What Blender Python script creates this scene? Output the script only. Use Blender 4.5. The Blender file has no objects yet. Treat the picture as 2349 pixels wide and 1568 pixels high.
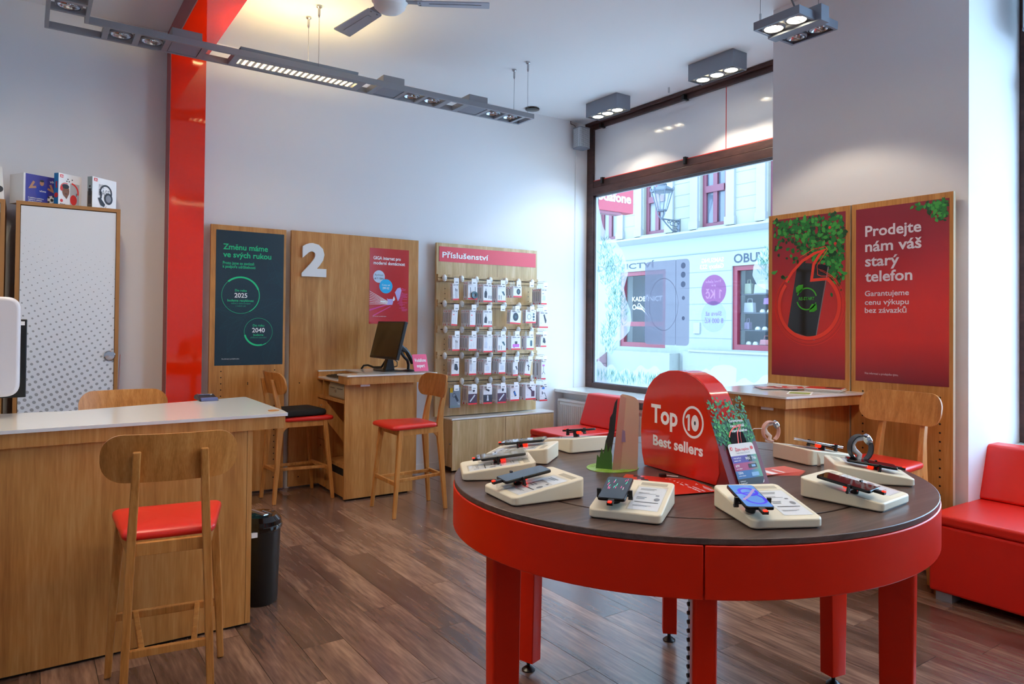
import bpy, bmesh, math, random
from mathutils import Vector, Matrix

random.seed(7)
SC = bpy.context.scene
COL = SC.collection
PI = math.pi

# ------------------------------------------------------------------ camera
EYE = Vector((0.0, 0.0, 1.45))
YAW, PITCH, ROLL = math.radians(34.6285), math.radians(0.7541), math.radians(0.5647)
_f = Vector((math.sin(YAW) * math.cos(PITCH), math.cos(YAW) * math.cos(PITCH), math.sin(PITCH)))
_r = Vector((math.cos(YAW), -math.sin(YAW), 0.0))
_u = _r.cross(_f)
_r2 = _r * math.cos(ROLL) + _u * math.sin(ROLL)
_u2 = -_r * math.sin(ROLL) + _u * math.cos(ROLL)
cam = bpy.data.cameras.new('camera')
cam.sensor_fit = 'HORIZONTAL'
cam.sensor_width = 36.0
cam.lens = 1620.0 / 2349.0 * 36.0
cam.shift_y = -63.34 / 2349.0
cam.clip_start = 0.05
cam.clip_end = 200
cam_o = bpy.data.objects.new('camera', cam)
COL.objects.link(cam_o)
cam_o.matrix_world = Matrix(((_r2.x, _u2.x, -_f.x, EYE.x), (_r2.y, _u2.y, -_f.y, EYE.y), (_r2.z, _u2.z, -_f.z, EYE.z), (0, 0, 0, 1)))
SC.camera = cam_o

# ------------------------------------------------------------------ sky, sun, exposure
W = bpy.data.worlds.new('sky')
SC.world = W
W.use_nodes = True
_n = W.node_tree.nodes
_bg = _n['Background']
_bg.inputs[0].default_value = (0.43, 0.70, 1.0, 1)
_bg.inputs[1].default_value = 9.0
sun = bpy.data.lights.new('sun', 'SUN')
sun.energy = 0.3
sun.angle = math.radians(50)
sun.color = (1.0, 0.97, 0.92)
sun_o = bpy.data.objects.new('sun', sun)
COL.objects.link(sun_o)
sun_o.location = (-4, 0, 12)
sun_o.rotation_euler = Vector((0.62, 0.15, -0.78)).to_track_quat('-Z', 'Y').to_euler()
SC.view_settings.view_transform = 'Standard'
SC.view_settings.look = 'None'
SC.view_settings.gamma = 1.0
SC.view_settings.exposure = 0.05
SC.view_settings.use_curve_mapping = False
SC.cycles.use_denoising = True
SC.cycles.max_bounces = 10
SC.cycles.diffuse_bounces = 6
SC.cycles.glossy_bounces = 4
SC.cycles.transparent_max_bounces = 16
SC.cycles.transmission_bounces = 6
SC.cycles.caustics_reflective = False
SC.cycles.caustics_refractive = False
SC.cycles.sample_clamp_indirect = 8.0

def spot(name, loc, energy, size_deg=100, blend=0.35, color=(1.0, 0.86, 0.66), aim=(0, 0, -1), radius=0.03):
    l = bpy.data.lights.new(name, 'SPOT')
    l.energy = energy
    l.spot_size = math.radians(size_deg)
    l.spot_blend = blend
    l.color = color
    l.shadow_soft_size = radius
    o = bpy.data.objects.new(name, l)
    COL.objects.link(o)
    o.location = loc
    o.rotation_euler = Vector(aim).to_track_quat('-Z', 'Y').to_euler()
    return o

# ------------------------------------------------------------------ mesh builder
ORI = {}
LOCAL = set()

class MB:
    def __init__(s):
        s.v = []; s.f = []; s.m = []; s.cur = 0; s.xf = None
    def add(s, vs, fs):
        b = len(s.v)
        for p in vs:
            p = Vector(p)
            if s.xf is not None:
                p = s.xf @ p
            s.v.append(p)
        for f in fs:
            s.f.append(tuple(b + i for i in f)); s.m.append(s.cur)
        return s
    def box(s, x0, x1, y0, y1, z0, z1):
        return s.add([(x0, y0, z0), (x1, y0, z0), (x1, y1, z0), (x0, y1, z0), (x0, y0, z1), (x1, y0, z1), (x1, y1, z1), (x0, y1, z1)],
                     [(0, 3, 2, 1), (4, 5, 6, 7), (0, 1, 5, 4), (1, 2, 6, 5), (2, 3, 7, 6), (3, 0, 4, 7)])
    def prism(s, poly, a0, a1, axis='z'):
        n = len(poly)
        g = {'z': lambda p, a: (p[0], p[1], a), 'y': lambda p, a: (p[0], a, p[1]), 'x': lambda p, a: (a, p[0], p[1])}[axis]
        h0 = a0 if callable(a0) else (lambda p: a0)
        h1 = a1 if callable(a1) else (lambda p: a1)
        vs = [g(p, h0(p)) for p in poly] + [g(p, h1(p)) for p in poly]
        fs = [tuple(range(n - 1, -1, -1)), tuple(range(n, 2 * n))] + [(i, (i + 1) % n, n + (i + 1) % n, n + i) for i in range(n)]
        return s.add(vs, fs)
    def cyl(s, cx, cy, z0, z1, r, n=24, r2=None):
        r2 = r if r2 is None else r2
        a = [2 * PI * i / n for i in range(n)]
        vs = [(cx + r * math.cos(t), cy + r * math.sin(t), z0) for t in a] + [(cx + r2 * math.cos(t), cy + r2 * math.sin(t), z1) for t in a]
        return s.add(vs, [tuple(range(n - 1, -1, -1)), tuple(range(n, 2 * n))] + [(i, (i + 1) % n, n + (i + 1) % n, n + i) for i in range(n)])
    def rod(s, p, q, r, n=10, r2=None):
        p = Vector(p); q = Vector(q); r2 = r if r2 is None else r2
        d = (q - p).normalized()
        a = d.orthogonal().normalized(); b = d.cross(a)
        vs = [p + (a * math.cos(2 * PI * i / n) + b * math.sin(2 * PI * i / n)) * r for i in range(n)]
        vs += [q + (a * math.cos(2 * PI * i / n) + b * math.sin(2 * PI * i / n)) * r2 for i in range(n)]
        return s.add(vs, [tuple(range(n - 1, -1, -1)), tuple(range(n, 2 * n))] + [(i, (i + 1) % n, n + (i + 1) % n, n + i) for i in range(n)])
    def tube(s, pts, r, n=8):
        pts = [Vector(p) for p in pts]
        vs = []; fs = []; ref = None
        for i, p in enumerate(pts):
            d = (pts[min(i + 1, len(pts) - 1)] - pts[max(i - 1, 0)]).normalized()
            if ref is None: ref = d.orthogonal().normalized()
            a = (ref - d * ref.dot(d)).normalized(); ref = a; b = d.cross(a)
            rr = r[i] if isinstance(r, (list, tuple)) else r
            vs += [p + (a * math.cos(2 * PI * k / n) + b * math.sin(2 * PI * k / n)) * rr for k in range(n)]
        for i in range(len(pts) - 1):
            for k in range(n):
                fs.append((i * n + k, i * n + (k + 1) % n, (i + 1) * n + (k + 1) % n, (i + 1) * n + k))
        fs.append(tuple(range(n - 1, -1, -1))); e = (len(pts) - 1) * n
        fs.append(tuple(range(e, e + n)))
        return s.add(vs, fs)
    def sweep(s, pts, sec):
        # horizontal rectangles stacked along pts; sec = (half x, half y) or one per point
        vs = []
        for i, p in enumerate(pts):
            hx, hy = sec[i] if isinstance(sec[0], (tuple, list)) else sec
            vs += [(p[0] - hx, p[1] - hy, p[2]), (p[0] + hx, p[1] - hy, p[2]), (p[0] + hx, p[1] + hy, p[2]), (p[0] - hx, p[1] + hy, p[2])]
        fs = [(3, 2, 1, 0)]
        for i in range(len(pts) - 1):
            for k in range(4):
                fs.append((4 * i + k, 4 * i + (k + 1) % 4, 4 * i + 4 + (k + 1) % 4, 4 * i + 4 + k))
        e = 4 * (len(pts) - 1)
        fs.append((e, e + 1, e + 2, e + 3))
        return s.add(vs, fs)
    def beam(s, p, q, w, h):
        # box along p-q, width w sideways, height h up
        p = Vector(p); q = Vector(q); d = (q - p).normalized()
        sd = d.cross(Vector((0, 0, 1)))
        sd = Vector((1, 0, 0)) if sd.length < 1e-4 else sd.normalized()
        up = sd.cross(d).normalized()
        c = [(-1, -1), (1, -1), (1, 1), (-1, 1)]
        vs = [p + sd * (a * w / 2) + up * (b * h / 2) for a, b in c] + [q + sd * (a * w / 2) + up * (b * h / 2) for a, b in c]
        return s.add(vs, [(3, 2, 1, 0), (4, 5, 6, 7), (0, 1, 5, 4), (1, 2, 6, 5), (2, 3, 7, 6), (3, 0, 4, 7)])
    def lathe(s, prof, cx=0, cy=0, n=24, cap=True):
        vs = []; fs = []
        for r, z in prof:
            vs += [(cx + r * math.cos(2 * PI * k / n), cy + r * math.sin(2 * PI * k / n), z) for k in range(n)]
        for i in range(len(prof) - 1):
            for k in range(n):
                fs.append((i * n + k, i * n + (k + 1) % n, (i + 1) * n + (k + 1) % n, (i + 1) * n + k))
        if cap:
            fs.append(tuple(range(n - 1, -1, -1))); e = (len(prof) - 1) * n
            fs.append(tuple(range(e, e + n)))
        return s.add(vs, fs)
    def loft(s, rings):
        n = len(rings[0]); vs = []; fs = []
        for r in rings: vs += list(r)
        for i in range(len(rings) - 1):
            for k in range(n):
                fs.append((i * n + k, i * n + (k + 1) % n, (i + 1) * n + (k + 1) % n, (i + 1) * n + k))
        fs.append(tuple(range(n - 1, -1, -1))); e = (len(rings) - 1) * n
        fs.append(tuple(range(e, e + n)))
        return s.add(vs, fs)

def rrect(x0, x1, y0, y1, r, n=5):
    out = []
    for cx, cy, a in ((x1 - r, y1 - r, 0), (x0 + r, y1 - r, 90), (x0 + r, y0 + r, 180), (x1 - r, y0 + r, 270)):
        for i in range(n + 1):
            t = math.radians(a + 90 * i / n)
            out.append((cx + r * math.cos(t), cy + r * math.sin(t)))
    return out

def rpoly(pts, r, n=5):
    # round the corners of a polygon
    out = []; m = len(pts)
    for i in range(m):
        p = Vector(pts[i]); a = Vector(pts[i - 1]) - p; b = Vector(pts[(i + 1) % m]) - p
        rr = r[i] if isinstance(r, (list, tuple)) else r
        a.normalize(); b.normalize()
        half = a.angle(b) / 2
        t = rr / math.tan(half)
        p0 = p + a * t; p1 = p + b * t
        for k in range(n + 1):
            u = k / n
            q = p0 * (1 - u) ** 2 + p * 2 * u * (1 - u) + p1 * u * u
            out.append((q.x, q.y))
    return out

def mesh_of(name, mb, mats, smooth=None, org=None):
    me = bpy.data.meshes.new(name)
    vs = [p - org for p in mb.v] if org is not None else mb.v
    me.from_pydata([tuple(p) for p in vs], [], mb.f)
    mats = mats if isinstance(mats, (list, tuple)) else [mats]
    for m in mats: me.materials.append(m)
    if len(mats) > 1: me.polygons.foreach_set('material_index', mb.m)
    bm = bmesh.new(); bm.from_mesh(me)
    bmesh.ops.recalc_face_normals(bm, faces=bm.faces)
    bm.to_mesh(me); bm.free()
    if smooth:
        me.polygons.foreach_set('use_smooth', [True] * len(me.polygons))
        me.set_sharp_from_angle(angle=math.radians(smooth if smooth > 1 else 40))
    me.update()
    return me

def bev(o, w, seg=2):
    m = o.modifiers.new('bevel', 'BEVEL')
    m.width = w; m.segments = seg; m.limit_method = 'ANGLE'; m.angle_limit = math.radians(35)
    return o

def part(parent, name, mb, mats, smooth=None, bevel=0, seg=2, label=None, kind=None):
    org = Vector((0, 0, 0)) if parent in LOCAL else ORI[parent]
    o = bpy.data.objects.new(name, mesh_of(name, mb, mats, smooth, org))
    COL.objects.link(o); o.parent = parent
    ORI[o] = ORI[parent]
    if parent in LOCAL: LOCAL.add(o)
    if bevel: bev(o, bevel, seg)
    if label: o['label'] = label
    if kind: o['kind'] = kind
    return o

def thing(name, label, cat, loc, rot=None, group=None):
    o = bpy.data.objects.new(name, None)
    COL.objects.link(o); o.empty_display_size = 0.1
    o.location = loc; ORI[o] = Vector(loc)
    if rot is not None:
        o.rotation_euler = (0, 0, rot); LOCAL.add(o)
    o['label'] = label; o['category'] = cat
    if group: o['group'] = group
    return o

def top(name, mb, mats, label, cat, group=None, smooth=None, bevel=0, seg=2, kind=None):
    xs = [p.x for p in mb.v]; ys = [p.y for p in mb.v]; zs = [p.z for p in mb.v]
    org = Vector(((min(xs) + max(xs)) / 2, (min(ys) + max(ys)) / 2, min(zs)))
    o = bpy.data.objects.new(name, mesh_of(name, mb, mats, smooth, org))
    COL.objects.link(o); o.location = org; ORI[o] = org
    o['label'] = label
    if cat: o['category'] = cat
    if group: o['group'] = group
    if kind: o['kind'] = kind
    if bevel: bev(o, bevel, seg)
    return o

def struct(name, mb, mats, label, smooth=None, bevel=0):
    return top(name, mb, mats, label, None, smooth=smooth, bevel=bevel, kind='structure')

def sthing(name, label, loc=(0, 0, 0)):
    o = thing(name, label, 'x', loc)
    del o['category']
    o['kind'] = 'structure'
    return o

def copy_tree(o, parent=None):
    c = o.copy(); COL.objects.link(c)
    ORI[c] = ORI.get(o, Vector((0, 0, 0)))
    if o in LOCAL: LOCAL.add(c)
    if parent is not None: c.parent = parent
    for ch in list(o.children): copy_tree(ch, c)
    return c

# ------------------------------------------------------------------ flat print on a plane
_TXT = {}
def _conv(s_, bold):
    cu = bpy.data.curves.new('t', 'FONT')
    cu.body = s_; cu.size = 1.0; cu.resolution_u = 3; cu.offset = bold
    ob = bpy.data.objects.new('t', cu)
    me = ob.to_mesh()
    vs = [(v.co.x, v.co.y) for v in me.vertices]
    fs = [tuple(p.vertices) for p in me.polygons]
    ob.to_mesh_clear()
    bpy.data.objects.remove(ob); bpy.data.curves.remove(cu)
    return vs, fs
def _box(k, bold):
    key = ('box', k, bold)
    if key not in _TXT:
        v = _conv(k, bold)[0]
        _TXT[key] = (min(p[0] for p in v), max(p[0] for p in v), max(p[1] for p in v))
    return _TXT[key]
def glyphs(txt, bold=0.0):
    # text as filled shapes; carons on e and the flag of the figure one are drawn here, the built-in font lacks them
    key = (txt, bold)
    if key in _TXT: return _TXT[key]
    plain = txt.replace('\u011b', 'e')
    vs, fs = _conv(plain, bold)
    vs = list(vs); fs = list(fs)
    for i, ch in enumerate(txt):
        if ch not in '\u011b1': continue
        x1 = max(p[0] for p in _conv(plain[:i + 1], bold)[0])
        b0, b1, bt = _box(plain[i], bold)
        x0 = x1 - (b1 - b0)
        n = len(vs)
        if ch == '1':
            w = (b1 - b0) if (b1 - b0) < 0.2 else 0.09
            vs += [(x1 - w * 0.5, bt), (x1 - w, bt), (x1 - w - 0.15, bt - 0.12), (x1 - w - 0.15, bt - 0.21), (x1 - w * 0.5, bt - 0.11)]
            fs.append((n, n + 1, n + 2, n + 3, n + 4))
        else:
            c = (x0 + x1) / 2; y = bt + 0.06; t = 0.05 + bold
            vs += [(c - 0.14, y + 0.15), (c - 0.14 + t, y + 0.15), (c, y + 0.06), (c + 0.14 - t, y + 0.15), (c + 0.14, y + 0.15), (c + t * 0.6, y), (c - t * 0.6, y)]
            fs += [(n, n + 1, n + 2, n + 6), (n + 2, n + 3, n + 4, n + 5), (n + 2, n + 5, n + 6)]
    _TXT[key] = (vs, fs)
    if ('H', bold) not in _TXT: _TXT[('H', bold)] = _conv('H', bold)
    return _TXT[key]

class Fr:
    def __init__(s, O, U, V, N, eps=0.0007):
        s.O = Vector(O); s.U = Vector(U); s.V = Vector(V); s.N = Vector(N); s.e = eps
    def P(s, u, v, l=1): return s.O + s.U * u + s.V * v + s.N * (s.e * l)
    def poly(s, mb, pts, l=1):
        mb.add([s.P(u, v, l) for u, v in pts], [tuple(range(len(pts)))])
    def rect(s, mb, u0, u1, v0, v1, l=1): s.poly(mb, [(u0, v0), (u1, v0), (u1, v1), (u0, v1)], l)
    def disc(s, mb, u, v, r, l=1, n=28, ry=None):
        ry = ry or r
        s.poly(mb, [(u + r * math.cos(2 * PI * i / n), v + ry * math.sin(2 * PI * i / n)) for i in range(n)], l)
    def ring(s, mb, u, v, r0, r1, l=1, a0=0, a1=360, n=40, sx=1.0):
        vs = []
        for i in range(n + 1):
            t = math.radians(a0 + (a1 - a0) * i / n)
            vs += [s.P(u + sx * r0 * math.cos(t), v + r0 * math.sin(t), l), s.P(u + sx * r1 * math.cos(t), v + r1 * math.sin(t), l)]
        mb.add(vs, [(2 * i, 2 * i + 1, 2 * i + 3, 2 * i + 2) for i in range(n)])
    def line(s, mb, pts, w, l=1):
        # continuous stroke with mitred joints
        P_ = [Vector(p) for p in pts]; n = len(P_); vs = []
        for i in range(n):
            a = (P_[i] - P_[i - 1]) if i else (P_[1] - P_[0]); b = (P_[i + 1] - P_[i]) if i < n - 1 else a
            a = a.normalized(); b = b.normalized()
            na = Vector((-a.y, a.x)); nb = Vector((-b.y, b.x)); m = na + nb
            m = na if m.length < 0.3 else m.normalized()
            k = (w / 2) / max(0.45, m.dot(na))
            vs += [s.P(P_[i].x + m.x * k, P_[i].y + m.y * k, l), s.P(P_[i].x - m.x * k, P_[i].y - m.y * k, l)]
        mb.add(vs, [(2 * i, 2 * i + 1, 2 * i + 3, 2 * i + 2) for i in range(n - 1)])
    def leaf(s, mb, u, v, ln, ang, l=1, wd=0.42):
        c, q = math.cos(ang), math.sin(ang)
        pts = []
        for a, b in ((0, 0), (0.3, wd * 0.5), (0.65, wd * 0.42), (1, 0), (0.65, -wd * 0.42), (0.3, -wd * 0.5)):
            pts.append((u + ln * (a * c - b * q), v + ln * (a * q + b * c)))
        s.poly(mb, pts, l)
    def text(s, mb, txt, uL, uR, base, cap, l=2, bold=0.018):
        vs, fs = glyphs(txt, bold)
        if not vs: return
        xs = [p[0] for p in vs]; x0, x1 = min(xs), max(xs)
        H = max(p[1] for p in _TXT[('H', bold)][0])
        kx = (uR - uL) / (x1 - x0); kz = cap / H
        mb.add([s.P(uL + (p[0] - x0) * kx, base + p[1] * kz, l) for p in vs], fs)
    def textc(s, mb, txt, uc, base, cap, l=2, bold=0.012, k=1.0):
        vs, fs = glyphs(txt, bold)
        xs = [p[0] for p in vs]
        H = max(p[1] for p in _TXT[('H', bold)][0])
        w = (max(xs) - min(xs)) * cap / H * k
        s.text(mb, txt, uc - w / 2, uc + w / 2, base, cap, l, bold)

# ------------------------------------------------------------------ materials
def lin(h):
    h = h.lstrip('#')
    c = [int(h[i:i + 2], 16) / 255 for i in (0, 2, 4)]
    return tuple(x / 12.92 if x <= 0.04045 else ((x + 0.055) / 1.055) ** 2.4 for x in c) + (1,)

def mat(name, col, rough=0.5, metal=0.0, spec=0.5, coat=0.0, emit=None, es=0.0, bump=0.0, bscale=200.0, alpha=None, trans=0.0):
    m = bpy.data.materials.new(name); m.use_nodes = True
    nt = m.node_tree; b = nt.nodes['Principled BSDF']
    b.inputs['Base Color'].default_value = lin(col) if isinstance(col, str) else tuple(col) + (1,)
    b.inputs['Roughness'].default_value = rough
    b.inputs['Metallic'].default_value = metal
    b.inputs['Specular IOR Level'].default_value = spec
    b.inputs['Coat Weight'].default_value = coat
    b.inputs['Coat Roughness'].default_value = 0.05
    if trans: b.inputs['Transmission Weight'].default_value = trans
    if emit is not None:
        b.inputs['Emission Color'].default_value = lin(emit); b.inputs['Emission Strength'].default_value = es
    if alpha is not None: b.inputs['Alpha'].default_value = alpha
    if bump:
        tc = nt.nodes.new('ShaderNodeTexCoord'); nz = nt.nodes.new('ShaderNodeTexNoise'); bp = nt.nodes.new('ShaderNodeBump')
        nz.inputs['Scale'].default_value = bscale
        bp.inputs['Strength'].default_value = bump; bp.inputs['Distance'].default_value = 0.002
        nt.links.new(tc.outputs['Object'], nz.inputs['Vector']); nt.links.new(nz.outputs['Fac'], bp.inputs['Height'])
        nt.links.new(bp.outputs['Normal'], b.inputs['Normal'])
    return m

def wood(name, dark, mid, light, rough=0.45, sc=(16, 16, 1.1), rnd=0.0, coat=0.0, bumpd=0.15, big=0.35):
    # stretched-noise grain, long axis is the small scale component
    m = bpy.data.materials.new(name); m.use_nodes = True
    nt = m.node_tree; N = nt.nodes; L = nt.links
    b = N['Principled BSDF']; b.inputs['Roughness'].default_value = rough; b.inputs['Coat Weight'].default_value = coat; b.inputs['Coat Roughness'].default_value = 0.22
    b.inputs['Specular IOR Level'].default_value = 0.4
    tc = N.new('ShaderNodeTexCoord'); mp = N.new('ShaderNodeMapping'); mp.inputs['Scale'].default_value = sc
    L.new(tc.outputs['Object'], mp.inputs['Vector'])
    src = mp.outputs['Vector']
    oi = N.new('ShaderNodeObjectInfo')
    if rnd:
        ad = N.new('ShaderNodeVectorMath'); ad.operation = 'ADD'
        ml = N.new('ShaderNodeVectorMath'); ml.operation = 'SCALE'
        cb = N.new('ShaderNodeCombineXYZ')
        for i in range(3): L.new(oi.outputs['Random'], cb.inputs[i])
        L.new(cb.outputs[0], ml.inputs[0]); ml.inputs['Scale'].default_value = 37.0
        L.new(src, ad.inputs[0]); L.new(ml.outputs[0], ad.inputs[1]); src = ad.outputs[0]
    n1 = N.new('ShaderNodeTexNoise'); n1.inputs['Scale'].default_value = 1.0; n1.inputs['Detail'].default_value = 6; n1.inputs['Distortion'].default_value = 0.5
    n2 = N.new('ShaderNodeTexNoise'); n2.inputs['Scale'].default_value = 7.0; n2.inputs['Detail'].default_value = 4
    L.new(src, n1.inputs['Vector']); L.new(src, n2.inputs['Vector'])
    mx = N.new('ShaderNodeMath'); mx.operation = 'MULTIPLY_ADD'; mx.inputs[1].default_value = big
    L.new(n2.outputs['Fac'], mx.inputs[0])
    m2 = N.new('ShaderNodeMath'); m2.operation = 'MULTIPLY'; m2.inputs[1].default_value = 1 - big
    L.new(n1.outputs['Fac'], m2.inputs[0]); L.new(m2.outputs[0], mx.inputs[2])
    fac = mx.outputs[0]
    if rnd:
        m3 = N.new('ShaderNodeMath'); m3.operation = 'MULTIPLY_ADD'; m3.inputs[1].default_value = rnd; m3.inputs[2].default_value = -rnd / 2
        L.new(oi.outputs['Random'], m3.inputs[0])
        m4 = N.new('ShaderNodeMath'); m4.operation = 'ADD'; L.new(fac, m4.inputs[0]); L.new(m3.outputs[0], m4.inputs[1]); fac = m4.outputs[0]
    cr = N.new('ShaderNodeValToRGB')
    e = cr.color_ramp.elements
    e[0].position = 0.32; e[0].color = lin(dark); e[1].position = 0.68; e[1].color = lin(light)
    k = cr.color_ramp.elements.new(0.5); k.color = lin(mid)
    L.new(fac, cr.inputs['Fac']); L.new(cr.outputs['Color'], b.inputs['Base Color'])
    bp = N.new('ShaderNodeBump'); bp.inputs['Strength'].default_value = bumpd; bp.inputs['Distance'].default_value = 0.001
    L.new(n2.outputs['Fac'], bp.inputs['Height']); L.new(bp.outputs['Normal'], b.inputs['Normal'])
    return m

def glass(name, tint=(1, 1, 1), refl=1.0, haze=0.0, hazecol='#ffffff'):
    m = bpy.data.materials.new(name); m.use_nodes = True
    nt = m.node_tree; N = nt.nodes; L = nt.links
    for n in list(N): N.remove(n)
    out = N.new('ShaderNodeOutputMaterial'); t = N.new('ShaderNodeBsdfTransparent'); g = N.new('ShaderNodeBsdfGlossy')
    g.inputs['Roughness'].default_value = 0.02
    t.inputs['Color'].default_value = tint + (1,)
    fr = N.new('ShaderNodeFresnel'); fr.inputs['IOR'].default_value = 1.45
    ml = N.new('ShaderNodeMath'); ml.operation = 'MULTIPLY'; ml.inputs[1].default_value = refl
    ge = N.new('ShaderNodeNewGeometry'); fb = N.new('ShaderNodeMath'); fb.operation = 'SUBTRACT'; fb.inputs[0].default_value = 1.0
    L.new(ge.outputs['Backfacing'], fb.inputs[1])
    m0 = N.new('ShaderNodeMath'); m0.operation = 'MULTIPLY'; L.new(fr.outputs[0], m0.inputs[0]); L.new(fb.outputs[0], m0.inputs[1])
    L.new(m0.outputs[0], ml.inputs[0])
    mx = N.new('ShaderNodeMixShader'); L.new(ml.outputs[0], mx.inputs[0]); L.new(t.outputs[0], mx.inputs[1]); L.new(g.outputs[0], mx.inputs[2])
    res = mx.outputs[0]
    if haze:
        d = N.new('ShaderNodeBsdfDiffuse'); d.inputs['Color'].default_value = lin(hazecol)
        tr = N.new('ShaderNodeBsdfTranslucent'); tr.inputs['Color'].default_value = lin(hazecol)
        ad = N.new('ShaderNodeMixShader'); ad.inputs[0].default_value = 0.6; L.new(d.outputs[0], ad.inputs[1]); L.new(tr.outputs[0], ad.inputs[2])
        m2 = N.new('ShaderNodeMixShader'); m2.inputs[0].default_value = haze
        L.new(res, m2.inputs[1]); L.new(ad.outputs[0], m2.inputs[2]); res = m2.outputs[0]
    L.new(res, out.inputs['Surface'])
    return m

M = {}
M['wall'] = mat('wall_paint', '#e9e8ea', 0.75, bump=0.05, bscale=60)
M['ceil'] = mat('ceiling_paint', '#ececee', 0.8)
M['oak'] = wood('oak_panel', '#a86e38', '#c48848', '#d8a264', 0.42)
M['oak_window_lit'] = wood('oak_window_lit_panel', '#b08f62', '#c8a878', '#dcc096', 0.42)  # the same oak, with window light put into a paler colour
M['oak_leg'] = wood('oak_solid', '#a86c30', '#c68543', '#d99f5a', 0.36, sc=(30, 30, 2.0))
M['oak_edge'] = mat('oak_edge', '#d6c3a4', 0.5)
M['white_lam'] = mat('white_laminate', '#f1efe9', 0.12, coat=0.3)
M['red_gloss'] = mat('red_acrylic', '#ea2a08', 0.05, coat=0.6)
M['red_table'] = mat('red_lacquer', '#e02200', 0.33, spec=0.3, coat=0.0)
M['red_matte'] = mat('dull_red_side', '#a55a5c', 0.6)  # duller, pinkish red for the sides of column and ceiling band
M['red_leather'] = mat('red_leather', '#de2214', 0.36, bump=0.12, bscale=350)
M['red_seat'] = mat('red_vinyl', '#e02a20', 0.33, bump=0.05, bscale=300)
M['table_top'] = wood('dark_table_laminate', '#45352e', '#594640', '#6d594f', 0.33, sc=(1.5, 60, 60), bumpd=0.05)
M['plank'] = wood('floor_plank', '#4a3730', '#78594b', '#a58069', 0.24, sc=(9, 0.9, 9), rnd=0.2, bumpd=0.10, big=0.42, coat=0.7)
M['joint'] = mat('floor_joint', '#2a221e', 0.7)
M['alu'] = mat('grey_aluminium', '#8f9299', 0.42, metal=0.35)
M['alu_in'] = mat('fixture_inner', '#77767a', 0.5, metal=0.2)
M['fix_grey'] = mat('spot_box_grey', '#848a96', 0.5, metal=0.2)
M['chrome'] = mat('chrome', '#d8dce2', 0.12, metal=1.0)
M['reflector'] = mat('lamp_reflector', '#c9ced6', 0.18, metal=1.0)
M['lit'] = mat('lit_bulb', '#fff2d8', 0.4, emit='#fff0cf', es=9.0)
M['litcap'] = mat('bulb_core', '#fff8e8', 0.4, emit='#fff6e0', es=60.0)
M['tube_lit'] = mat('fluorescent_tube', '#fff4d0', 0.4, emit='#ffd898', es=75.0)
M['tube_up'] = mat('uplight_tube', '#fff0c0', 0.4, emit='#ffe09a', es=130.0)
M['louvre'] = mat('louvre', '#f3ead2', 0.3, metal=0.2)
M['black'] = mat('black_plastic', '#121315', 0.35)
M['blackg'] = mat('black_gloss', '#0b0c0e', 0.06, coat=0.5)
M['screen'] = mat('dark_screen', '#241a14', 0.12, coat=0.2)
M['dark'] = mat('dark_void', '#17120f', 0.8)
M['frame'] = wood('dark_window_frame', '#33201f', '#48302d', '#5a3d38', 0.45, sc=(6, 1.2, 6), bumpd=0.05)
M['white'] = mat('white_plastic', '#f2f1ee', 0.35)
M['cream'] = mat('cream_plastic', '#efe4ca', 0.38)
M['whitep'] = mat('white_print', '#fbfafa', 0.5)
M['paper'] = mat('paper', '#f3f1ee', 0.55)
M['ink'] = mat('ink_grey', '#8d8f96', 0.6)
M['inkd'] = mat('ink_dark', '#2c2f38', 0.55)
M['redp'] = mat('red_print', '#e3342f', 0.45)
M['cush'] = mat('black_fabric', '#141416', 0.85, bump=0.2, bscale=500)
M['navy'] = mat('poster_navy', '#14303f', 0.35)
M['green'] = mat('print_green', '#12c982', 0.45)
M['teal'] = mat('print_teal', '#14454f', 0.4)
M['leafd'] = mat('leaf_dark', '#0f4a28', 0.5)
M['leafm'] = mat('leaf_mid', '#1f7a35', 0.5)
M['leafl'] = mat('leaf_light', '#43a545', 0.5)
M['pglass'] = glass('window_glass')
M['acryl'] = glass('clear_acrylic', (0.97, 0.98, 0.99))
M['knob'] = mat('steel', '#b9bcc0', 0.25, metal=0.9)
# ------------------------------------------------------------------ room shell
CZ = 3.75          # ceiling
YB = 6.20          # back wall
XG = 5.31          # shop window plane
struct('wall_back', MB().box(-3.6, 5.42, YB, YB + 0.25, -0.1, CZ + 0.3), M['wall'], 'white painted back wall behind the wooden boards')
struct('wall_street', MB().box(5.2, 5.42, YB + 0.25, 12.0, -0.1, CZ + 0.3), M['wall'], 'outer street wall beyond the shop window, out of view')
struct('wall_left', MB().box(-3.6, -3.4, -3.2, YB, -0.1, CZ + 0.3), M['wall'], 'white left wall outside the view')
struct('wall_front', MB().box(-3.6, 5.42, -3.4, -3.2, -0.1, CZ + 0.3), M['wall'], 'white wall behind the viewer')
struct('ceiling', MB().box(-3.6, 5.42, -3.4, YB + 0.2, CZ, CZ + 0.3), M['ceil'], 'white painted ceiling')
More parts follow.
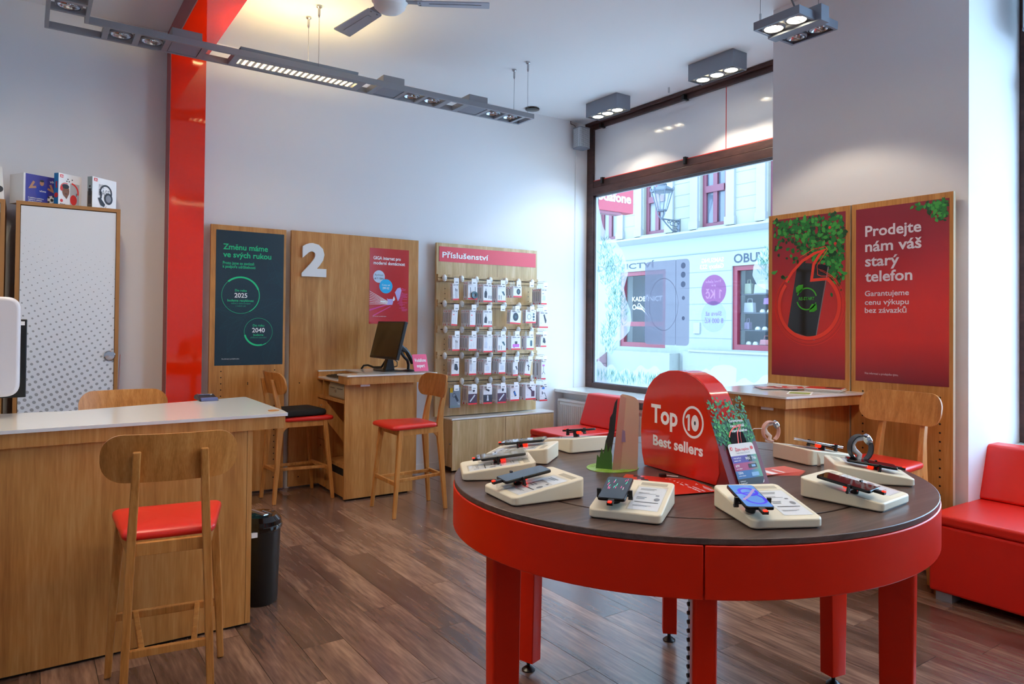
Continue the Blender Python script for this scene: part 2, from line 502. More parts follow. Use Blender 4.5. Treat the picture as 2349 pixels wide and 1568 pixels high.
# window wall: parapets, pillars, pieces between openings
struct('wall_right', MB().box(4.99, 5.42, -3.2, 1.846, -0.1, 0.70).box(4.99, 5.42, 3.142, YB, -0.1, 0.70)
       .box(5.2, 5.42, 3.142, 3.32, 0.70, CZ).box(5.05, 5.42, -3.2, -1.3, 0.70, CZ), M['wall'], 'white parapet wall below the shop windows')
struct('pillar_right', MB().box(4.46, 5.62, 1.846, 3.142, -0.1, CZ + 0.05), M['wall'], 'wide white pillar between the two shop windows')
sill = sthing('trim_1', 'white window ledge below the big shop window', (5.1, 4.7, 0.70))
part(sill, 'ledge', MB().box(4.866, 5.33, 3.15, YB - 0.002, 0.70, 0.735), M['white_lam'], bevel=0.004)
sill2 = sthing('trim_2', 'white window ledge behind the right red bench', (5.1, 0.6, 0.70))
part(sill2, 'ledge', MB().box(4.866, 5.2, -1.3, 1.84, 0.70, 0.735), M['white_lam'], bevel=0.004)
bb = MB().box(-3.4, 4.98, YB - 0.012, YB - 0.001, 0.0, 0.07)
struct('baseboard_back', bb, M['wall'], 'low white skirting board along the back wall')

# floor with single planks laid along the depth of the room
floor = sthing('floor', 'brown wood plank floor with dark joints', (1.0, 2.0, -0.1))
part(floor, 'subfloor', MB().box(-3.4, 5.42, -3.2, YB, -0.1, -0.005), M['joint'])
PW = 0.192
rng = random.Random(11)
far = MB()
x = -0.5
xi = 0
lens = {}
while x < 5.0:
    y = YB - 0.005 - [0.25, 0.93, 0.55, 1.1, 0.4, 0.78][xi % 6] - rng.uniform(0, 0.1)
    yt = YB - 0.004
    x1 = min(x + PW, 4.985)
    while yt > 1.0:
        yb = max(y, 1.0)
        if yt - yb > 0.02:
            L = yt - yb
            b = MB().box(x + 0.0011, x1 - 0.0011, yb + 0.0011, yt - 0.0011, -0.005, -0.0004 if rng.random() < 0.5 else 0.0)
            part(floor, 'plank', b, M['plank'])
        yt = yb
        y = yb - 1.22
    x += PW; xi += 1
for x0, x1, y0, y1 in ((-3.4, -0.5, -3.2, YB), (-0.5, 4.985, -3.2, 1.0)):
    xx = x0
    while xx < x1 - 0.01:
        yy = y0 + rng.uniform(-1.0, 0)
        while yy < y1:
            a, c = max(yy, y0), min(yy + 1.22, y1)
            if c - a > 0.02: far.box(xx + 0.0011, min(xx + PW, x1) - 0.0011, a + 0.0011, c - 0.0011, -0.005, 0.0)
            yy += 1.22
        xx += PW
part(floor, 'plank_field', far, M['plank'], kind='stuff')

# glossy red column and the red ceiling band that continues it
col = sthing('trim_3', 'glossy red column on the back wall', (1.035, 6.1, 0))
part(col, 'red_panel', MB().box(0.908, 1.162, 6.003, 6.02, 0.0, 3.56), M['red_gloss'])
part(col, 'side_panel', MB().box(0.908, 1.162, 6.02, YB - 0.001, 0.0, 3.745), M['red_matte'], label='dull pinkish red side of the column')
beam = sthing('trim_4', 'glossy red band running along the ceiling', (1.04, 1.5, 3.56))
part(beam, 'red_panel', MB().box(0.908, 1.172, -3.19, 6.015, 3.555, 3.57), M['red_gloss'])
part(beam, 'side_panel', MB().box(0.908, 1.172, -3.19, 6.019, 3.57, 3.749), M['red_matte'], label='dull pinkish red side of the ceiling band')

# ------------------------------------------------------------------ shop window 1
w1 = sthing('window_1', 'large shop window with dark brown wooden frame, street beyond', (5.36, 4.75, 0.735))
def zb(y0, y1, z0, z1, x0=5.31, x1=5.40):
    return MB().box(x0, x1, y0, y1, z0, z1)
fm = M['frame']
part(w1, 'jamb', zb(6.09, 6.198, 0.736, 3.749), fm, bevel=0.004)
part(w1, 'jamb', zb(3.3, 3.38, 0.736, 3.749), fm, bevel=0.004)
part(w1, 'head', zb(3.38, 6.09, 3.67, 3.749), fm, bevel=0.004)
hb = MB().box(5.275, 5.31, 3.3, 6.195, 3.715, 3.749)
part(w1, 'head_moulding', hb, fm, bevel=0.006)
part(w1, 'transom', zb(3.38, 6.09, 2.915, 3.0, 5.30, 5.41), fm, bevel=0.004)
part(w1, 'transom', zb(3.38, 6.09, 3.004, 3.079, 5.315, 5.41), fm, bevel=0.004)
part(w1, 'bottom_rail', zb(3.38, 6.09, 0.736, 0.792), fm, bevel=0.004)
part(w1, 'stop', MB().box(5.335, 5.36, 6.06, 6.09, 0.79, 2.915).box(5.335, 5.36, 3.38, 6.09, 2.895, 2.915).box(5.335, 5.36, 3.38, 6.06, 0.792, 0.80), M['alu'])
part(w1, 'pane', MB().box(5.345, 5.349, 3.38, 6.07, 0.79, 2.905), M['pglass'])
trp = mat('transom_film', '#e6e8ec', 0.12, coat=0.4)
part(w1, 'transom_panel', MB().box(5.335, 5.345, 4.259, 6.12, 3.085, 3.668), trp, bevel=0.001)
part(w1, 'transom_panel', MB().box(5.335, 5.345, 3.38, 4.253, 3.085, 3.668), trp, bevel=0.001)
part(w1, 'red_edge', MB().box(5.318, 5.346, 3.38, 6.115, 3.079, 3.0865).box(5.333, 5.344, 4.253, 4.259, 3.08, 3.668), M['redp'], label='thin red edge strip below the upper panels')
for y in (5.93, 4.722):
    part(w1, 'clip', MB().box(5.262, 5.34, y - 0.016, y + 0.016, 3.655, 3.705), M['black'], bevel=0.003)
    part(w1, 'clip', MB().box(5.29, 5.334, y - 0.016, y + 0.016, 3.03, 3.1), M['black'], bevel=0.003)

# film prints on the glass (read in mirror image from inside)
gf = Fr((5.3425, 0, 0), (0, 1, 0), (0, 0, 1), (-1, 0, 0), 0.0005)
film = glass('frost_film', (0.86, 0.87, 0.95), 0.3, 0.35, '#e8ebf4')
film2 = glass('frost_grass', (0.66, 0.80, 0.76), 0.2, 0.2, '#a8c4a8')
filmc = glass('phone_film', (0.34, 0.31, 0.34), 0.5, 0.40, '#a09cab')
filmd = glass('phone_film_dark', (0.5, 0.52, 0.58), 0.2, 0.3, '#4a5468')
filmp = glass('violet_film', (0.42, 0.2, 0.36), 0.2, 0.4, '#b06a9c')
filmw = glass('pale_film', (0.6, 0.64, 0.75), 0.2, 0.3, '#c6cade')
filmt = glass('white_film_text', (1, 1, 1), 0.2, 0.75, '#ffffff')
filmv = glass('violet_text', (0.62, 0.5, 0.75), 0.2, 0.6, '#a98cc4')
b = MB()
gf.poly(b, [(6.055, 2.88), (6.0, 2.7), (5.95, 2.55), (5.86, 2.42), (5.74, 2.36), (5.64, 2.26), (5.56, 2.1), (5.545, 2.0), (5.585, 1.9), (5.605, 1.84), (5.57, 1.72), (5.5, 1.6), (5.49, 1.5), (5.52, 1.38), (5.6, 1.31), (5.72, 1.25), (5.85, 1.16), (5.95, 1.1), (6.02, 1.06), (6.055, 1.05)])
gf.poly(b, [(3.40, 2.3), (3.6, 2.22), (3.8, 2.16), (3.89, 2.09), (3.955, 1.98), (3.965, 1.9), (3.92, 1.82), (3.85, 1.78), (3.7, 1.74), (3.40, 1.7)])
part(w1, 'film_frost', b, film, label='frosted white film with wavy edge')
b = MB(); rr = random.Random(3)
for cy, cz, ry, rz, n in ((5.9, 2.15, 0.13, 0.28, 260), (5.75, 1.95, 0.16, 0.25, 280), (5.72, 1.6, 0.17, 0.22, 320), (5.85, 1.3, 0.13, 0.2, 220), (3.75, 1.97, 0.16, 0.15, 320)):
    for i in range(n):
        a = rr.uniform(0, 2 * PI); q = rr.random() ** 0.6
        gf.leaf(b, cy + ry * q * math.cos(a), cz + rz * q * math.sin(a), rr.uniform(0.03, 0.08), rr.uniform(0.6, 2.6), 2 + rr.random(), 0.16)
part(w1, 'film_grass', b, film2, label='pale green grass print on the glass', kind='stuff')
b = MB()
top_e = []
for i in range(60):
    y = 6.055 - 2.65 * i / 59
    top_e.append((y, 0.985 + 0.03 * math.sin(i * 1.3) + 0.03 * math.sin(i * 0.37 + 1)))
gf.poly(b, [(6.055, 0.80)] + top_e + [(3.4, 0.80)])
gf.poly(b, [(4.43, 1.03), (4.38, 1.07), (4.28, 1.09), (4.18, 1.085), (4.13, 1.06), (4.14, 0.86), (4.37, 0.86)], 2)
part(w1, 'film_snow', b, film, label='white snow and tree stump print along the bottom')
b = MB()
for i in range(420):
    gf.leaf(b, 6.03 - 1.3 * rr.random(), 0.80 + rr.uniform(0, 0.1), rr.uniform(0.03, 0.1), rr.uniform(1.0, 2.2), 3 + rr.random(), 0.13)
part(w1, 'film_grass', b, film2, label='pale grass tufts along the bottom', kind='stuff')
b = MB(); gf.poly(b, rpoly([(5.29, 1.25), (4.865, 1.25), (4.865, 2.105), (5.29, 2.105)], [0.05, 0.012, 0.012, 0.05]), 1)
gf.poly(b, rpoly([(4.865, 1.25), (4.69, 1.25), (4.69, 2.105), (4.865, 2.105)], [0.012, 0.05, 0.05, 0.012]), 1)
gf.ring(b, 5.03, 1.66, 0.262, 0.267, 2, 0, 360, 50, 0.74)
part(w1, 'film_phone', b, filmc, label='grey violet phone print on the glass')
b = MB()
for z in (2.04, 1.95, 1.855): gf.disc(b, 4.77, z, 0.03, 2, 24)
for z in (1.72, 1.52): gf.disc(b, 4.765, z, 0.02, 2, 20)
gf.rect(b, 4.868, 4.863, 1.26, 2.1, 2)
part(w1, 'film_lens', b, filmd, label='dark lens circles of the phone print')
b = MB(); gf.disc(b, 4.395, 1.785, 0.145, 1, 40)
part(w1, 'film_circle', b, filmp, label='violet circle print with mirrored price')
b = MB(); gf.disc(b, 4.395, 1.535, 0.147, 2, 40)
part(w1, 'film_circle', b, filmw, label='pale circle print with mirrored price')
b = MB()
gf.text(b, 'SAMSUNG', 4.28, 4.54, 2.048, 0.042, 3); gf.text(b, 'Galaxy S23', 4.28, 4.56, 1.99, 0.042, 3)
gf.text(b, '1 Kč', 4.30, 4.49, 1.71, 0.08, 3, 0.03); gf.text(b, 'První platba', 4.31, 4.49, 1.855, 0.025, 3); gf.text(b, 'již od', 4.37, 4.42, 1.82, 0.02, 3)
part(w1, 'film_lettering', b, filmt, label='white mirrored lettering')
b = MB()
gf.text(b, 'Sleva až', 4.30, 4.49, 1.545, 0.04, 4); gf.text(b, '8 000 Kč', 4.28, 4.5, 1.475, 0.045, 4, 0.025)
part(w1, 'film_lettering', b, filmv, label='violet mirrored lettering')

# ------------------------------------------------------------------ shop window 2 (right edge of the frame and beyond it)
w2 = sthing('window_2', 'second shop window with dark frame at the right edge', (5.2, 0.3, 0.735))
part(w2, 'jamb', MB().box(5.16, 5.30, 1.755, 1.844, 0.736, 3.749), fm, bevel=0.004)
part(w2, 'jamb', MB().box(5.16, 5.30, -1.3, -1.21, 0.736, 3.749), fm, bevel=0.004)
part(w2, 'head', MB().box(5.16, 5.30, -1.21, 1.755, 3.66, 3.749), fm, bevel=0.004)
part(w2, 'transom', MB().box(5.16, 5.30, -1.21, 1.755, 2.915, 3.079), fm, bevel=0.004)
part(w2, 'bottom_rail', MB().box(5.16, 5.30, -1.21, 1.755, 0.736, 0.80), fm, bevel=0.004)
part(w2, 'pane', MB().box(5.22, 5.224, -1.21, 1.755, 0.79, 2.92), M['pglass'])
part(w2, 'pane', MB().box(5.22, 5.224, -1.21, 1.755, 3.07, 3.67), M['pglass'])

# ------------------------------------------------------------------ radiator under window 1
rad = thing('radiator', 'white ribbed panel radiator under the window ledge', 'radiator', (4.93, 5.2, 0.1))
part(rad, 'panel', MB().box(4.905, 4.975, 4.35, 6.16, 0.10, 0.60), M['white'], bevel=0.006)
b = MB()
for i in range(54):
    y = 4.39 + i * 0.0333
    b.prism([(4.905, y), (4.905, y + 0.021), (4.893, y + 0.016), (4.893, y + 0.005)], 0.13, 0.565)
part(rad, 'rib', b, M['white'], kind='stuff')
part(rad, 'top_grille', MB().box(4.89, 4.98, 4.34, 6.17, 0.60, 0.628), M['white'], bevel=0.004)
part(rad, 'side_cover', MB().box(4.89, 4.98, 6.16, 6.172, 0.1, 0.61), M['white'])

# ------------------------------------------------------------------ hanging light track (L shaped)
TZ0, TZ1 = 3.26, 3.303
Y0, Y1 = 5.012, 5.258
tr = thing('light_track', 'long grey hanging light track with round lamps and louvred tube section', 'ceiling light', (1.9, 5.13, TZ0))
t = 0.022
rails = MB().box(0.295, 3.68, Y0, Y0 + t, TZ0, TZ1).box(0.075, 3.68, Y1 - t, Y1, TZ0, TZ1)
part(tr, 'rail', rails, M['alu'], bevel=0.002)
arm = MB().box(0.075, 0.075 + t, 0.4, Y1 - t, TZ0, TZ1).box(0.295 - t, 0.295, 0.4, Y0 + t, TZ0, TZ1)
part(tr, 'arm_rail', arm, M['alu'], bevel=0.002)
def cross(x0, x1): part(tr, 'divider', MB().box(x0, x1, Y0 + t, Y1 - t, TZ0 + 0.001, TZ1), M['alu'])
for x0, x1 in ((0.38, 0.412), (0.552, 0.587), (0.728, 0.762), (0.948, 0.985), (1.155, 1.20), (2.058, 2.11), (2.2, 2.25), (2.43, 2.462), (2.612, 2.644), (2.80, 2.85), (2.975, 3.022), (3.205, 3.24), (3.398, 3.428), (3.57, 3.6), (3.66, 3.68)):
    cross(x0, x1)
for y0, y1 in ((4.905, 4.93), (4.735, 4.765), (4.55, 4.58), (4.36, 4.39), (3.3, 3.34), (2.3, 2.34), (0.4, 0.43)):
    part(tr, 'divider', MB().box(0.075 + t, 0.295 - t, y0, y1, TZ0 + 0.001, TZ1), M['alu'])
for x0, x1 in ((0.762, 0.948), (2.25, 2.43), (3.022, 3.205)):
    part(tr, 'blank_panel', MB().box(x0 + 0.004, x1 - 0.004, Y0 + t + 0.004, Y1 - t - 0.004, TZ0 + 0.004, TZ0 + 0.012), M['fix_grey'])
    part(tr, 'driver_box', MB().box(x0 + 0.002, x1, 5.035, 5.235, TZ1, TZ1 + 0.058), M['alu'], bevel=0.002)
def qr(root, cx, cy, z, r=0.056, lit=False, ringm='alu'):
    # round reflector lamp: housing ring, bowl, bulb cap
    part(root, 'lamp_ring', MB().lathe([(r + 0.006, z + 0.0), (r + 0.014, z + 0.006), (r + 0.014, z + 0.016), (r, z + 0.012), (r + 0.002, z + 0.002)], cx, cy, 28, cap=False), M[ringm], smooth=50)
    prof = [(0.010, z + 0.034), (r * 0.55, z + 0.028), (r * 0.85, z + 0.016), (r, z + 0.004)]
    part(root, 'reflector', MB().lathe(prof, cx, cy, 28, cap=False), M['lit'] if lit else M['reflector'], smooth=60)
    cap = MB().lathe([(0.012, z + 0.03), (0.013, z + 0.012), (0.007, z + 0.006)], cx, cy, 14)
    part(root, 'bulb', cap, M['litcap'] if lit else M['chrome'], smooth=50)
    part(root, 'lamp_bridge', MB().beam((cx - r, cy, z + 0.007), (cx + r, cy, z + 0.007), 0.007, 0.003), M['chrome'])
for cx in (0.48, 0.657, 2.537, 2.72, 3.318, 3.498): qr(tr, cx, 5.135, TZ0 + 0.006)
for cy in (4.83, 4.655): qr(tr, 0.185, cy, TZ0 + 0.006)
# fluorescent trough with louvre
part(tr, 'trough', MB().box(1.2, 2.058, Y0 + t, Y0 + 0.07, TZ0 + 0.002, TZ1).box(1.2, 2.058, Y1 - 0.07, Y1 - t, TZ0 + 0.002, TZ1).box(1.2, 2.058, Y0 + 0.07, Y1 - 0.07, TZ1 - 0.002, TZ1 + 0.01), M['alu'])
part(tr, 'tube_lamp', MB().rod((1.215, 5.135, TZ0 + 0.034), (2.045, 5.135, TZ0 + 0.034), 0.008, 12), M['tube_lit'])
b = MB()
for i in range(20):
    xx = 1.225 + i * 0.0425
    b.prism([(xx - 0.012, TZ0 + 0.003), (xx + 0.012, TZ0 + 0.003), (xx, TZ0 + 0.024)], Y0 + 0.074, Y1 - 0.074, 'y') if False else b.add(
        [(xx - 0.010, Y0 + 0.072, TZ0 + 0.004), (xx + 0.010, Y0 + 0.072, TZ0 + 0.004), (xx + 0.010, Y1 - 0.072, TZ0 + 0.004), (xx - 0.010, Y1 - 0.072, TZ0 + 0.004), (xx, Y0 + 0.072, TZ0 + 0.022), (xx, Y1 - 0.072, TZ0 + 0.022)],
        [(0, 1, 2, 3), (0, 4, 1), (2, 5, 3), (1, 4, 5, 2), (3, 5, 4, 0)])
part(tr, 'louvre', b, M['louvre'])
part(tr, 'uplight_tube', MB().rod((1.22, 5.135, TZ1 + 0.026), (2.04, 5.135, TZ1 + 0.026), 0.009, 12), M['tube_up'])
part(tr, 'uplight_reflector', MB().prism([(5.06, TZ1 + 0.04), (5.075, TZ1 + 0.011), (5.195, TZ1 + 0.011), (5.21, TZ1 + 0.04), (5.2, TZ1 + 0.014), (5.07, TZ1 + 0.014)], 1.2, 2.058, 'x'), M['alu'])
M['tube_fill'] = mat('fill_tube_front', '#ffffff', 0.4, emit='#fff1dc', es=160.0)
M['tube_arm_fill'] = mat('fill_tube_arm', '#ffffff', 0.4, emit='#ffefd6', es=400.0)
# unseen tubes added in the arm, deep sided, to brighten the left foreground
for a, c in ((3.36, 4.34), (2.36, 3.28)):
    part(tr, 'tube_lamp', MB().rod((0.185, a, TZ0 + 0.03), (0.185, c, TZ0 + 0.03), 0.009, 10), M['tube_arm_fill'])
    part(tr, 'trough', MB().box(0.1, 0.27, a, c, TZ1 - 0.003, TZ1 + 0.006).box(0.1, 0.104, a, c, TZ0 - 0.06, TZ1).box(0.266, 0.27, a, c, TZ0 - 0.06, TZ1), M['louvre'])
fill_track = thing('light_track', 'added tube light track above the front of the shop, unseen, brightening the foreground', 'ceiling light', (2.2, 0.4, TZ0))  # unseen track added as fill light for table and foreground
part(fill_track, 'rail', MB().box(0.295, 4.2, 0.40, 0.42, TZ0, TZ1).box(0.295, 4.2, 0.63, 0.65, TZ0, TZ1), M['alu'])
for a, c in ((0.5, 1.7), (1.8, 3.0), (3.1, 4.1)):
    part(fill_track, 'tube_lamp', MB().rod((a, 0.525, TZ0 + 0.03), (c, 0.525, TZ0 + 0.03), 0.009, 10), M['tube_fill'])
    part(fill_track, 'trough', MB().box(a, c, 0.42, 0.63, TZ1 - 0.003, TZ1 + 0.006).box(a, c, 0.42, 0.424, TZ0 - 0.06, TZ1).box(a, c, 0.626, 0.63, TZ0 - 0.06, TZ1), M['louvre'])
for x in (0.6, 4.0): part(fill_track, 'wire', MB().rod((x, 0.525, TZ1), (x, 0.525, CZ), 0.0016, 6), M['alu_in'])
for x, y in ((1.733, 5.25), (1.734, 5.02), (3.617, 5.24), (3.612, 5.02), (0.185, 2.3), (0.185, 4.0)):
    part(tr, 'wire', MB().rod((x, y, TZ1 - 0.01), (x, y, CZ - 0.05), 0.0016, 6), M['alu_in'])
    part(tr, 'wire_cap', MB().lathe([(0.004, CZ - 0.085), (0.009, CZ - 0.07), (0.009, CZ - 0.02), (0.02, CZ - 0.012), (0.02, CZ)], x, y, 14), M['knob'], smooth=40)

# ------------------------------------------------------------------ box spots on the ceiling
def boxspot(x0, x1, y0, y1, z0, label, ys, litn):
    s = thing('ceiling_spotlight', label, 'ceiling light', ((x0 + x1) / 2, (y0 + y1) / 2, z0), group='three lamp box spotlights by the window')
    w = 0.006
    part(s, 'housing', MB().box(x0, x0 + w, y0, y1, z0, CZ - 0.001).box(x1 - w, x1, y0, y1, z0, CZ - 0.001).box(x0 + w, x1 - w, y0, y0 + w, z0, CZ - 0.001).box(x0 + w, x1 - w, y1 - w, y1, z0, CZ - 0.001), M['fix_grey'])
    part(s, 'inner_tray', MB().box(x0 + w, x1 - w, y0 + w, y1 - w, z0 + 0.03, z0 + 0.04), M['black'])
    for y in ys: qr(s, (x0 + x1) / 2, y, z0 + 0.002, 0.054, True)
boxspot(4.79, 4.978, 5.153, 5.615, 3.605, 'grey box spotlight on the ceiling nearest the window corner', (5.53, 5.385, 5.24), 3)
boxspot(4.795, 4.978, 3.762, 4.24, 3.605, 'grey box spotlight on the ceiling left of the white pillar', (4.15, 4.0, 3.85), 3)
for y, e_ in ((5.53, 7), (5.24, 20), (4.15, 30), (3.85, 30)):
    spot('halogen', (4.885, y, 3.59), e_, 108, 0.25)

# pendant with four lamps
pz = 3.25
pn = thing('pendant_spotlight', 'grey four lamp pendant hanging before the white pillar', 'ceiling light', (3.83, 2.53, pz))
px0, px1, py0, py1 = 3.635, 4.03, 2.39, 2.70
part(pn, 'module_frame', MB().box(px0, px0 + 0.016, py0, py1, pz, pz + 0.05).box(px0 + 0.016, 3.79, py0, py0 + 0.016, pz, pz + 0.05).box(px0 + 0.016, 3.79, py1 - 0.016, py1, pz, pz + 0.05), M['fix_grey'])
part(pn, 'module_frame', MB().box(px1 - 0.016, px1, py0, py1, pz, pz + 0.05).box(3.87, px1 - 0.016, py0, py0 + 0.016, pz, pz + 0.05).box(3.87, px1 - 0.016, py1 - 0.016, py1, pz, pz + 0.05), M['fix_grey'])
part(pn, 'centre_bar', MB().box(3.79, 3.87, py0 - 0.04, py1 + 0.01, pz - 0.012, pz + 0.085), M['fix_grey'], bevel=0.002)
part(pn, 'inner_tray', MB().box(px0 + 0.016, 3.79, py0 + 0.016, py1 - 0.016, pz + 0.03, pz + 0.036).box(3.87, px1 - 0.016, py0 + 0.016, py1 - 0.016, pz + 0.03, pz + 0.036), M['alu_in'])
for cx, lit in ((3.722, True), (3.945, False)):
    for cy in (2.62, 2.465): qr(pn, cx, cy, pz + 0.003, 0.054, lit)
for x, y in ((3.66, 2.67), (3.84, 2.40)):
    part(pn, 'wire', MB().rod((x, y, pz + 0.04), (x, y, CZ), 0.0016, 6), M['alu_in'])
    part(pn, 'wire_grip', MB().rod((x, y, pz + 0.05), (x, y, pz + 0.1), 0.006, 10), M['knob'])
part(pn, 'cable', MB().tube([(3.83, 2.5, pz + 0.08), (3.8, 2.53, pz + 0.13), (3.76, 2.56, pz + 0.25), (3.75, 2.56, CZ)], 0.006, 8), M['alu_in'], smooth=60)
for cy in (2.62, 2.465): spot('halogen', (3.722, cy, pz - 0.01), 16, 104, 0.25)
for (x, y, z) in ((2.2, 1.2, 3.4), (0.6, 0.4, 3.4)):
    pass

# ------------------------------------------------------------------ ceiling fan, sensor, speakers, hook
fan = thing('ceiling_fan', 'white three blade ceiling fan at the top edge', 'fan', (1.81, 3.97, 3.36))
part(fan, 'hub', MB().lathe([(0.03, 3.345), (0.07, 3.352), (0.095, 3.375), (0.1, 3.40), (0.11, 3.41), (0.11, 3.44), (0.06, 3.47), (0.02, 3.48)], 1.81, 3.97, 32), M['white'], smooth=35)
part(fan, 'rod', MB().rod((1.81, 3.97, 3.47), (1.81, 3.97, CZ), 0.012, 12), M['white'])
part(fan, 'canopy', MB().lathe([(0.02, 3.66), (0.06, 3.70), (0.065, CZ)], 1.81, 3.97, 24), M['white'], smooth=40)
fb = mat('fan_blade', '#aeb8c6', 0.35, metal=0.3)
for a in (97, -32, 217):
    c, s_ = math.cos(math.radians(a)), math.sin(math.radians(a))
    R = Matrix.Translation((1.81, 3.97, 3.405)) @ Matrix.Rotation(math.radians(a), 4, 'Z') @ Matrix.Rotation(math.radians(9), 4, 'X')
    b = MB(); b.xf = R
    b.prism(rpoly([(0.17, -0.05), (0.61, -0.062), (0.61, 0.062), (0.17, 0.05)], 0.012), -0.003, 0.003)
    b.prism([(0.24, -0.012), (0.56, -0.012), (0.56, 0.012), (0.24, 0.012)], -0.006, -0.003)
    bl = part(fan, 'blade', b, fb)
    b = MB(); b.xf = R
    b.prism([(0.085, -0.03), (0.2, -0.04), (0.2, 0.04), (0.085, 0.03)], 0.003, 0.008)
    for u in (-0.022, 0.022): b.cyl(0.185, u, -0.007, -0.003, 0.006, 10)
    part(fan, 'blade_bracket', b, M['alu'])

sd = thing('ceiling_disc', 'small dark round disc on the ceiling above the track end', 'sensor', (4.43, 6.07, 3.735))
part(sd, 'disc', MB().lathe([(0.05, 3.728), (0.075, 3.733), (0.078, 3.74), (0.05, CZ - 0.0005)], 4.43, 6.07, 28), M['blackg'], smooth=40)
hk = thing('ceiling_hook', 'small metal hook on the ceiling between the box spotlights', 'hook', (5.1, 4.75, 3.69))
part(hk, 'pin', MB().rod((5.1, 4.75, 3.70), (5.1, 4.75, CZ), 0.009, 8), M['knob'])

def grille_mat():
    m = mat('perforated_metal', '#c3c9cf', 0.45, metal=0.3)
    nt = m.node_tree; N = nt.nodes; L = nt.links
    tc = N.new('ShaderNodeTexCoord'); mp = N.new('ShaderNodeMapping'); mp.inputs['Scale'].default_value = (90, 90, 90); mp.inputs['Rotation'].default_value = (0.0, 0, 0.0)
    vo = N.new('ShaderNodeTexVoronoi'); vo.inputs['Randomness'].default_value = 0.0; vo.inputs['Scale'].default_value = 1.0
    L.new(tc.outputs['Object'], mp.inputs['Vector']); L.new(mp.outputs['Vector'], vo.inputs['Vector'])
    cr = N.new('ShaderNodeValToRGB'); cr.color_ramp.interpolation = 'CONSTANT'
    cr.color_ramp.elements[0].color = lin('#3a3f46'); cr.color_ramp.elements[1].color = lin('#c3c9cf'); cr.color_ramp.elements[1].position = 0.36
    L.new(vo.outputs['Distance'], cr.inputs['Fac']); L.new(cr.outputs['Color'], N['Principled BSDF'].inputs['Base Color'])
    return m
M['grille'] = grille_mat()
def speaker(name, label, c, sx, sy, sz, arm):
    s = thing(name, label, 'speaker', (c[0], c[1], c[2] - sz / 2))
    b = MB().prism([(p[0] + c[0], p[1] + c[1]) for p in rpoly([(-sx / 2, -sy / 2), (sx / 2, -sy / 2), (sx / 2, sy / 2), (-sx / 2, sy / 2)], [0.03, 0.01, 0.01, 0.03])], c[2] - sz / 2 + 0.012, c[2] + sz / 2 - 0.012)
    part(s, 'grille', b, M['grille'], smooth=40)
    b = MB().prism([(p[0] * 1.02 + c[0], p[1] * 1.02 + c[1]) for p in rpoly([(-sx / 2, -sy / 2), (sx / 2, -sy / 2), (sx / 2, sy / 2), (-sx / 2, sy / 2)], [0.03, 0.01, 0.01, 0.03])], c[2] - sz / 2, c[2] - sz / 2 + 0.012)
    part(s, 'end_cap', b, M['fix_grey'])
    b = MB().prism([(p[0] * 1.02 + c[0], p[1] * 1.02 + c[1]) for p in rpoly([(-sx / 2, -sy / 2), (sx / 2, -sy / 2), (sx / 2, sy / 2), (-sx / 2, sy / 2)], [0.03, 0.01, 0.01, 0.03])], c[2] + sz / 2 - 0.012, c[2] + sz / 2)
    part(s, 'end_cap', b, M['fix_grey'])
    part(s, 'bracket', MB().beam((c[0], c[1], c[2]), (arm[0], arm[1], arm[2]), 0.05, 0.03), M['fix_grey'])
    return s
sp = speaker('wall_speaker', 'small grey perforated speaker in the corner beside the window frame', (5.13, 6.09, 3.54), 0.15, 0.13, 0.235, (5.13, 6.199, 3.54))
part(sp, 'cable', MB().tube([(5.11, 6.15, 3.65), (5.10, 6.17, 3.70), (5.06, 6.195, 3.72), (5.06, 6.195, CZ)], 0.005, 6), M['alu_in'])
speaker('wall_speaker', 'grey perforated speaker at the upper right edge before the second window', (5.03, 1.66, 3.42), 0.22, 0.18, 0.34, (5.165, 1.72, 3.42))
cb = thing('cable_duct', 'thin white cable running down beside the window corner', 'cable', (5.14, 6.19, 0.75))
part(cb, 'cable', MB().tube([(5.14, 6.192, 3.42), (5.14, 6.192, 0.737)], 0.003, 6), M['white'])
# ------------------------------------------------------------------ wall boards with posters
YP = 6.13
def holes(fr, us, vs, r=0.0055):
    b = MB()
    for u in us:
        for v in vs: fr.disc(b, u, v, r, 1, 10)
    return b
bf = Fr((0, YP, 0), (1, 0, 0), (0, 0, 1), (0, -1, 0))
pf = Fr((0, YP - 0.0015, 0), (1, 0, 0), (0, 0, 1), (0, -1, 0), 0.00025)

g = thing('poster_board', 'narrow oak board with the dark green sustainability poster beside the red column', 'board', (1.55, 6.14, 0.02))
part(g, 'panel', MB().box(1.242, 1.854, YP, YP + 0.03, 0.02, 2.24), M['oak'], bevel=0.001)
part(g, 'wall_batten', MB().box(1.3, 1.34, YP + 0.03, YB - 0.003, 0.1, 2.1).box(1.76, 1.8, YP + 0.03, YB - 0.003, 0.1, 2.1), M['oak_edge'])
part(g, 'peg_hole', holes(bf, (1.335, 1.77), [0.12 + 0.0508 * i for i in range(19)]), M['dark'], kind='stuff')
b = MB(); bf.rect(b, 1.546, 1.552, 0.915, 0.94); part(g, 'keyhole', b, M['dark'])
po = part(g, 'poster', MB().box(1.283, 1.835, YP - 0.0015, YP, 1.082, 2.198), M['navy'], label='dark green poster with bright green lettering')
b = MB()
pf.text(b, 'Změnu máme', 1.338, 1.699, 2.041, 0.046); pf.text(b, 've svých rukou', 1.339, 1.728, 1.977, 0.046)
part(po, 'heading_lettering', b, M['green']); b = MB()
pf.text(b, 'Proto jsme se zavázali', 1.337, 1.587, 1.918, 0.024, 2, 0.01); pf.text(b, 'k podpoře udržitelnosti', 1.337, 1.598, 1.888, 0.024, 2, 0.01)
part(po, 'subheading_lettering', b, M['green']); b = MB()
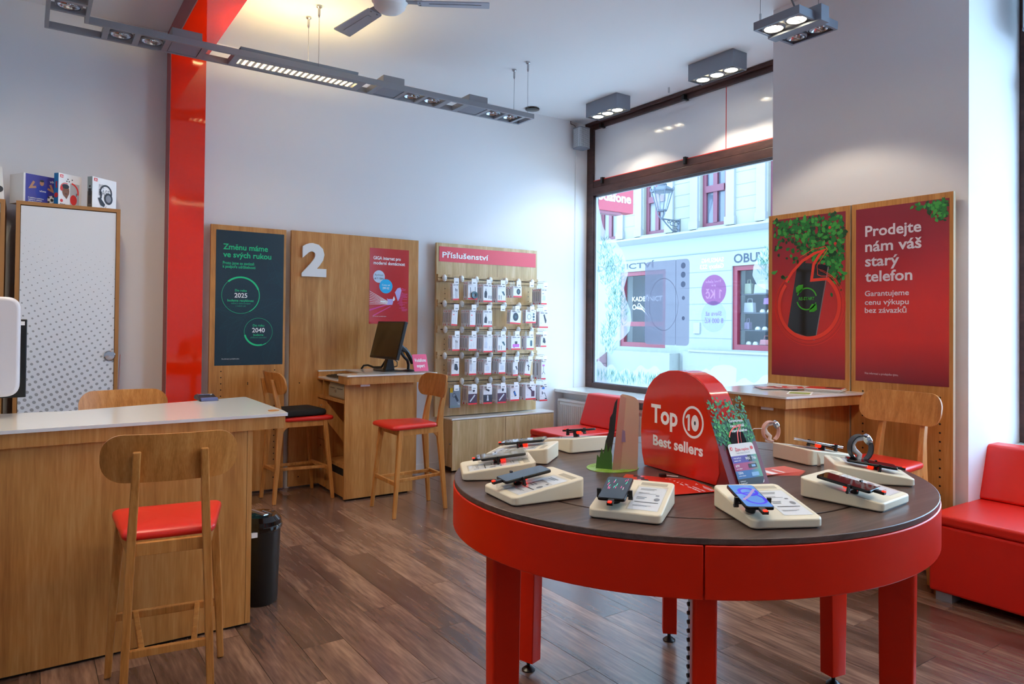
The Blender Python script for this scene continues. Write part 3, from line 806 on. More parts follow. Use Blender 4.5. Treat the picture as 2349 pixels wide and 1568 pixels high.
for s_, c, z, h in (('Do roku', 1.4825, 1.695, 0.019), ('budeme recyklovat', 1.4825, 1.611, 0.019)): pf.textc(b, s_, c, z, h, 2, 0.012)
pf.ring(b, 1.4825, 1.664, 0.143, 0.157, 2, 20, 132); pf.ring(b, 1.4825, 1.664, 0.1475, 0.1545, 2, -62, 20); pf.ring(b, 1.4825, 1.664, 0.1498, 0.1525, 2, 132, 298)
part(po, 'ring_print', b, M['green']); b = MB()
for s_, c, z, h in (('Do roku', 1.63, 1.405, 0.019), ('budeme', 1.63, 1.326, 0.018)): pf.textc(b, s_, c, z, h, 2, 0.012)
pf.ring(b, 1.63, 1.36, 0.106, 0.12, 2, 193, 285); pf.ring(b, 1.63, 1.36, 0.112, 0.119, 2, 285, 303); pf.ring(b, 1.63, 1.36, 0.1145, 0.117, 2, -57, 193)
part(po, 'ring_print', b, M['green'])
b = MB(); pf.textc(b, '2025', 1.4835, 1.645, 0.037, 2, 0.012); part(po, 'year_lettering', b, M['whitep'])
b = MB(); pf.textc(b, '2040', 1.63, 1.356, 0.037, 2, 0.012); part(po, 'year_lettering', b, M['whitep'])
b = MB()
pf.text(b, 'Více informací u prodejního týmu.', 1.337, 1.478, 1.132, 0.009, 2, 0)
part(po, 'footnote_lettering', b, M['whitep'])
b = MB()
pf.text(b, 'veškerý elektroodpad', 1.405, 1.561, 1.59, 0.015, 2, 0); pf.text(b, 'z našich sítí', 1.442, 1.524, 1.569, 0.014, 2, 0); pf.text(b, 'uhlíkově neutrální', 1.565, 1.696, 1.306, 0.014, 2, 0)
part(po, 'small_lettering', b, mat('print_green_dim', '#1f9b77', 0.5))
b = MB()
def vein_leaf(u, v, ln, ang, w):
    c, q = math.cos(ang), math.sin(ang)
    def T(a, bb): return (min(1.834, max(1.284, u + a * c - bb * q)), max(1.083, v + a * q + bb * c))
    n = 12; upp = []; lo = []
    for i in range(n + 1):
        t_ = i / n; h = w * math.sin(PI * t_ ** 0.85) * (1 - 0.15 * t_)
        upp.append(T(ln * t_, h)); lo.append(T(ln * t_, -h))
    pf.line(b, upp, 0.0018, 1); pf.line(b, lo, 0.0018, 1); pf.line(b, [T(0, 0), T(ln, 0)], 0.002, 1)
    for i in range(1, n - 1):
        t_ = i / n; h = w * math.sin(PI * min(1, t_ + 0.18) ** 0.85) * 0.92
        pf.line(b, [T(ln * t_, 0), T(ln * min(1, t_ + 0.17), h)], 0.0012, 1); pf.line(b, [T(ln * t_, 0), T(ln * min(1, t_ + 0.17), -h)], 0.0012, 1)
vein_leaf(1.72, 1.99, 0.27, -1.2, 0.06); vein_leaf(1.82, 1.86, 0.16, -2.6, 0.05); vein_leaf(1.52, 1.5, 0.34, 0.42, 0.07)
vein_leaf(1.52, 1.5, 0.24, 2.95, 0.05); vein_leaf(1.52, 1.49, 0.33, -2.0, 0.07); vein_leaf(1.5, 1.47, 0.2, -2.7, 0.05); vein_leaf(1.7, 1.09, 0.2, 1.3, 0.06)
part(po, 'leaf_outline', b, M['teal'])

g = thing('number_board', 'wide oak board behind the till desk with a large white number two', 'board', (2.51, 6.14, 0.02))
part(g, 'panel', MB().box(1.899, 3.127, YP, YP + 0.03, 0.02, 2.243), M['oak'], bevel=0.001)
part(g, 'wall_batten', MB().box(1.96, 2.0, YP + 0.03, YB - 0.003, 0.1, 2.1).box(3.02, 3.06, YP + 0.03, YB - 0.003, 0.1, 2.1), M['oak_edge'])
part(g, 'peg_hole', holes(bf, (1.985,), (0.915, 0.10)), M['dark'])
nf = Fr((0, YP - 0.026, 0), (1, 0, 0), (0, 0, 1), (0, -1, 0))
vs, fs = glyphs('2', 0.045)
# raised numeral: front face plus side walls
def raised(txt, fr, x0, x1, z0, z1, depth, bold):
    vs, fs = glyphs(txt, bold)
    xs = [p[0] for p in vs]; zs = [p[1] for p in vs]
    kx = (x1 - x0) / (max(xs) - min(xs)); kz = (z1 - z0) / (max(zs) - min(zs))
    P = [(x0 + (p[0] - min(xs)) * kx, z0 + (p[1] - min(zs)) * kz) for p in vs]
    b = MB()
    n = len(P)
    ed = {}
    for f in fs:
        for i in range(len(f)):
            k = tuple(sorted((f[i], f[(i + 1) % len(f)]))); ed[k] = ed.get(k, 0) + 1
    front = [fr.P(u, v, 0) for u, v in P]; back = [p - fr.N * depth for p in front]
    b.add(front + back, list(fs) + [(a, c, c + n, a + n) for (a, c), q in ed.items() if q == 1] + [tuple(i + n for i in f) for f in fs])
    return b
part(g, 'numeral', raised('2', nf, 1.985, 2.205, 1.846, 2.142, 0.024, 0.05), M['white'], label='thick white number 2')
po = part(g, 'poster', MB().box(2.625, 3.0245, YP - 0.0015, YP, 1.437, 2.141), mat('poster_red', '#c5242c', 0.2, coat=0.2), label='red internet poster')
b = MB()
pf.text(b, 'GIGA internet pro', 2.661, 2.939, 2.036, 0.031, 3); pf.text(b, 'moderní domácnost', 2.662, 2.985, 1.99, 0.031, 3)
part(po, 'heading_lettering', b, M['whitep']); b = MB(); pf.text(b, 'Více informací u prodejního týmu.', 2.659, 2.797, 1.503, 0.008, 3, 0); part(po, 'footnote_lettering', b, M['whitep']); b = MB()
pf.text(b, '299 Kč', 2.755, 2.825, 1.761, 0.02, 5); pf.text(b, 'Ceny od', 2.75, 2.83, 1.793, 0.017, 5, 0)
part(po, 'price_lettering', b, M['whitep']); b = MB()
rr = random.Random(5)
for i in range(8): pf.line(b, [(2.627, 1.62 + i * 0.017), (2.81, 1.635 + (i - 3.5) * 0.004)], 0.0035, 2)
pf.poly(b, [(2.735, 1.637), (2.79, 1.637), (2.79, 1.652), (2.735, 1.652)], 3)
pf.poly(b, [(2.865, 1.68), (2.873, 1.7), (2.885, 1.67), (2.875, 1.652), (2.862, 1.656)], 3)
part(po, 'fibre_print', b, M['whitep'])
b = MB(); pf.disc(b, 2.7195, 1.877, 0.0585, 3)
part(po, 'pale_disc', b, mat('print_pale', '#cdddf0', 0.4))
b = MB(); pf.disc(b, 2.79, 1.789, 0.067, 4)
part(po, 'cyan_disc', b, mat('print_cyan', '#16b8f0', 0.4))
b = MB(); pf.text(b, 'Rychlosti', 2.678, 2.762, 1.884, 0.017, 4, 0); pf.text(b, 'až 1 Gb/s', 2.673, 2.767, 1.852, 0.017, 4)
part(po, 'dark_lettering', b, M['inkd'])
b = MB()
pf.poly(b, [(2.8, 1.676), (2.815, 1.67), (2.86, 1.672), (2.866, 1.645), (2.858, 1.617), (2.8, 1.613), (2.812, 1.645)], 3)
pf.poly(b, [(2.882, 1.735), (2.91, 1.775), (2.94, 1.782), (2.95, 1.755), (2.935, 1.69), (2.915, 1.65), (2.9, 1.69)], 3)
part(po, 'cable_print', b, mat('print_lilac', '#c9b8ee', 0.4))
b = MB()
for i in range(26):
    z = 1.56 + i * 0.0085
    pf.rect(b, 2.9 + abs(z - 1.66) * 0.35 + rr.uniform(0, 0.03), 2.95 + rr.uniform(0, 0.068), z, z + 0.003, 2)
pf.poly(b, [(2.627, 1.57), (2.80, 1.62), (2.80, 1.612), (2.627, 1.555)], 2); pf.poly(b, [(2.66, 1.515), (2.83, 1.6), (2.845, 1.6), (2.67, 1.51)], 2)
part(po, 'streak_marks', b, mat('print_magenta', '#e0459a', 0.4))

# accessory board with hook rails and cupboard below
g = thing('accessory_board', 'oak accessory board with red heading strip and five hook rails', 'board', (3.94, 6.12, 0.53))
part(g, 'panel', MB().box(3.323, 4.553, 6.125, 6.155, 0.53, 2.24), M['oak_window_lit'], bevel=0.001)
part(g, 'wall_batten', MB().box(3.4, 3.44, 6.155, YB - 0.003, 0.6, 2.1).box(4.44, 4.48, 6.155, YB - 0.003, 0.6, 2.1), M['oak_edge'])
af = Fr((0, 6.125, 0), (1, 0, 0), (0, 0, 1), (0, -1, 0))
hz = [1.79, 1.74, 1.69, 1.535, 1.485, 1.44, 1.29, 1.24, 1.19, 1.035, 0.985, 0.94]
part(g, 'peg_hole', holes(af, (3.42, 4.44), hz, 0.005), M['dark'])
ban = part(g, 'heading_strip', MB().box(3.351, 4.532, 6.122, 6.125, 2.057, 2.205), mat('heading_red', '#e2404e', 0.4), label='red heading strip')
hf = Fr((0, 6.122, 0), (1, 0, 0), (0, 0, 1), (0, -1, 0))
b = MB(); hf.text(b, 'Příslušenství', 3.385, 3.925, 2.097, 0.056)
part(ban, 'white_lettering', b, M['whitep'])
ROWZ = [1.892, 1.641, 1.385, 1.128, 0.870]
for z in ROWZ:
    r_ = part(g, 'hook_rail', MB().box(3.331, 4.551, 6.103, 6.125, z + 0.006, z + 0.038).box(3.331, 4.551, 6.103, 6.125, z - 0.028, z - 0.002).box(3.331, 4.551, 6.117, 6.125, z - 0.002, z + 0.006), M['oak_window_lit'])
    part(r_, 'rail_slot', MB().box(3.37, 4.52, 6.112, 6.117, z - 0.002, z + 0.006), M['dark'])

cbd = thing('low_cabinet', 'low oak two door cabinet with white top under the accessory board', 'cabinet', (4.04, 6.08, 0))
part(cbd, 'body', MB().box(3.425, 4.668, 5.975, 6.19, 0.05, 0.508), M['oak_window_lit'])
part(cbd, 'plinth', MB().box(3.46, 4.64, 6.02, 6.18, 0.0, 0.05), M['dark'])
part(cbd, 'top', MB().box(3.418, 4.675, 5.955, 6.192, 0.508, 0.524), M['white_lam'], bevel=0.002)
for x0, x1 in ((3.427, 4.045), (4.05, 4.667)):
    d_ = part(cbd, 'door', MB().box(x0, x1, 5.957, 5.975, 0.02, 0.503), M['oak_window_lit'], bevel=0.001)
part(cbd, 'side_lock', MB().rod((3.425, 5.995, 0.275), (3.417, 5.995, 0.275), 0.009, 12), M['knob'])

# ------------------------------------------------------------------ dotted cabinets at the left
dot = mat('door_white', '#e9edf2', 0.4)
def dots():
    m = mat('dotted_door', '#e6e9ef', 0.35)
    nt = m.node_tree; N = nt.nodes; L = nt.links
    tc = N.new('ShaderNodeTexCoord'); sp = N.new('ShaderNodeSeparateXYZ'); L.new(tc.outputs['Object'], sp.inputs[0])
    def mth(op, a, b_=None, c=None):
        n = N.new('ShaderNodeMath'); n.operation = op
        for i, q in enumerate((a, b_, c)):
            if q is None: continue
            if isinstance(q, (int, float)): n.inputs[i].default_value = q
            else: L.new(q, n.inputs[i])
        return n.outputs[0]
    X, Z = sp.outputs[0], sp.outputs[2]
    # gently bent lattice
    wz = mth('MULTIPLY', mth('SINE', mth('MULTIPLY', Z, 2.6)), 0.05)
    wx = mth('MULTIPLY', mth('SINE', mth('MULTIPLY_ADD', X, 5.0, 0.6)), 0.045)
    xx = mth('ADD', X, wz); zz = mth('ADD', Z, wx)
    u = mth('MULTIPLY', mth('ADD', mth('MULTIPLY', xx, 0.80), mth('MULTIPLY', zz, 0.60)), 26.0)
    v = mth('MULTIPLY', mth('SUBTRACT', mth('MULTIPLY', zz, 0.80), mth('MULTIPLY', xx, 0.60)), 26.0)
    fu = mth('SUBTRACT', mth('FRACT', u), 0.5); fv = mth('SUBTRACT', mth('FRACT', v), 0.5)
    d = mth('SQRT', mth('ADD', mth('MULTIPLY', fu, fu), mth('MULTIPLY', fv, fv)))
    rad_ = mth('MULTIPLY', mth('SUBTRACT', 2.12, mth('ADD', Z, mth('MULTIPLY', X, 0.25))), 0.225)
    rad_ = mth('MINIMUM', mth('MAXIMUM', rad_, 0.0), 0.36)
    k = mth('LESS_THAN', d, rad_)
    mx = N.new('ShaderNodeMix'); mx.data_type = 'RGBA'
    L.new(k, mx.inputs[0]); mx.inputs[6].default_value = lin('#e6e9ef'); mx.inputs[7].default_value = lin('#a3a4aa')
    L.new(mx.outputs[2], N['Principled BSDF'].inputs['Base Color'])
    return m
M['dots'] = dots()
edge = mat('cabinet_edge', '#a8743f', 0.5)
def tallcab(x0, x1, label, handle):
    c = thing('tall_cabinet', label, 'cabinet', ((x0 + x1) / 2, 5.96, 0), group='tall dotted cabinets')
    w = 0.024
    part(c, 'carcass', MB().box(x0, x0 + w, 5.75, 6.18, 0, 2.24).box(x1 - w, x1, 5.75, 6.18, 0, 2.24).box(x0 + w, x1 - w, 5.75, 6.18, 2.24 - w, 2.24).box(x0 + w, x1 - w, 5.8, 6.18, 0.05, 0.08).box(x0 + w, x1 - w, 6.16, 6.18, 0.08, 2.2), edge)
    d_ = part(c, 'door', MB().box(x0 + w + 0.003, x1 - w - 0.003, 5.756, 5.776, 0.06, 2.24 - w - 0.006), M['dots'])
    if handle:
        part(d_, 'handle', MB().lathe([(0.0, 0), (0.034, 0.001), (0.036, 0.008), (0.03, 0.014), (0.0, 0.015)], 0, 0, 24), M['chrome'], smooth=40)
        h = d_.children[0]; h.rotation_euler = (PI / 2, 0, 0); h.location = Vector((0.503, 5.756, 1.195)) - ORI[c]
        for v in h.data.vertices: v.co += ORI[c]
tallcab(-0.056, 0.556, 'tall cabinet with white door of grey halftone dots and oak edges', True)
tallcab(-0.74, -0.115, 'second tall dotted cabinet cut off by the left picture edge', False)
rb = thing('red_folder', 'red folder peeping out between the tall cabinet and the wall', 'folder', (0.58, 6.02, 0.0))
b = MB(); b.add([(0.562, 5.98, 0.0), (0.594, 6.0, 1.19), (0.602, 6.06, 1.19), (0.566, 6.06, 0.0)], [(0, 1, 2, 3)])
b.add([(0.558, 5.98, 0.0), (0.590, 6.0, 1.19), (0.598, 6.06, 1.19), (0.562, 6.06, 0.0)], [(3, 2, 1, 0)])
part(rb, 'cover', b, M['redp'])

# ------------------------------------------------------------------ left counter
ct = thing('service_counter', 'large oak service counter with white top in the left foreground', 'counter', (0.4, 3.8, 0))
part(ct, 'front_panel', MB().box(-1.2, 0.885, 3.495, 3.52, 0.012, 0.932), M['oak'])
part(ct, 'end_panel', MB().box(0.887, 0.910, 3.495, 4.2, 0.012, 0.932), M['oak'])
part(ct, 'plinth', MB().box(-1.2, 0.9, 3.51, 4.15, 0.0, 0.012), M['dark'])
part(ct, 'apron', MB().box(-1.2, 1.060, 3.478, 3.50, 0.929, 0.988).box(1.040, 1.062, 3.50, 4.3, 0.929, 0.988).box(-1.2, 1.04, 3.5, 4.0, 0.955, 0.988), M['oak'])
topp = [(-1.2, 3.47), (1.070, 3.47), (1.082, 3.6), (1.083, 4.335), (0.95, 4.295), (0.19, 4.068), (0.0, 4.09), (-1.2, 4.12)]
part(ct, 'top', MB().prism(rpoly(topp, [0.001, 0.006, 0.05, 0.02, 0.03, 0.05, 0.02, 0.001]), 0.9885, 1.003), M['white_lam'], bevel=0.003)
part(ct, 'grommet', MB().lathe([(0.001, 1.0031), (0.027, 1.0032), (0.027, 1.007), (0.001, 1.0072)], 1.034, 3.586, 28), mat('cork', '#b5793f', 0.5))
pt_ = thing('card_reader', 'small dark card reader lying at the back edge of the white counter', 'card reader', (0.86, 4.27, 1.003))
b = MB(); b.prism([(4.19, 1.003), (4.36, 1.003), (4.36, 1.018), (4.33, 1.03), (4.21, 1.012)], 0.805, 0.905, 'x')
part(pt_, 'body', b, M['black'], bevel=0.003)
part(pt_, 'screen', MB().box(0.82, 0.89, 4.30, 4.355, 1.027, 1.033), M['chrome'])
part(pt_, 'card_slot', MB().box(0.812, 0.898, 4.185, 4.215, 1.004, 1.022), mat('bluegrey', '#5d6593', 0.4), bevel=0.002)

# displays at the left edge, standing on the counter
mo = thing('white_display', 'white rounded back of a desk display at the left picture edge', 'monitor', (-0.25, 3.9, 1.003))
o_ = part(mo, 'rear_shell', MB().prism(rpoly([(-0.47, 1.10), (-0.012, 1.10), (-0.012, 1.548), (-0.47, 1.548)], 0.06, 8), 3.88, 3.93, 'y'), mat('display_shell', '#d3cdd1', 0.3), smooth=40, bevel=0.016, seg=4)
part(mo, 'foot', MB().box(-0.33, -0.15, 3.84, 4.0, 1.003, 1.015), M['white'], bevel=0.004)
part(mo, 'neck', MB().box(-0.27, -0.21, 3.93, 3.96, 1.01, 1.3), M['white'])
part(mo, 'edge_tab', MB().prism([(1.2, 3.932), (1.34, 3.932), (1.2, 3.94)], -0.02, -0.008, 'x'), M['white'])
mo = thing('black_display', 'black flat monitor just behind the white display', 'monitor', (-0.26, 4.02, 1.003))
part(mo, 'panel', MB().box(-0.53, 0.012, 4.0, 4.03, 1.085, 1.448), M['black'], bevel=0.003)
part(mo, 'sticker', MB().box(-0.03, 0.003, 3.9985, 4.0, 1.42, 1.438), M['whitep'])
part(mo, 'foot', MB().box(-0.36, -0.16, 3.99, 4.09, 1.003, 1.014).box(-0.29, -0.23, 4.03, 4.05, 1.014, 1.2), M['black'])

# ------------------------------------------------------------------ boxes on top of the tall cabinet
def crate(name, label, cx, cy, phi, w, d, h, mats):
    t_ = thing(name, label, 'box', (cx, cy, 2.24), rot=math.radians(phi))
    b = MB(); b.box(0, w, 0, d, 0, h)
    part(t_, 'carton', b, mats, bevel=0.001)
    return t_, Fr((0, 0, 0), (1, 0, 0), (0, 0, 1), (0, -1, 0)), Fr((0, 0, 0), (0, 1, 0), (0, 0, 1), (-1, 0, 0))
skin = mat('print_skin', '#8a5a42', 0.5); skin2 = mat('print_skin_light', '#c08a68', 0.5)
blu = mat('print_blue', '#1f2f9e', 0.4); violet = mat('box_violet', '#3c3796', 0.35)
T1, f1, s1 = crate('phone_carton', 'white and violet carton with a flexing man in a blue shirt', -0.018, 5.8, 28, 0.215, 0.165, 0.2, M['paper'])
b = MB(); f1.rect(b, 0.012, 0.214, 0.002, 0.198, 1); part(T1, 'front_print', b, violet)
b = MB()
f1.poly(b, [(0.075, 0.09), (0.085, 0.12), (0.105, 0.128), (0.13, 0.128), (0.15, 0.12), (0.16, 0.095), (0.155, 0.04), (0.085, 0.04)], 2)
part(T1, 'shirt_print', b, blu)
b = MB()
f1.disc(b, 0.117, 0.147, 0.014, 3, 16, 0.019); f1.line(b, [(0.08, 0.115), (0.043, 0.108), (0.066, 0.152)], 0.015, 3); f1.line(b, [(0.155, 0.115), (0.19, 0.1), (0.172, 0.145)], 0.015, 3)
part(T1, 'figure_print', b, skin2)
b = MB()
f1.text(b, 'vivo', 0.168, 0.222, 0.158, 0.018, 3); f1.text(b, 'vivo', 0.1, 0.145, 0.085, 0.014, 4)
for i, t_ in enumerate(('K každému mobilnímu', 'telefonu získáte', 'příslušenství nad')): f1.text(b, t_, 0.03, 0.13 - 0.01 * i, 0.034 - 0.0125 * i, 0.008, 3)
f1.disc(b, 0.185, 0.04, 0.03, 2, 20)
part(T1, 'white_lettering', b, M['whitep'])
b = MB(); f1.poly(b, [(0.178, 0.03), (0.192, 0.03), (0.196, 0.044), (0.185, 0.052), (0.174, 0.044)], 3)
for a in range(5): f1.disc(b, 0.185 + 0.026 * math.cos(a * 1.257), 0.04 + 0.026 * math.sin(a * 1.257), 0.007, 3, 8)
f1.disc(b, 0.117, 0.161, 0.014, 4, 12, 0.008)
part(T1, 'dark_print', b, M['inkd'])
T2, f2, s2 = crate('headphone_box', 'white headphone box with a smiling child and red headphones', 0.181, 5.80, 35, 0.172, 0.044, 0.225, M['whitep'])
b = MB(); s2.rect(b, 0.001, 0.043, 0.001, 0.224, 1); part(T2, 'blue_side', b, mat('print_azure', '#1c7fc4', 0.4))
b = MB(); s2.disc(b, 0.02, 0.07, 0.018, 2, 18); s2.rect(b, 0.012, 0.026, 0.12, 0.165, 2); part(T2, 'side_print', b, M['redp'])
b = MB(); f2.rect(b, 0.01, 0.034, 0.195, 0.216, 1)
f2.disc(b, 0.023, 0.035, 0.011, 1, 18); part(T2, 'logo_print', b, M['redp']); b = MB(); f2.disc(b, 0.021, 0.12, 0.01, 4, 16, 0.018); f2.disc(b, 0.112, 0.05, 0.026, 2, 20, 0.036); f2.ring(b, 0.085, 0.105, 0.055, 0.066, 2, -15, 80)
f2.ring(b, 0.05, 0.125, 0.032, 0.037, 4, 60, 180)
part(T2, 'red_print', b, M['redp'])
b = MB(); f2.text(b, 'JBL', 0.013, 0.031, 0.2, 0.011, 3); part(T2, 'white_lettering', b, M['whitep'])
b = MB(); f2.disc(b, 0.053, 0.105, 0.027, 2, 20, 0.042); f2.poly(b, [(0.04, 0.07), (0.07, 0.07), (0.06, 0.05)], 2); part(T2, 'face_print', b, skin)
b = MB(); f2.disc(b, 0.05, 0.137, 0.027, 3, 20, 0.017); f2.rect(b, 0.042, 0.047, 0.11, 0.114, 3); f2.rect(b, 0.061, 0.066, 0.11, 0.114, 3); f2.rect(b, 0.046, 0.062, 0.083, 0.087, 3)
for q, (u, v) in enumerate(((0.068, 0.19), (0.1, 0.19), (0.078, 0.175), (0.06, 0.175))): f2.disc(b, u, v, 0.005, 2, 6)
f2.text(b, 'Bluetooth', 0.012, 0.05, 0.01, 0.006, 2); f2.rect(b, 0.13, 0.135, 0.08, 0.1, 3)
part(T2, 'dark_print', b, M['inkd'])
b = MB(); f2.rect(b, 0.085, 0.155, 0.015, 0.165, 1); part(T2, 'window_print', b, mat('print_greyish', '#c3c4c8', 0.2))
T3, f3, s3 = crate('headphone_box', 'white headphone box with large black headphones, right end of cabinet top', 0.383, 5.8, 40, 0.21, 0.044, 0.225, M['whitep'])
b = MB(); s3.rect(b, 0.001, 0.043, 0.001, 0.12, 1); part(T3, 'side_print', b, mat('print_dusk', '#6b675f', 0.5))
b = MB(); s3.rect(b, 0.001, 0.043, 0.12, 0.224, 1); part(T3, 'side_print', b, mat('print_sky', '#90a3ab', 0.5))
b = MB(); s3.rect(b, 0.008, 0.034, 0.09, 0.14, 2); s3.disc(b, 0.021, 0.155, 0.008, 2, 12); s3.rect(b, 0.01, 0.019, 0.03, 0.09, 2); s3.rect(b, 0.023, 0.032, 0.03, 0.09, 2)
part(T3, 'figure_print', b, M['inkd']); b = MB()
f3.disc(b, 0.138, 0.085, 0.038, 3, 24, 0.042); f3.poly(b, [(0.045, 0.08), (0.068, 0.085), (0.11, 0.04), (0.1, 0.02), (0.07, 0.03)], 3)
f3.ring(b, 0.115, 0.125, 0.045, 0.058, 3, -35, 200, sx=0.95); f3.rect(b, 0.065, 0.08, 0.08, 0.13, 3); f3.line(b, [(0.12, 0.03), (0.11, 0.008)], 0.003, 3)
part(T3, 'headphone_print', b, M['inkd'])
b = MB(); f3.disc(b, 0.138, 0.085, 0.024, 4, 24, 0.027); f3.text(b, 'BASS', 0.055, 0.15, 0.1, 0.045, 2, 0); f3.text(b, 'PURE', 0.055, 0.1, 0.155, 0.025, 2, 0); part(T3, 'grey_print', b, M['ink'])
b = MB(); f3.rect(b, 0.012, 0.042, 0.195, 0.217, 1); f3.poly(b, [(0.19, 0.001), (0.205, 0.001), (0.19, 0.012)], 2); part(T3, 'red_print', b, M['redp'])
b = MB(); f3.text(b, 'JBL', 0.016, 0.038, 0.2, 0.012, 3); part(T3, 'white_lettering', b, M['whitep'])
bx = thing('white_carton', 'white carton on the second cabinet at the left picture edge', 'box', (-0.2, 5.8, 2.24))
part(bx, 'carton', MB().prism([(-0.3, 2.24), (-0.122, 2.24), (-0.137, 2.46), (-0.3, 2.46)], 5.78, 5.9, 'y'), M['paper'])
b = MB(); Fr((0, 5.78, 0), (1, 0, 0), (0, 0, 1), (0, -1, 0)).disc(b, -0.15, 2.31, 0.022); part(bx, 'dark_print', b, M['inkd'])

# ------------------------------------------------------------------ stools
def make_stool(label):
    s = thing('bar_stool', label, 'stool', (0, 0, 0), rot=0.0, group='oak bar stools with red seats')
    lg = M['oak_leg']
    for sd in (-1, 1):
        part(s, 'leg', MB().sweep([(0.232, sd * 0.212, 0.0), (0.205, sd * 0.196, 0.3), (0.172, sd * 0.172, 0.648)], [(0.013, 0.013), (0.016, 0.016), (0.019, 0.019)]), lg, bevel=0.006, seg=3)
        pts = [(-0.232, sd * 0.146, 0), (-0.206, sd * 0.136, 0.3), (-0.186, sd * 0.128, 0.56), (-0.184, sd * 0.124, 0.66), (-0.2, sd * 0.118, 0.78), (-0.228, sd * 0.113, 0.9), (-0.249, sd * 0.11, 0.985)]
        part(s, 'leg', MB().sweep(pts, [(0.014, 0.013), (0.018, 0.014), (0.026, 0.015), (0.026, 0.015), (0.02, 0.0145), (0.016, 0.014), (0.012, 0.0135)]), lg, bevel=0.005, seg=3, label='rear leg rising to hold the backrest')
    fr = MB()
    for sd in (-1, 1):
        fr.beam((0.17, sd * 0.172, 0.622), (-0.185, sd * 0.126, 0.622), 0.022, 0.045)
        g0 = []
        for i in range(7):
            a = PI / 2 * i / 6
            g0.append((-0.165 + 0.06 * (1 - math.cos(a)) , 0.60 - 0.07 * (1 - math.sin(a))))
        fr.prism([(-0.165, 0.60)] + g0, sd * 0.128 - 0.011, sd * 0.128 + 0.011, 'y')
    fr.beam((0.17, -0.17, 0.622), (0.17, 0.17, 0.622), 0.022, 0.045); fr.beam((-0.18, -0.122, 0.622), (-0.18, 0.122, 0.622), 0.022, 0.045)
    part(s, 'seat_frame', fr, lg, bevel=0.002)
    base = rpoly([(0.25, -0.212), (0.25, 0.212), (-0.158, 0.155), (-0.158, -0.155)], [0.05, 0.05, 0.045, 0.045], 7)
    cx = 0.046
    rings = []
    for z, k in ((0.645, 0.955), (0.65, 0.985), (0.658, 1.0), (0.668, 1.0), (0.677, 0.985), (0.683, 0.95), (0.687, 0.86), (0.689, 0.6), (0.689, 0.3)):
        rings.append([(cx + (x - cx) * k, y * k, z - 0.006 * ((x - cx) / 0.2) ** 2 * (z > 0.66)) for x, y in base])
    part(s, 'seat', MB().loft(rings), M['red_seat'], smooth=60, label='padded red seat')
    b = MB(); vs = []; fs = []
    n = 26; rz = 0.075; H = 0.088; zc = 0.955; HW = 0.228
    for i in range(n + 1):
        t_ = -math.cos(PI * i / n); y = HW * t_
        e = HW - abs(y)
        h = H if e > rz else H - rz + math.sqrt(max(0, rz * rz - (rz - e) ** 2))
        h = max(h, 0.003)
        for side, off in ((0, 0.0), (1, -0.013)):
            for zz in (-1, -0.5, 0, 0.5, 1):
                z = zc + zz * h
                xx = -0.222 + 0.05 * (y / HW) ** 2 - 0.2 * (z - zc) + off
                vs.append((xx, y, z))
    for i in range(n):
        a = i * 10; c = (i + 1) * 10
        for k in range(4):
            fs.append((a + k, a + k + 1, c + k + 1, c + k)); fs.append((a + 5 + k, c + 5 + k, c + 6 + k, a + 6 + k))
        fs.append((a, c, c + 5, a + 5)); fs.append((a + 4, a + 9, c + 9, c + 4))
    fs.append((0, 5, 6, 7, 8, 9, 4, 3, 2, 1)); e = n * 10
    fs.append((e, e + 1, e + 2, e + 3, e + 4, e + 9, e + 8, e + 7, e + 6, e + 5))
    b.add(vs, fs)
    part(s, 'backrest', b, M['oak_leg'], smooth=40)
    part(s, 'footrest', MB().beam((0.21, -0.196, 0.247), (0.21, 0.196, 0.247), 0.022, 0.03), lg, bevel=0.003)
    part(s, 'footrest', MB().beam((-0.212, -0.134, 0.262), (-0.212, 0.134, 0.262), 0.02, 0.028), lg, bevel=0.003)
    for sd in (-1, 1):
        part(s, 'stretcher', MB().beam((0.205, sd * 0.115, 0.25), (-0.21, sd * 0.085, 0.262), 0.02, 0.024), lg, bevel=0.003)
    for x, y in ((0.232, 0.212), (0.232, -0.212), (-0.232, 0.146), (-0.232, -0.146)):
        part(s, 'foot_pad', MB().cyl(x, y, 0.0, 0.004, 0.011, 10), M['black'])
    return s
st = make_stool('oak bar stool with red seat at the front of the left counter, back to viewer')
st.location = (0.478, 3.035, 0); st.rotation_euler = (0, 0, math.radians(82))
def stool(label, x, y, deg, sc=1.0):
    o = copy_tree(st); o['label'] = label; o.location = (x, y, 0); o.rotation_euler = (0, 0, math.radians(deg)); o.scale = (sc, sc, sc)
    return o
stool('oak bar stool carrying a black cushion, left of the till desk', 1.867, 5.83, 4)
stool('oak bar stool with red seat at the right side of the till desk', 2.505, 5.0, 179)
stool('oak bar stool behind the left counter, only its backrest showing', 0.49, 4.45, -88)
stool('oak bar stool with red seat before the right poster boards', 3.99, 2.1, 178, 1.035)
cu = thing('seat_cushion', 'flat black cushion on the red seat of the stool by the till desk', 'cushion', (1.86, 5.83, 0.688), rot=math.radians(4))
base = rpoly([(0.2, -0.185), (0.2, 0.185), (-0.19, 0.17), (-0.19, -0.17)], 0.05, 6)
part(cu, 'cover', MB().loft([[(x * k, y * k, z) for x, y in base] for z, k in ((0.0, 0.97), (0.006, 1.0), (0.03, 1.01), (0.042, 0.97), (0.05, 0.85), (0.053, 0.5))]), M['cush'], smooth=60)

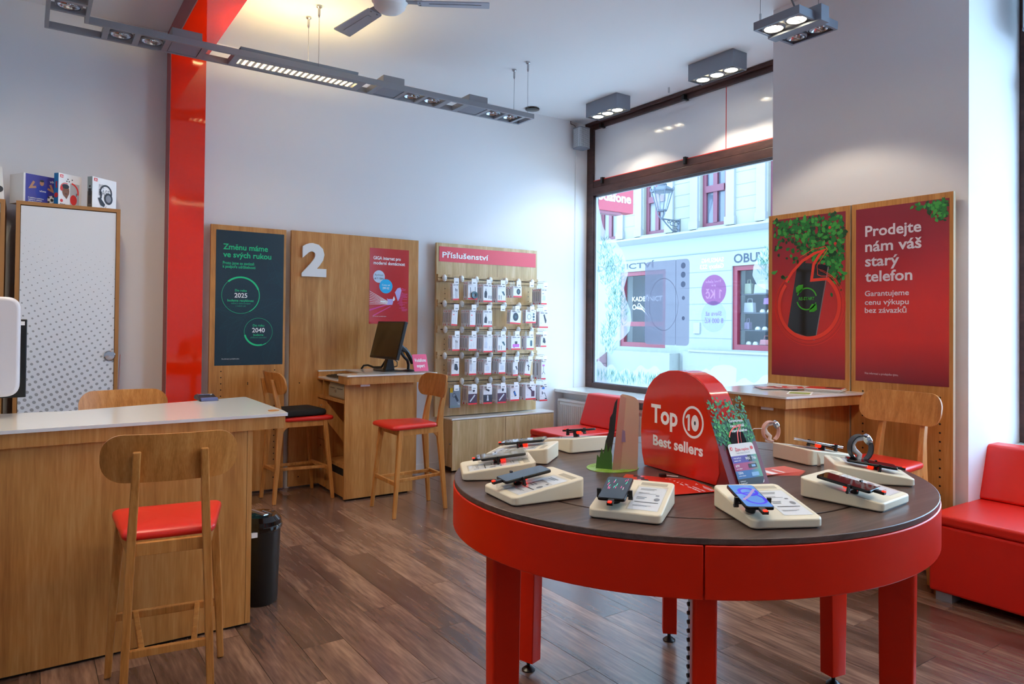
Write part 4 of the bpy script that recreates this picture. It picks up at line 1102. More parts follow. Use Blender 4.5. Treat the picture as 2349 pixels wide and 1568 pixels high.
# ------------------------------------------------------------------ till desk
dk = thing('till_desk', 'oak till desk with white top under the number two', 'desk', (2.45, 5.8, 0))
part(dk, 'front_panel', MB().box(2.145, 2.722, 5.47, 5.49, 0.015, 0.945), M['oak'])
part(dk, 'right_panel', MB().box(2.722, 2.757, 5.47, 6.128, 0.015, 0.945), M['oak'])
part(dk, 'plinth', MB().box(2.17, 2.72, 5.49, 6.1, 0.0, 0.015), M['dark'])
part(dk, 'apron', MB().prism(rpoly([(2.135, 5.40), (2.95, 5.40), (2.95, 5.44), (2.135, 5.60)], [0.035, 0.004, 0.004, 0.004]), 0.945, 1.009), M['oak'])
part(dk, 'apron', MB().box(2.70, 2.95, 5.44, 6.128, 0.965, 1.009).box(2.40, 2.70, 5.6, 6.128, 0.985, 1.009), M['oak'])
part(dk, 'top', MB().prism(rpoly([(2.13, 5.392), (2.955, 5.392), (2.955, 6.128), (2.395, 6.128), (2.395, 5.64), (2.13, 5.62)], [0.01, 0.03, 0.004, 0.004, 0.02, 0.01]), 1.009, 1.022), M['white_lam'], bevel=0.002)
part(dk, 'keyboard_shelf', MB().box(2.145, 2.72, 5.49, 6.1, 0.945, 0.957), M['oak'])
part(dk, 'shelf_top', MB().box(2.143, 2.72, 5.49, 6.1, 0.957, 0.969), M['white_lam'])
part(dk, 'back_rail', MB().box(2.145, 2.40, 6.1, 6.128, 0.945, 1.012), M['oak'])
part(dk, 'back_rail_top', MB().box(2.143, 2.40, 6.098, 6.128, 1.012, 1.022), M['white_lam'])
part(dk, 'divider', MB().box(2.15, 2.7, 5.975, 5.995, 0.81, 0.945), M['oak'])
part(dk, 'lower_shelf', MB().box(2.148, 2.72, 5.49, 6.128, 0.785, 0.81), M['oak'])
part(dk, 'drawer_unit', MB().box(2.17, 2.5, 5.945, 6.128, 0.015, 0.778), M['oak'])
for z0, z1 in ((0.6, 0.772), (0.43, 0.595), (0.22, 0.425), (0.03, 0.215)):
    d_ = part(dk, 'drawer', MB().box(2.152, 2.17, 5.95, 6.12, z0, z1), M['oak'], bevel=0.001)
    part(d_, 'lock', MB().rod((2.152, 6.035, z1 - 0.05), (2.145, 6.035, z1 - 0.05), 0.008, 12), M['knob'])
part(dk, 'inner_back', MB().box(2.5, 2.52, 5.49, 6.128, 0.015, 0.785), M['oak'])
part(dk, 'foot_box', MB().box(2.16, 2.49, 5.495, 5.93, 0.02, 0.19), M['oak'])
part(dk, 'foot_slot', MB().box(2.165, 2.485, 5.5, 5.92, 0.19, 0.255), M['dark'])
part(dk, 'foot_lid', MB().box(2.155, 2.49, 5.495, 5.93, 0.255, 0.28), M['oak'])
part(dk, 'tag_holder', MB().box(2.26, 2.34, 5.425, 5.435, 0.926, 0.945), M['white'])
part(dk, 'grommet', MB().lathe([(0.001, 1.0221), (0.026, 1.0222), (0.026, 1.0245), (0.001, 1.0246)], 2.235, 5.50, 24), M['oak_leg'])
cd = thing('cash_drawer', 'beige metal cash drawer on the shelf of the till desk', 'cash drawer', (2.35, 5.71, 0.81))
part(cd, 'case', MB().box(2.168, 2.5, 5.53, 5.885, 0.812, 0.935), mat('cash_case', '#b3a68d', 0.45), bevel=0.003)
fr_ = part(cd, 'drawer_front', MB().box(2.158, 2.168, 5.535, 5.88, 0.822, 0.915), mat('cash_front', '#a89b80', 0.45), bevel=0.002)
part(fr_, 'slot', MB().box(2.1565, 2.159, 5.74, 5.84, 0.893, 0.897).box(2.1565, 2.159, 5.56, 5.68, 0.893, 0.897), M['dark'])
part(fr_, 'lock', MB().rod((2.158, 5.71, 0.87), (2.15, 5.71, 0.87), 0.011, 14), M['knob'])
kb = thing('keyboard', 'black keyboard on the lower shelf of the till desk', 'keyboard', (2.3, 5.83, 0.969))
part(kb, 'case', MB().prism([(2.2, 0.969), (2.36, 0.969), (2.36, 0.993), (2.2, 0.98)], 5.62, 6.06, 'y'), M['black'], bevel=0.002)
b = MB()
for i in range(5):
    for j in range(15):
        xx = 2.212 + i * 0.028; yy = 5.635 + j * 0.028
        b.box(xx, xx + 0.022, yy, yy + 0.022, 0.975 + i * 0.0024, 0.985 + i * 0.0024)
part(kb, 'key', b, M['black'], kind='stuff')
mn = thing('till_monitor', 'black till monitor seen at an angle on the till desk', 'monitor', (2.66, 5.8, 1.022))
tilt = math.atan2(0.08, 0.325)
R = Matrix.Translation((2.585, 5.735, 1.135)) @ Matrix.Rotation(tilt, 4, 'Y')
b = MB(); b.xf = R; b.box(0.0, 0.03, -0.278, 0.278, 0, 0.335); pnl = part(mn, 'case', b, M['black'], bevel=0.004)
b = MB(); b.xf = R; b.box(-0.001, 0.0, -0.266, 0.266, 0.02, 0.323); part(mn, 'screen', b, M['screen'])
b = MB(); b.prism([(2.60, 1.03), (2.69, 1.03), (2.66, 1.2), (2.635, 1.2)], 5.70, 5.76, 'y'); part(mn, 'neck', b, M['black'], bevel=0.004)
part(mn, 'base', MB().box(2.57, 2.75, 5.64, 5.90, 1.022, 1.031), M['black'], bevel=0.003)
cbl = thing('monitor_cable', 'black cables running over the till desk behind the monitor', 'cable', (2.6, 5.95, 1.022))
part(cbl, 'cable', MB().tube([(2.64, 5.72, 1.2), (2.66, 5.8, 1.13), (2.64, 5.87, 1.05), (2.6, 5.95, 1.045), (2.58, 6.03, 1.06), (2.56, 6.08, 1.055), (2.55, 6.11, 1.026)], 0.010, 8), M['black'], smooth=60)
part(cbl, 'cable', MB().tube([(2.66, 5.74, 1.16), (2.74, 5.76, 1.1), (2.76, 5.8, 1.06), (2.7, 5.9, 1.03), (2.62, 6.0, 1.03)], 0.005, 6), M['black'], smooth=60)
sc_ = thing('barcode_scanner', 'black handheld barcode scanner resting in its curved stand', 'scanner', (2.80, 5.66, 1.022))
part(sc_, 'stand_base', MB().lathe([(0.06, 1.022), (0.062, 1.028), (0.04, 1.036), (0.016, 1.04)], 2.80, 5.66, 24), M['black'], smooth=40)
part(sc_, 'gooseneck', MB().tube([(2.80, 5.66, 1.036), (2.80, 5.655, 1.08), (2.785, 5.65, 1.12), (2.75, 5.645, 1.15), (2.725, 5.64, 1.18), (2.715, 5.64, 1.205)], 0.013, 12), M['black'], smooth=60)
b = MB(); b.xf = Matrix.Translation((2.72, 5.64, 1.225)) @ Matrix.Rotation(0.55, 4, 'Y')
b.loft([[(x_, y_, z_) for y_, z_ in rpoly([(-0.034 * k, -0.022 * k), (0.034 * k, -0.022 * k), (0.034 * k, 0.026 * k), (-0.034 * k, 0.026 * k)], 0.012 * k)] for x_, k in ((-0.042, 1.0), (-0.02, 1.0), (0.02, 0.85), (0.05, 0.7))])
part(sc_, 'head', b, M['black'], smooth=40)
b = MB(); b.tube([(2.75, 5.64, 1.218), (2.785, 5.64, 1.18), (2.815, 5.64, 1.13), (2.83, 5.64, 1.09)], [0.022, 0.02, 0.019, 0.016], 12); part(sc_, 'handle', b, M['black'], smooth=60)
part(sc_, 'trigger', MB().tube([(2.742, 5.635, 1.19), (2.756, 5.633, 1.17)], 0.007, 8), mat('orange_plastic', '#e8961d', 0.4))
ps = thing('pink_sign', 'small pink tilted plastic sign with white lettering on the till desk', 'sign', (2.86, 5.5, 1.022))
SU = Vector((0.145, 0.012, 0)).normalized(); SN = Vector((0.08, -0.96, 0.25)).normalized(); SV = Vector((-0.045, 0.25, 0.97)).normalized()
sf = Fr((2.775, 5.49, 1.03), SU, SV, SN)
b = MB()
pp = rpoly([(0.0, 0.0), (0.145, 0.0), (0.145, 0.150), (0.0, 0.150)], 0.012)
n_ = len(pp); b.add([sf.P(u, v, 0) for u, v in pp] + [sf.P(u, v, -6) for u, v in pp], [tuple(range(n_)), tuple(range(2 * n_ - 1, n_ - 1, -1))] + [(i, (i + 1) % n_, n_ + (i + 1) % n_, n_ + i) for i in range(n_)])
part(ps, 'plate', b, mat('pink_plate', '#ee5a86', 0.3))
b = MB(); sf.text(b, 'Vodafone', 0.014, 0.131, 0.083, 0.03, 1, 0.02); sf.text(b, 'expert', 0.032, 0.113, 0.035, 0.03, 1, 0.02); part(ps, 'white_lettering', b, M['whitep'])
part(ps, 'stand', MB().box(2.80, 2.93, 5.46, 5.55, 1.0221, 1.032), M['acryl'])

# ------------------------------------------------------------------ paper shredder bin
bn = thing('shredder_bin', 'black round bin with shredder head beside the left counter', 'bin', (1.026, 3.785, 0))
n_ = 40
def oval(r, z, k=1.0): return [(1.026 + 0.86 * r * math.cos(2 * PI * i / n_), 3.785 + r * k * math.sin(2 * PI * i / n_), z) for i in range(n_)]
part(bn, 'bucket', MB().loft([oval(0.103, 0.0), oval(0.108, 0.006), oval(0.121, 0.37), oval(0.125, 0.376)]), M['black'], smooth=40)
part(bn, 'shredder_head', MB().loft([oval(0.127, 0.377), oval(0.131, 0.385), oval(0.131, 0.4), oval(0.126, 0.404), oval(0.124, 0.425), oval(0.1, 0.447), oval(0.05, 0.452)]), M['blackg'], smooth=30)
part(bn, 'feed_slot', MB().prism([(p[0] * 0.96 - p[1] * 0.28 + 1.02, p[0] * 0.28 + p[1] * 0.96 + 3.80) for p in rpoly([(-0.018, -0.075), (0.018, -0.075), (0.018, 0.075), (-0.018, 0.075)], 0.008)], 0.448, 0.4535), M['chrome'])
part(bn, 'slot_lip', MB().prism([(p[0] * 0.96 - p[1] * 0.28 + 1.022, p[0] * 0.28 + p[1] * 0.96 + 3.80) for p in ((-0.006, -0.068), (0.009, -0.068), (0.009, 0.068), (-0.006, 0.068))], 0.4535, 0.455), mat('dusty_pink', '#9b7f78', 0.5))
b = MB(); ff = Fr((1.075, 3.745, 0.452), (-0.28, 0.96, 0), (-0.96, -0.28, 0), (0, 0, 1))
for i in range(7): ff.rect(b, i * 0.011, i * 0.011 + 0.008, 0, 0.011, 1)
part(bn, 'lettering', b, M['ink'])
part(bn, 'label_sticker', MB().box(0.955, 0.985, 3.6635, 3.674, 0.36, 0.385), M['whitep'])
part(bn, 'side_sticker', MB().prism([(1.126, 3.76), (1.1295, 3.78), (1.127, 3.80), (1.122, 3.78)], 0.22, 0.33), M['whitep'])

# ------------------------------------------------------------------ red benches
def bench(label, x0, x1, xb, y0, y1, zs, zt, feet):
    s = thing('red_bench', label, 'sofa', ((x0 + x1) / 2, (y0 + y1) / 2, 0), group='red leather waiting benches')
    part(s, 'base', MB().box(x0, x1, y0, y1, 0.045, zs - 0.055), M['red_leather'], bevel=0.014, seg=3)
    part(s, 'seat_pad', MB().box(x0 - 0.002, x1, y0 - 0.002, y1 + 0.002, zs - 0.054, zs), M['red_leather'], bevel=0.016, seg=4)
    b = MB(); b.prism([(xb, zs + 0.002), (x1, zs + 0.002), (x1, zt), (xb + 0.11, zt)], y0 + 0.003, y1 - 0.003, 'y')
    part(s, 'backrest', b, M['red_leather'], bevel=0.02, seg=4)
    for fx, fy in feet: part(s, 'foot', MB().box(fx - 0.05, fx + 0.05, fy - 0.04, fy + 0.04, 0, 0.045), M['alu'])
    return s
bench('red leather bench beneath the big window behind the round table', 4.0, 4.862, 4.60, 4.93, 5.47, 0.445, 0.753, ((4.08, 5.0), (4.08, 5.4), (4.7, 5.0), (4.7, 5.4)))
bench('red leather bench at the right picture edge', 4.03, 4.862, 4.60, 0.2, 1.862, 0.455, 0.765, ((4.09, 1.79), (4.78, 1.79), (4.09, 0.3), (4.78, 0.3)))
# ------------------------------------------------------------------ poster boards on the pillar
XP = 4.40
def gradmat(name, stops, axis=2, lo=0.0, hi=1.0, rough=0.3):
    m = mat(name, '#aa2222', rough, coat=0.1)
    nt = m.node_tree; N = nt.nodes; L = nt.links
    tc = N.new('ShaderNodeTexCoord'); sp_ = N.new('ShaderNodeSeparateXYZ'); L.new(tc.outputs['Generated'], sp_.inputs[0])
    cr = N.new('ShaderNodeValToRGB')
    e = cr.color_ramp.elements
    e[0].position, e[1].position = stops[0][0], stops[-1][0]
    e[0].color, e[1].color = lin(stops[0][1]), lin(stops[-1][1])
    for p, c in stops[1:-1]:
        k = e.new(p); k.color = lin(c)
    L.new(sp_.outputs[axis], cr.inputs['Fac']); L.new(cr.outputs['Color'], N['Principled BSDF'].inputs['Base Color'])
    return m
pr1 = gradmat('poster_red_print', [(0.0, '#7d2433'), (0.25, '#d8342f'), (0.45, '#d8342f'), (0.8, '#a02a38'), (1.0, '#8a2637')])
pxf = Fr((XP, 0, 0), (0, 1, 0), (0, 0, 1), (-1, 0, 0)); ppf = Fr((XP - 0.0015, 0, 0), (0, 1, 0), (0, 0, 1), (-1, 0, 0), 0.00025)
def pboard(label, y0, y1, hy):
    g_ = thing('poster_board', label, 'board', (XP + 0.02, (y0 + y1) / 2, 0.02))
    part(g_, 'panel', MB().box(XP, XP + 0.028, y0, y1, 0.02, 2.24), M['oak'], bevel=0.001)
    part(g_, 'edge_strip', MB().box(XP + 0.001, XP + 0.027, y0 - 0.0015, y0, 0.02, 2.24), M['oak_edge'])
    part(g_, 'wall_batten', MB().box(XP + 0.028, 4.459, y0 + 0.06, y0 + 0.1, 0.1, 2.1).box(XP + 0.028, 4.459, y1 - 0.1, y1 - 0.06, 0.1, 2.1), M['oak_edge'])
    part(g_, 'peg_hole', holes(pxf, hy, [0.12 + 0.0513 * i for i in range(19)], 0.006), M['dark'], kind='stuff')
    return g_
rr = random.Random(9)
def leaves(fr, b, n, dens, ln, l, lim):
    k = 0
    while k < n:
        u = rr.uniform(lim[0], lim[1]); v = rr.uniform(lim[2], lim[3])
        if rr.random() < dens(u, v):
            fr.leaf(b, u, v, ln * rr.uniform(0.6, 1.25), rr.uniform(0, 2 * PI), l + rr.random() * 0.8, rr.uniform(0.5, 0.75)); k += 1
g = pboard('oak board on the pillar with the red phone recycling poster', 2.521, 3.130, (2.585, 3.055))
po = part(g, 'poster', MB().box(XP - 0.0015, XP, 2.551, 3.098, 1.106, 2.206), pr1, label='red poster with green leaves and a black phone')
def dn(u, v):
    lim = 2.206 - 0.10 - 0.34 * max(0.0, min(1.0, (3.02 - u) / 0.38)) ** 1.1
    return 1.0 if v > lim + 0.04 else (0.55 if v > lim - 0.02 else (0.10 if v > lim - 0.12 else (0.02 if v > 1.72 else 0)))
for nm, mt_, n_, l_ in (('leaf_print', M['leafd'], 330, 1), ('leaf_print', M['leafm'], 260, 2), ('leaf_print', M['leafl'], 110, 3)):
    b = MB(); leaves(ppf, b, n_, dn, 0.036, l_, (2.57, 3.08, 1.66, 2.19)); part(po, nm, b, mt_, kind='stuff')
b = MB()
for u, v in ((2.66, 2.11), (2.62, 2.0)): ppf.disc(b, u, v, 0.010, 4, 12)
part(po, 'berry_print', b, M['redp'])
b = MB(); ppf.poly(b, rpoly([(2.975, 1.425), (2.762, 1.365), (2.672, 1.86), (2.895, 1.895)], 0.022), 5); part(po, 'phone_print', b, M['blackg'])
b = MB(); ppf.line(b, [(2.757, 1.38), (2.668, 1.85)], 0.006, 5); ppf.line(b, [(2.97, 1.42), (2.765, 1.36)], 0.004, 5); part(po, 'phone_edge_print', b, M['ink'])
orr = mat('print_orange_red', '#ff4a34', 0.4, emit=None)
b = MB()
cu_, cv_ = 2.815, 1.595
for r0, r1, a0, a1 in ((0.212, 0.236, 178 - 120, 178 + 172),):
    ppf.ring(b, cu_, cv_, r0, r1, 6, -230, 40)
ppf.ring(b, cu_, cv_, 0.247, 0.2495, 6, -250, 55); ppf.ring(b, cu_ - 0.005, cv_ - 0.01, 0.262, 0.264, 6, -255, 60); ppf.ring(b, cu_, cv_, 0.255, 0.257, 6, -240, 50)
# loop with pointed tip
ppf.line(b, [(2.66, 1.77), (2.79, 1.765), (2.775, 1.87), (2.735, 1.93), (2.70, 1.962), (2.77, 1.945), (2.86, 1.90), (2.935, 1.83), (2.985, 1.76)], 0.02, 7)
ppf.line(b, [(2.64, 1.785), (2.72, 1.79), (2.745, 1.80), (2.75, 1.86), (2.70, 1.93), (2.675, 1.965), (2.69, 1.985), (2.78, 1.975), (2.88, 1.925)], 0.004, 7)
part(po, 'loop_print', b, orr)
b = MB()
ppf.ring(b, 2.826, 1.639, 0.069, 0.078, 8, 20, 125); ppf.ring(b, 2.826, 1.639, 0.069, 0.078, 8, 200, 305)
ppf.ring(b, 2.826, 1.639, 0.069, 0.078, 8, 125, 165); ppf.ring(b, 2.826, 1.639, 0.069, 0.078, 8, -55, -15)
ppf.leaf(b, 2.905, 1.685, 0.075, 2.35, 8, 0.7); ppf.leaf(b, 2.75, 1.60, 0.075, -0.75 + 2 * PI, 8, 0.7)
ppf.text(b, 'RE-START', 2.885, 2.767, 1.631, 0.021, 8, 0.02)
part(po, 'restart_print', b, mat('print_lime', '#43b52e', 0.4))

g = pboard('oak board on the pillar with the white lettered red poster', 1.902, 2.509, (1.972, 2.432))
po = part(g, 'poster', MB().box(XP - 0.0015, XP, 1.923, 2.480, 1.108, 2.204), pr1, label='red poster with large white lettering')
b = MB()
for s_, r, z in (('Prodejte', 2.077, 2.026), ('nám váš', 2.075, 1.929), ('starý', 2.206, 1.836), ('telefon', 2.128, 1.739)):
    ppf.text(b, s_, 2.419, r, z, 0.066, 5, 0.022)
oww = mat('print_offwhite', '#e9dfe6', 0.45)
part(po, 'heading_lettering', b, oww); b = MB()
for s_, r, z in (('Garantujeme', 2.148, 1.647), ('cenu výkupu', 2.149, 1.592), ('bez závazků', 2.162, 1.541)): ppf.text(b, s_, 2.42, r, z, 0.033, 5, 0.014)
part(po, 'subheading_lettering', b, oww); b = MB()
ppf.text(b, 'Více informací u prodejního týmu.', 2.421, 2.21, 1.153, 0.013, 5, 0)
part(po, 'footnote_lettering', b, oww)
def dn2(u, v): return max(0.0, min(1.0, 1.25 - ((u - 1.93) / 0.19 + (2.204 - v) / 0.13)))
for mt_, n_, l_ in ((M['leafd'], 34, 1), (M['leafm'], 40, 2), (M['leafl'], 16, 3)):
    b = MB(); leaves(ppf, b, n_, dn2, 0.034, l_, (1.945, 2.2, 2.02, 2.188)); part(po, 'leaf_print', b, mt_, kind='stuff')

# desk on the pillar
pd = thing('wall_desk', 'oak desk with white top fixed before the pillar poster boards', 'desk', (4.05, 2.75, 0))
part(pd, 'base', MB().box(3.72, 4.399, 2.53, 3.0, 0.012, 0.963), M['oak'])
part(pd, 'plinth', MB().box(3.76, 4.39, 2.56, 2.98, 0.0, 0.012), M['dark'])
part(pd, 'apron', MB().prism([(3.688, 2.503), (4.399, 2.41), (4.399, 3.13), (3.688, 3.13)], 0.9625, 1.0225), M['oak'])
part(pd, 'top', MB().prism(rpoly([(3.68, 2.493), (4.3995, 2.40), (4.3995, 3.14), (3.68, 3.14)], [0.012, 0.002, 0.002, 0.01]), 1.0225, 1.036), M['white_lam'], bevel=0.002)
part(pd, 'back_strip', MB().box(4.385, 4.399, 2.75, 3.125, 1.036, 1.046), M['white_lam'])
part(pd, 'tag_holder', MB().box(3.70, 3.71, 2.60, 2.68, 0.945, 0.9625), M['white'])
mcol = [('#d8303a', '#f0eaea'), ('#6a4a7c', '#c8b8d0'), ('#c2543c', '#e8c0a8'), ('#3e4b58', '#9aa8b8'), ('#b03038', '#e7e2df'), ('#e0302c', '#f4f0ee')]
z = 1.0362
mags = [(4.11, 2.90, 0.5, 0.003, 1), (4.16, 2.86, 0.2, 0.0025, 3), (4.09, 2.86, 1.0, 0.003, 2), (4.14, 2.80, -0.2, 0.003, 4), (4.19, 2.74, 0.7, 0.003, 5)]
for i, (x, y, a, th, c) in enumerate(mags):
    t_ = thing('brochure', ('violet blue brochure spread on the pillar desk', 'dark brochure under the other brochures on the pillar desk', 'orange brown brochure on the pillar desk', 'dull red brochure in the middle of the pillar desk', 'bright red brochure under the white stack on the pillar desk')[i], 'brochure', (x, y, z), rot=a, group='brochures on the pillar desk')
    part(t_, 'pages', MB().box(-0.074, 0.074, -0.105, 0.105, 0, th * 0.8), M['paper'])
    part(t_, 'cover', MB().box(-0.0745, 0.0745, -0.1055, 0.1055, th * 0.8, th), mat('brochure_cover', mcol[c][0], 0.3))
    b = MB(); fz = Fr((0, 0, th), (1, 0, 0), (0, 1, 0), (0, 0, 1)); fz.rect(b, -0.06, 0.05, -0.09, -0.02, 1); fz.leaf(b, -0.05, 0.02, 0.1, 0.6, 1, 0.6); part(t_, 'cover_print', b, mat('brochure_print', mcol[c][1], 0.35))
    z += th + 0.0003
t_ = thing('leaflet_stack', 'thick stack of white edged red leaflets on the pillar desk', 'leaflets', (4.26, 2.60, 1.0362), rot=0.35)
for i in range(9):
    dx = rr.uniform(-0.008, 0.008); dy = rr.uniform(-0.01, 0.01)
    part(t_, 'leaflet', MB().box(-0.075 + dx, 0.075 + dx, -0.105 + dy, 0.105 + dy, i * 0.0023, i * 0.0023 + 0.0021), M['paper'] if i < 8 else mat('leaflet_red', '#e4302c', 0.3))
b = MB(); fz = Fr((0, 0, 9 * 0.0023), (1, 0, 0), (0, 1, 0), (0, 0, 1)); fz.rect(b, -0.03, 0.06, -0.09, 0.0, 1); part(t_, 'cover_print', b, mat('leaflet_dark', '#5a2a26', 0.4))
t_ = thing('leaflet', 'single flat leaflet with green edge at the front of the pillar desk', 'leaflet', (3.98, 2.60, 1.0362), rot=0.5)
part(t_, 'sheet', MB().box(-0.1, 0.1, -0.07, 0.07, 0, 0.0012), M['paper']); b = MB(); Fr((0, 0, 0.0012), (1, 0, 0), (0, 1, 0), (0, 0, 1)).rect(b, -0.09, 0.05, -0.06, 0.06, 1); part(t_, 'print', b, mat('leaflet_green', '#a8b86a', 0.4))

# ------------------------------------------------------------------ round table
TX, TY, TA, TB, TZ = 1.983, 1.753, 0.856, 0.777, 0.92
tb = thing('round_table', 'large oval red display table with dark brown top in the foreground', 'table', (TX, TY, 0))
def ell(k, n=96, a0=0, a1=360, da=0.0):
    return [(TX + (TA * k + da) * math.cos(math.radians(a0 + (a1 - a0) * i / n)), TY + (TB * k + da) * math.sin(math.radians(a0 + (a1 - a0) * i / n))) for i in range(n + (0 if a1 - a0 == 360 else 1))]
def annulus(k0, k1, d0, d1, z0, z1, a0=0, a1=360, n=96):
    b = MB(); o = ell(k1, n, a0, a1, d1); i_ = ell(k0, n, a0, a1, d0); m = len(o); cl = a1 - a0 == 360
    vs = [(x, y, z0) for x, y in o] + [(x, y, z1) for x, y in o] + [(x, y, z0) for x, y in i_] + [(x, y, z1) for x, y in i_]
    fs = []
    for j in range(m if cl else m - 1):
        k = (j + 1) % m
        fs += [(j, k, m + k, m + j), (2 * m + k, 2 * m + j, 3 * m + j, 3 * m + k), (m + j, m + k, 3 * m + k, 3 * m + j), (k, j, 2 * m + j, 2 * m + k)]
    if not cl: fs += [(0, m, 3 * m, 2 * m), (m - 1, 3 * m - 1, 4 * m - 1, 2 * m - 1)]
    return b.add(vs, fs)
part(tb, 'top_ring', annulus(0.781, 1.0, 0, 0, 0.903, TZ), M['table_top'], smooth=40, bevel=0.002)
part(tb, 'top_disc', MB().prism(ell(0.771, 80), 0.903, TZ), M['table_top'], smooth=40, bevel=0.001)
part(tb, 'under_plate', MB().prism(ell(0.97, 80), 0.89, 0.9025), M['dark'])
for a0 in (-132.5, -42.5, 47.5, 137.5):
    part(tb, 'apron_panel', annulus(1.0, 1.0, -0.022, 0.0025, 0.766, 0.902, a0 + 0.12, a0 + 89.88, 30), M['red_table'], smooth=40, bevel=0.003)
for cx, cy in ((1.252, 1.848), (1.764, 2.407), (2.469, 2.275), (2.73, 1.628), (2.186, 1.098), (1.478, 1.243)):
    a = math.degrees(math.atan2(cy - TY, cx - TX))
    R = Matrix.Translation((cx, cy, 0)) @ Matrix.Rotation(math.radians(a), 4, 'Z')
    b = MB(); b.xf = R
    def sec(h0, h1, z_): return [(x_, y_, z_) for x_, y_ in rpoly([(-h0, -0.031), (h0, -0.031), (h0, 0.031), (-h0, 0.031)], [0.004, 0.012, 0.012, 0.004], 3)]
    b.loft([sec(0.04, 0, 0.045), sec(0.046, 0, 0.4), sec(0.05, 0, 0.89)])
    lg_ = part(tb, 'leg', b, M['red_table'], smooth=40)
    b = MB(); b.xf = R; b.lathe([(0.028, 0.0), (0.028, 0.004), (0.016, 0.014), (0.008, 0.018), (0.008, 0.05)], 0, 0, 18); part(lg_, 'foot_pad', b, M['black'], smooth=40)
# perforated strip with rubber studs behind the front leg
t_ = thing('cable_strip', 'white strip with round black studs behind the front table leg', 'strip', (1.529, 1.33, 0))
part(t_, 'strip', MB().box(1.527, 1.531, 1.318, 1.338, 0.0, 0.766), M['white'])
for i in range(30):
    part(t_, 'stud', MB().rod((1.527, 1.329, 0.02 + i * 0.0245), (1.519, 1.333, 0.02 + i * 0.0245), 0.006, 8), M['black'])

# ------------------------------------------------------------------ phone demo bases
ember = mat('alarm_glow', '#ff3018', 0.4, emit='#ff2a12', es=1.6)
BASES = {}
def base_z(y): return 0.0265 + (0.0625 - 0.0265) * y / 0.25
def demo_base(key, label, x, y, out_deg):
    d = Vector((-math.cos(math.radians(out_deg)), -math.sin(math.radians(out_deg))))   # inward
    rot = math.atan2(-d.x, d.y)
    s = thing('demo_base', label, 'display base', (x, y, TZ), rot=rot, group='cream demo bases on the round table')
    pl = rrect(-0.1, 0.1, 0.0, 0.25, 0.018, 5)
    part(s, 'body', MB().prism(pl, 0.003, lambda p: base_z(p[1])), M['cream'], smooth=40, bevel=0.004, seg=3)
    part(s, 'gasket', MB().prism(rrect(-0.095, 0.095, 0.005, 0.245, 0.015, 4), 0.0, 0.003), M['black'])
    sl = math.atan2(0.036, 0.25)
    U = Vector((1, 0, 0)); V = Vector((0, math.cos(sl), math.sin(sl))); Nn = U.cross(V)
    bf_ = Fr((0, 0, 0.0265), U, V, Nn, 0.0005)
    b = MB(); bf_.rect(b, 0.005, 0.082, 0.212, 0.233, 1); part(s, 'slot', b, mat('slot_shade', '#b9b09c', 0.6))
    b = MB(); bf_.rect(b, 0.003, 0.085, 0.025, 0.195, 1); c_ = part(s, 'price_card', b, M['whitep'])
    b = MB()
    for k, (v, w, h) in enumerate(((0.178, 0.045, 0.004), (0.17, 0.04, 0.003), (0.148, 0.03, 0.002), (0.142, 0.05, 0.002), (0.112, 0.028, 0.005), (0.102, 0.024, 0.005), (0.055, 0.05, 0.002), (0.05, 0.04, 0.002))):
        bf_.rect(b, 0.012, 0.012 + w, v, v + h, 2)
    bf_.disc(b, 0.07, 0.105, 0.008, 2, 16, 0.011); bf_.rect(b, 0.062, 0.072, 0.13, 0.138, 2)
    part(c_, 'small_print', b, M['ink'])
    b = MB(); bf_.rect(b, 0.012, 0.078, 0.078, 0.082, 2); part(c_, 'print_bar', b, M['inkd'])
    b = MB(); b.add([bf_.P(u, v, l) for l in (3, 6) for u, v in ((0.0, 0.02), (0.088, 0.02), (0.088, 0.2), (0.0, 0.2))], [(0, 3, 2, 1), (4, 5, 6, 7), (0, 1, 5, 4), (1, 2, 6, 5), (2, 3, 7, 6), (3, 0, 4, 7)])
    part(s, 'card_cover', b, M['acryl'])
    BASES[key] = (s, rot, Vector((x, y, TZ)), bf_)
    return s
demo_base('A', 'cream demo base at the round table left front, under the phone with painted reflection', 1.180, 1.774, 174)
demo_base('B', 'cream demo base at the far left of the round table under a wrapped phone', 1.262, 2.13, 152)
demo_base('C', 'cream demo base under a wrapped phone on the table before the low cabinet', 1.545, 2.365, 128.5)
demo_base('D', 'cream demo base at the back of the round table before the red bench', 1.965, 2.478, 84)
demo_base('E', 'cream demo base at the round table right back beside the pale watch', 2.72, 1.615, -10)
demo_base('F', 'cream demo base at the right of the round table with a black watch', 2.515, 1.235, -48)
demo_base('G', 'cream demo base at the round table right front under the mirroring phone', 2.118, 1.0675, -84.5)
demo_base('H', 'cream demo base at the front of the round table with the blue screen phone', 1.650, 1.110, -117)
demo_base('I', 'cream demo base under the phone with coloured streaks on the round table', 1.3355, 1.395, -146)
demo_base('J', 'cream demo base at the back of the round table hidden behind the red arch sign', 2.5, 2.16, 38)

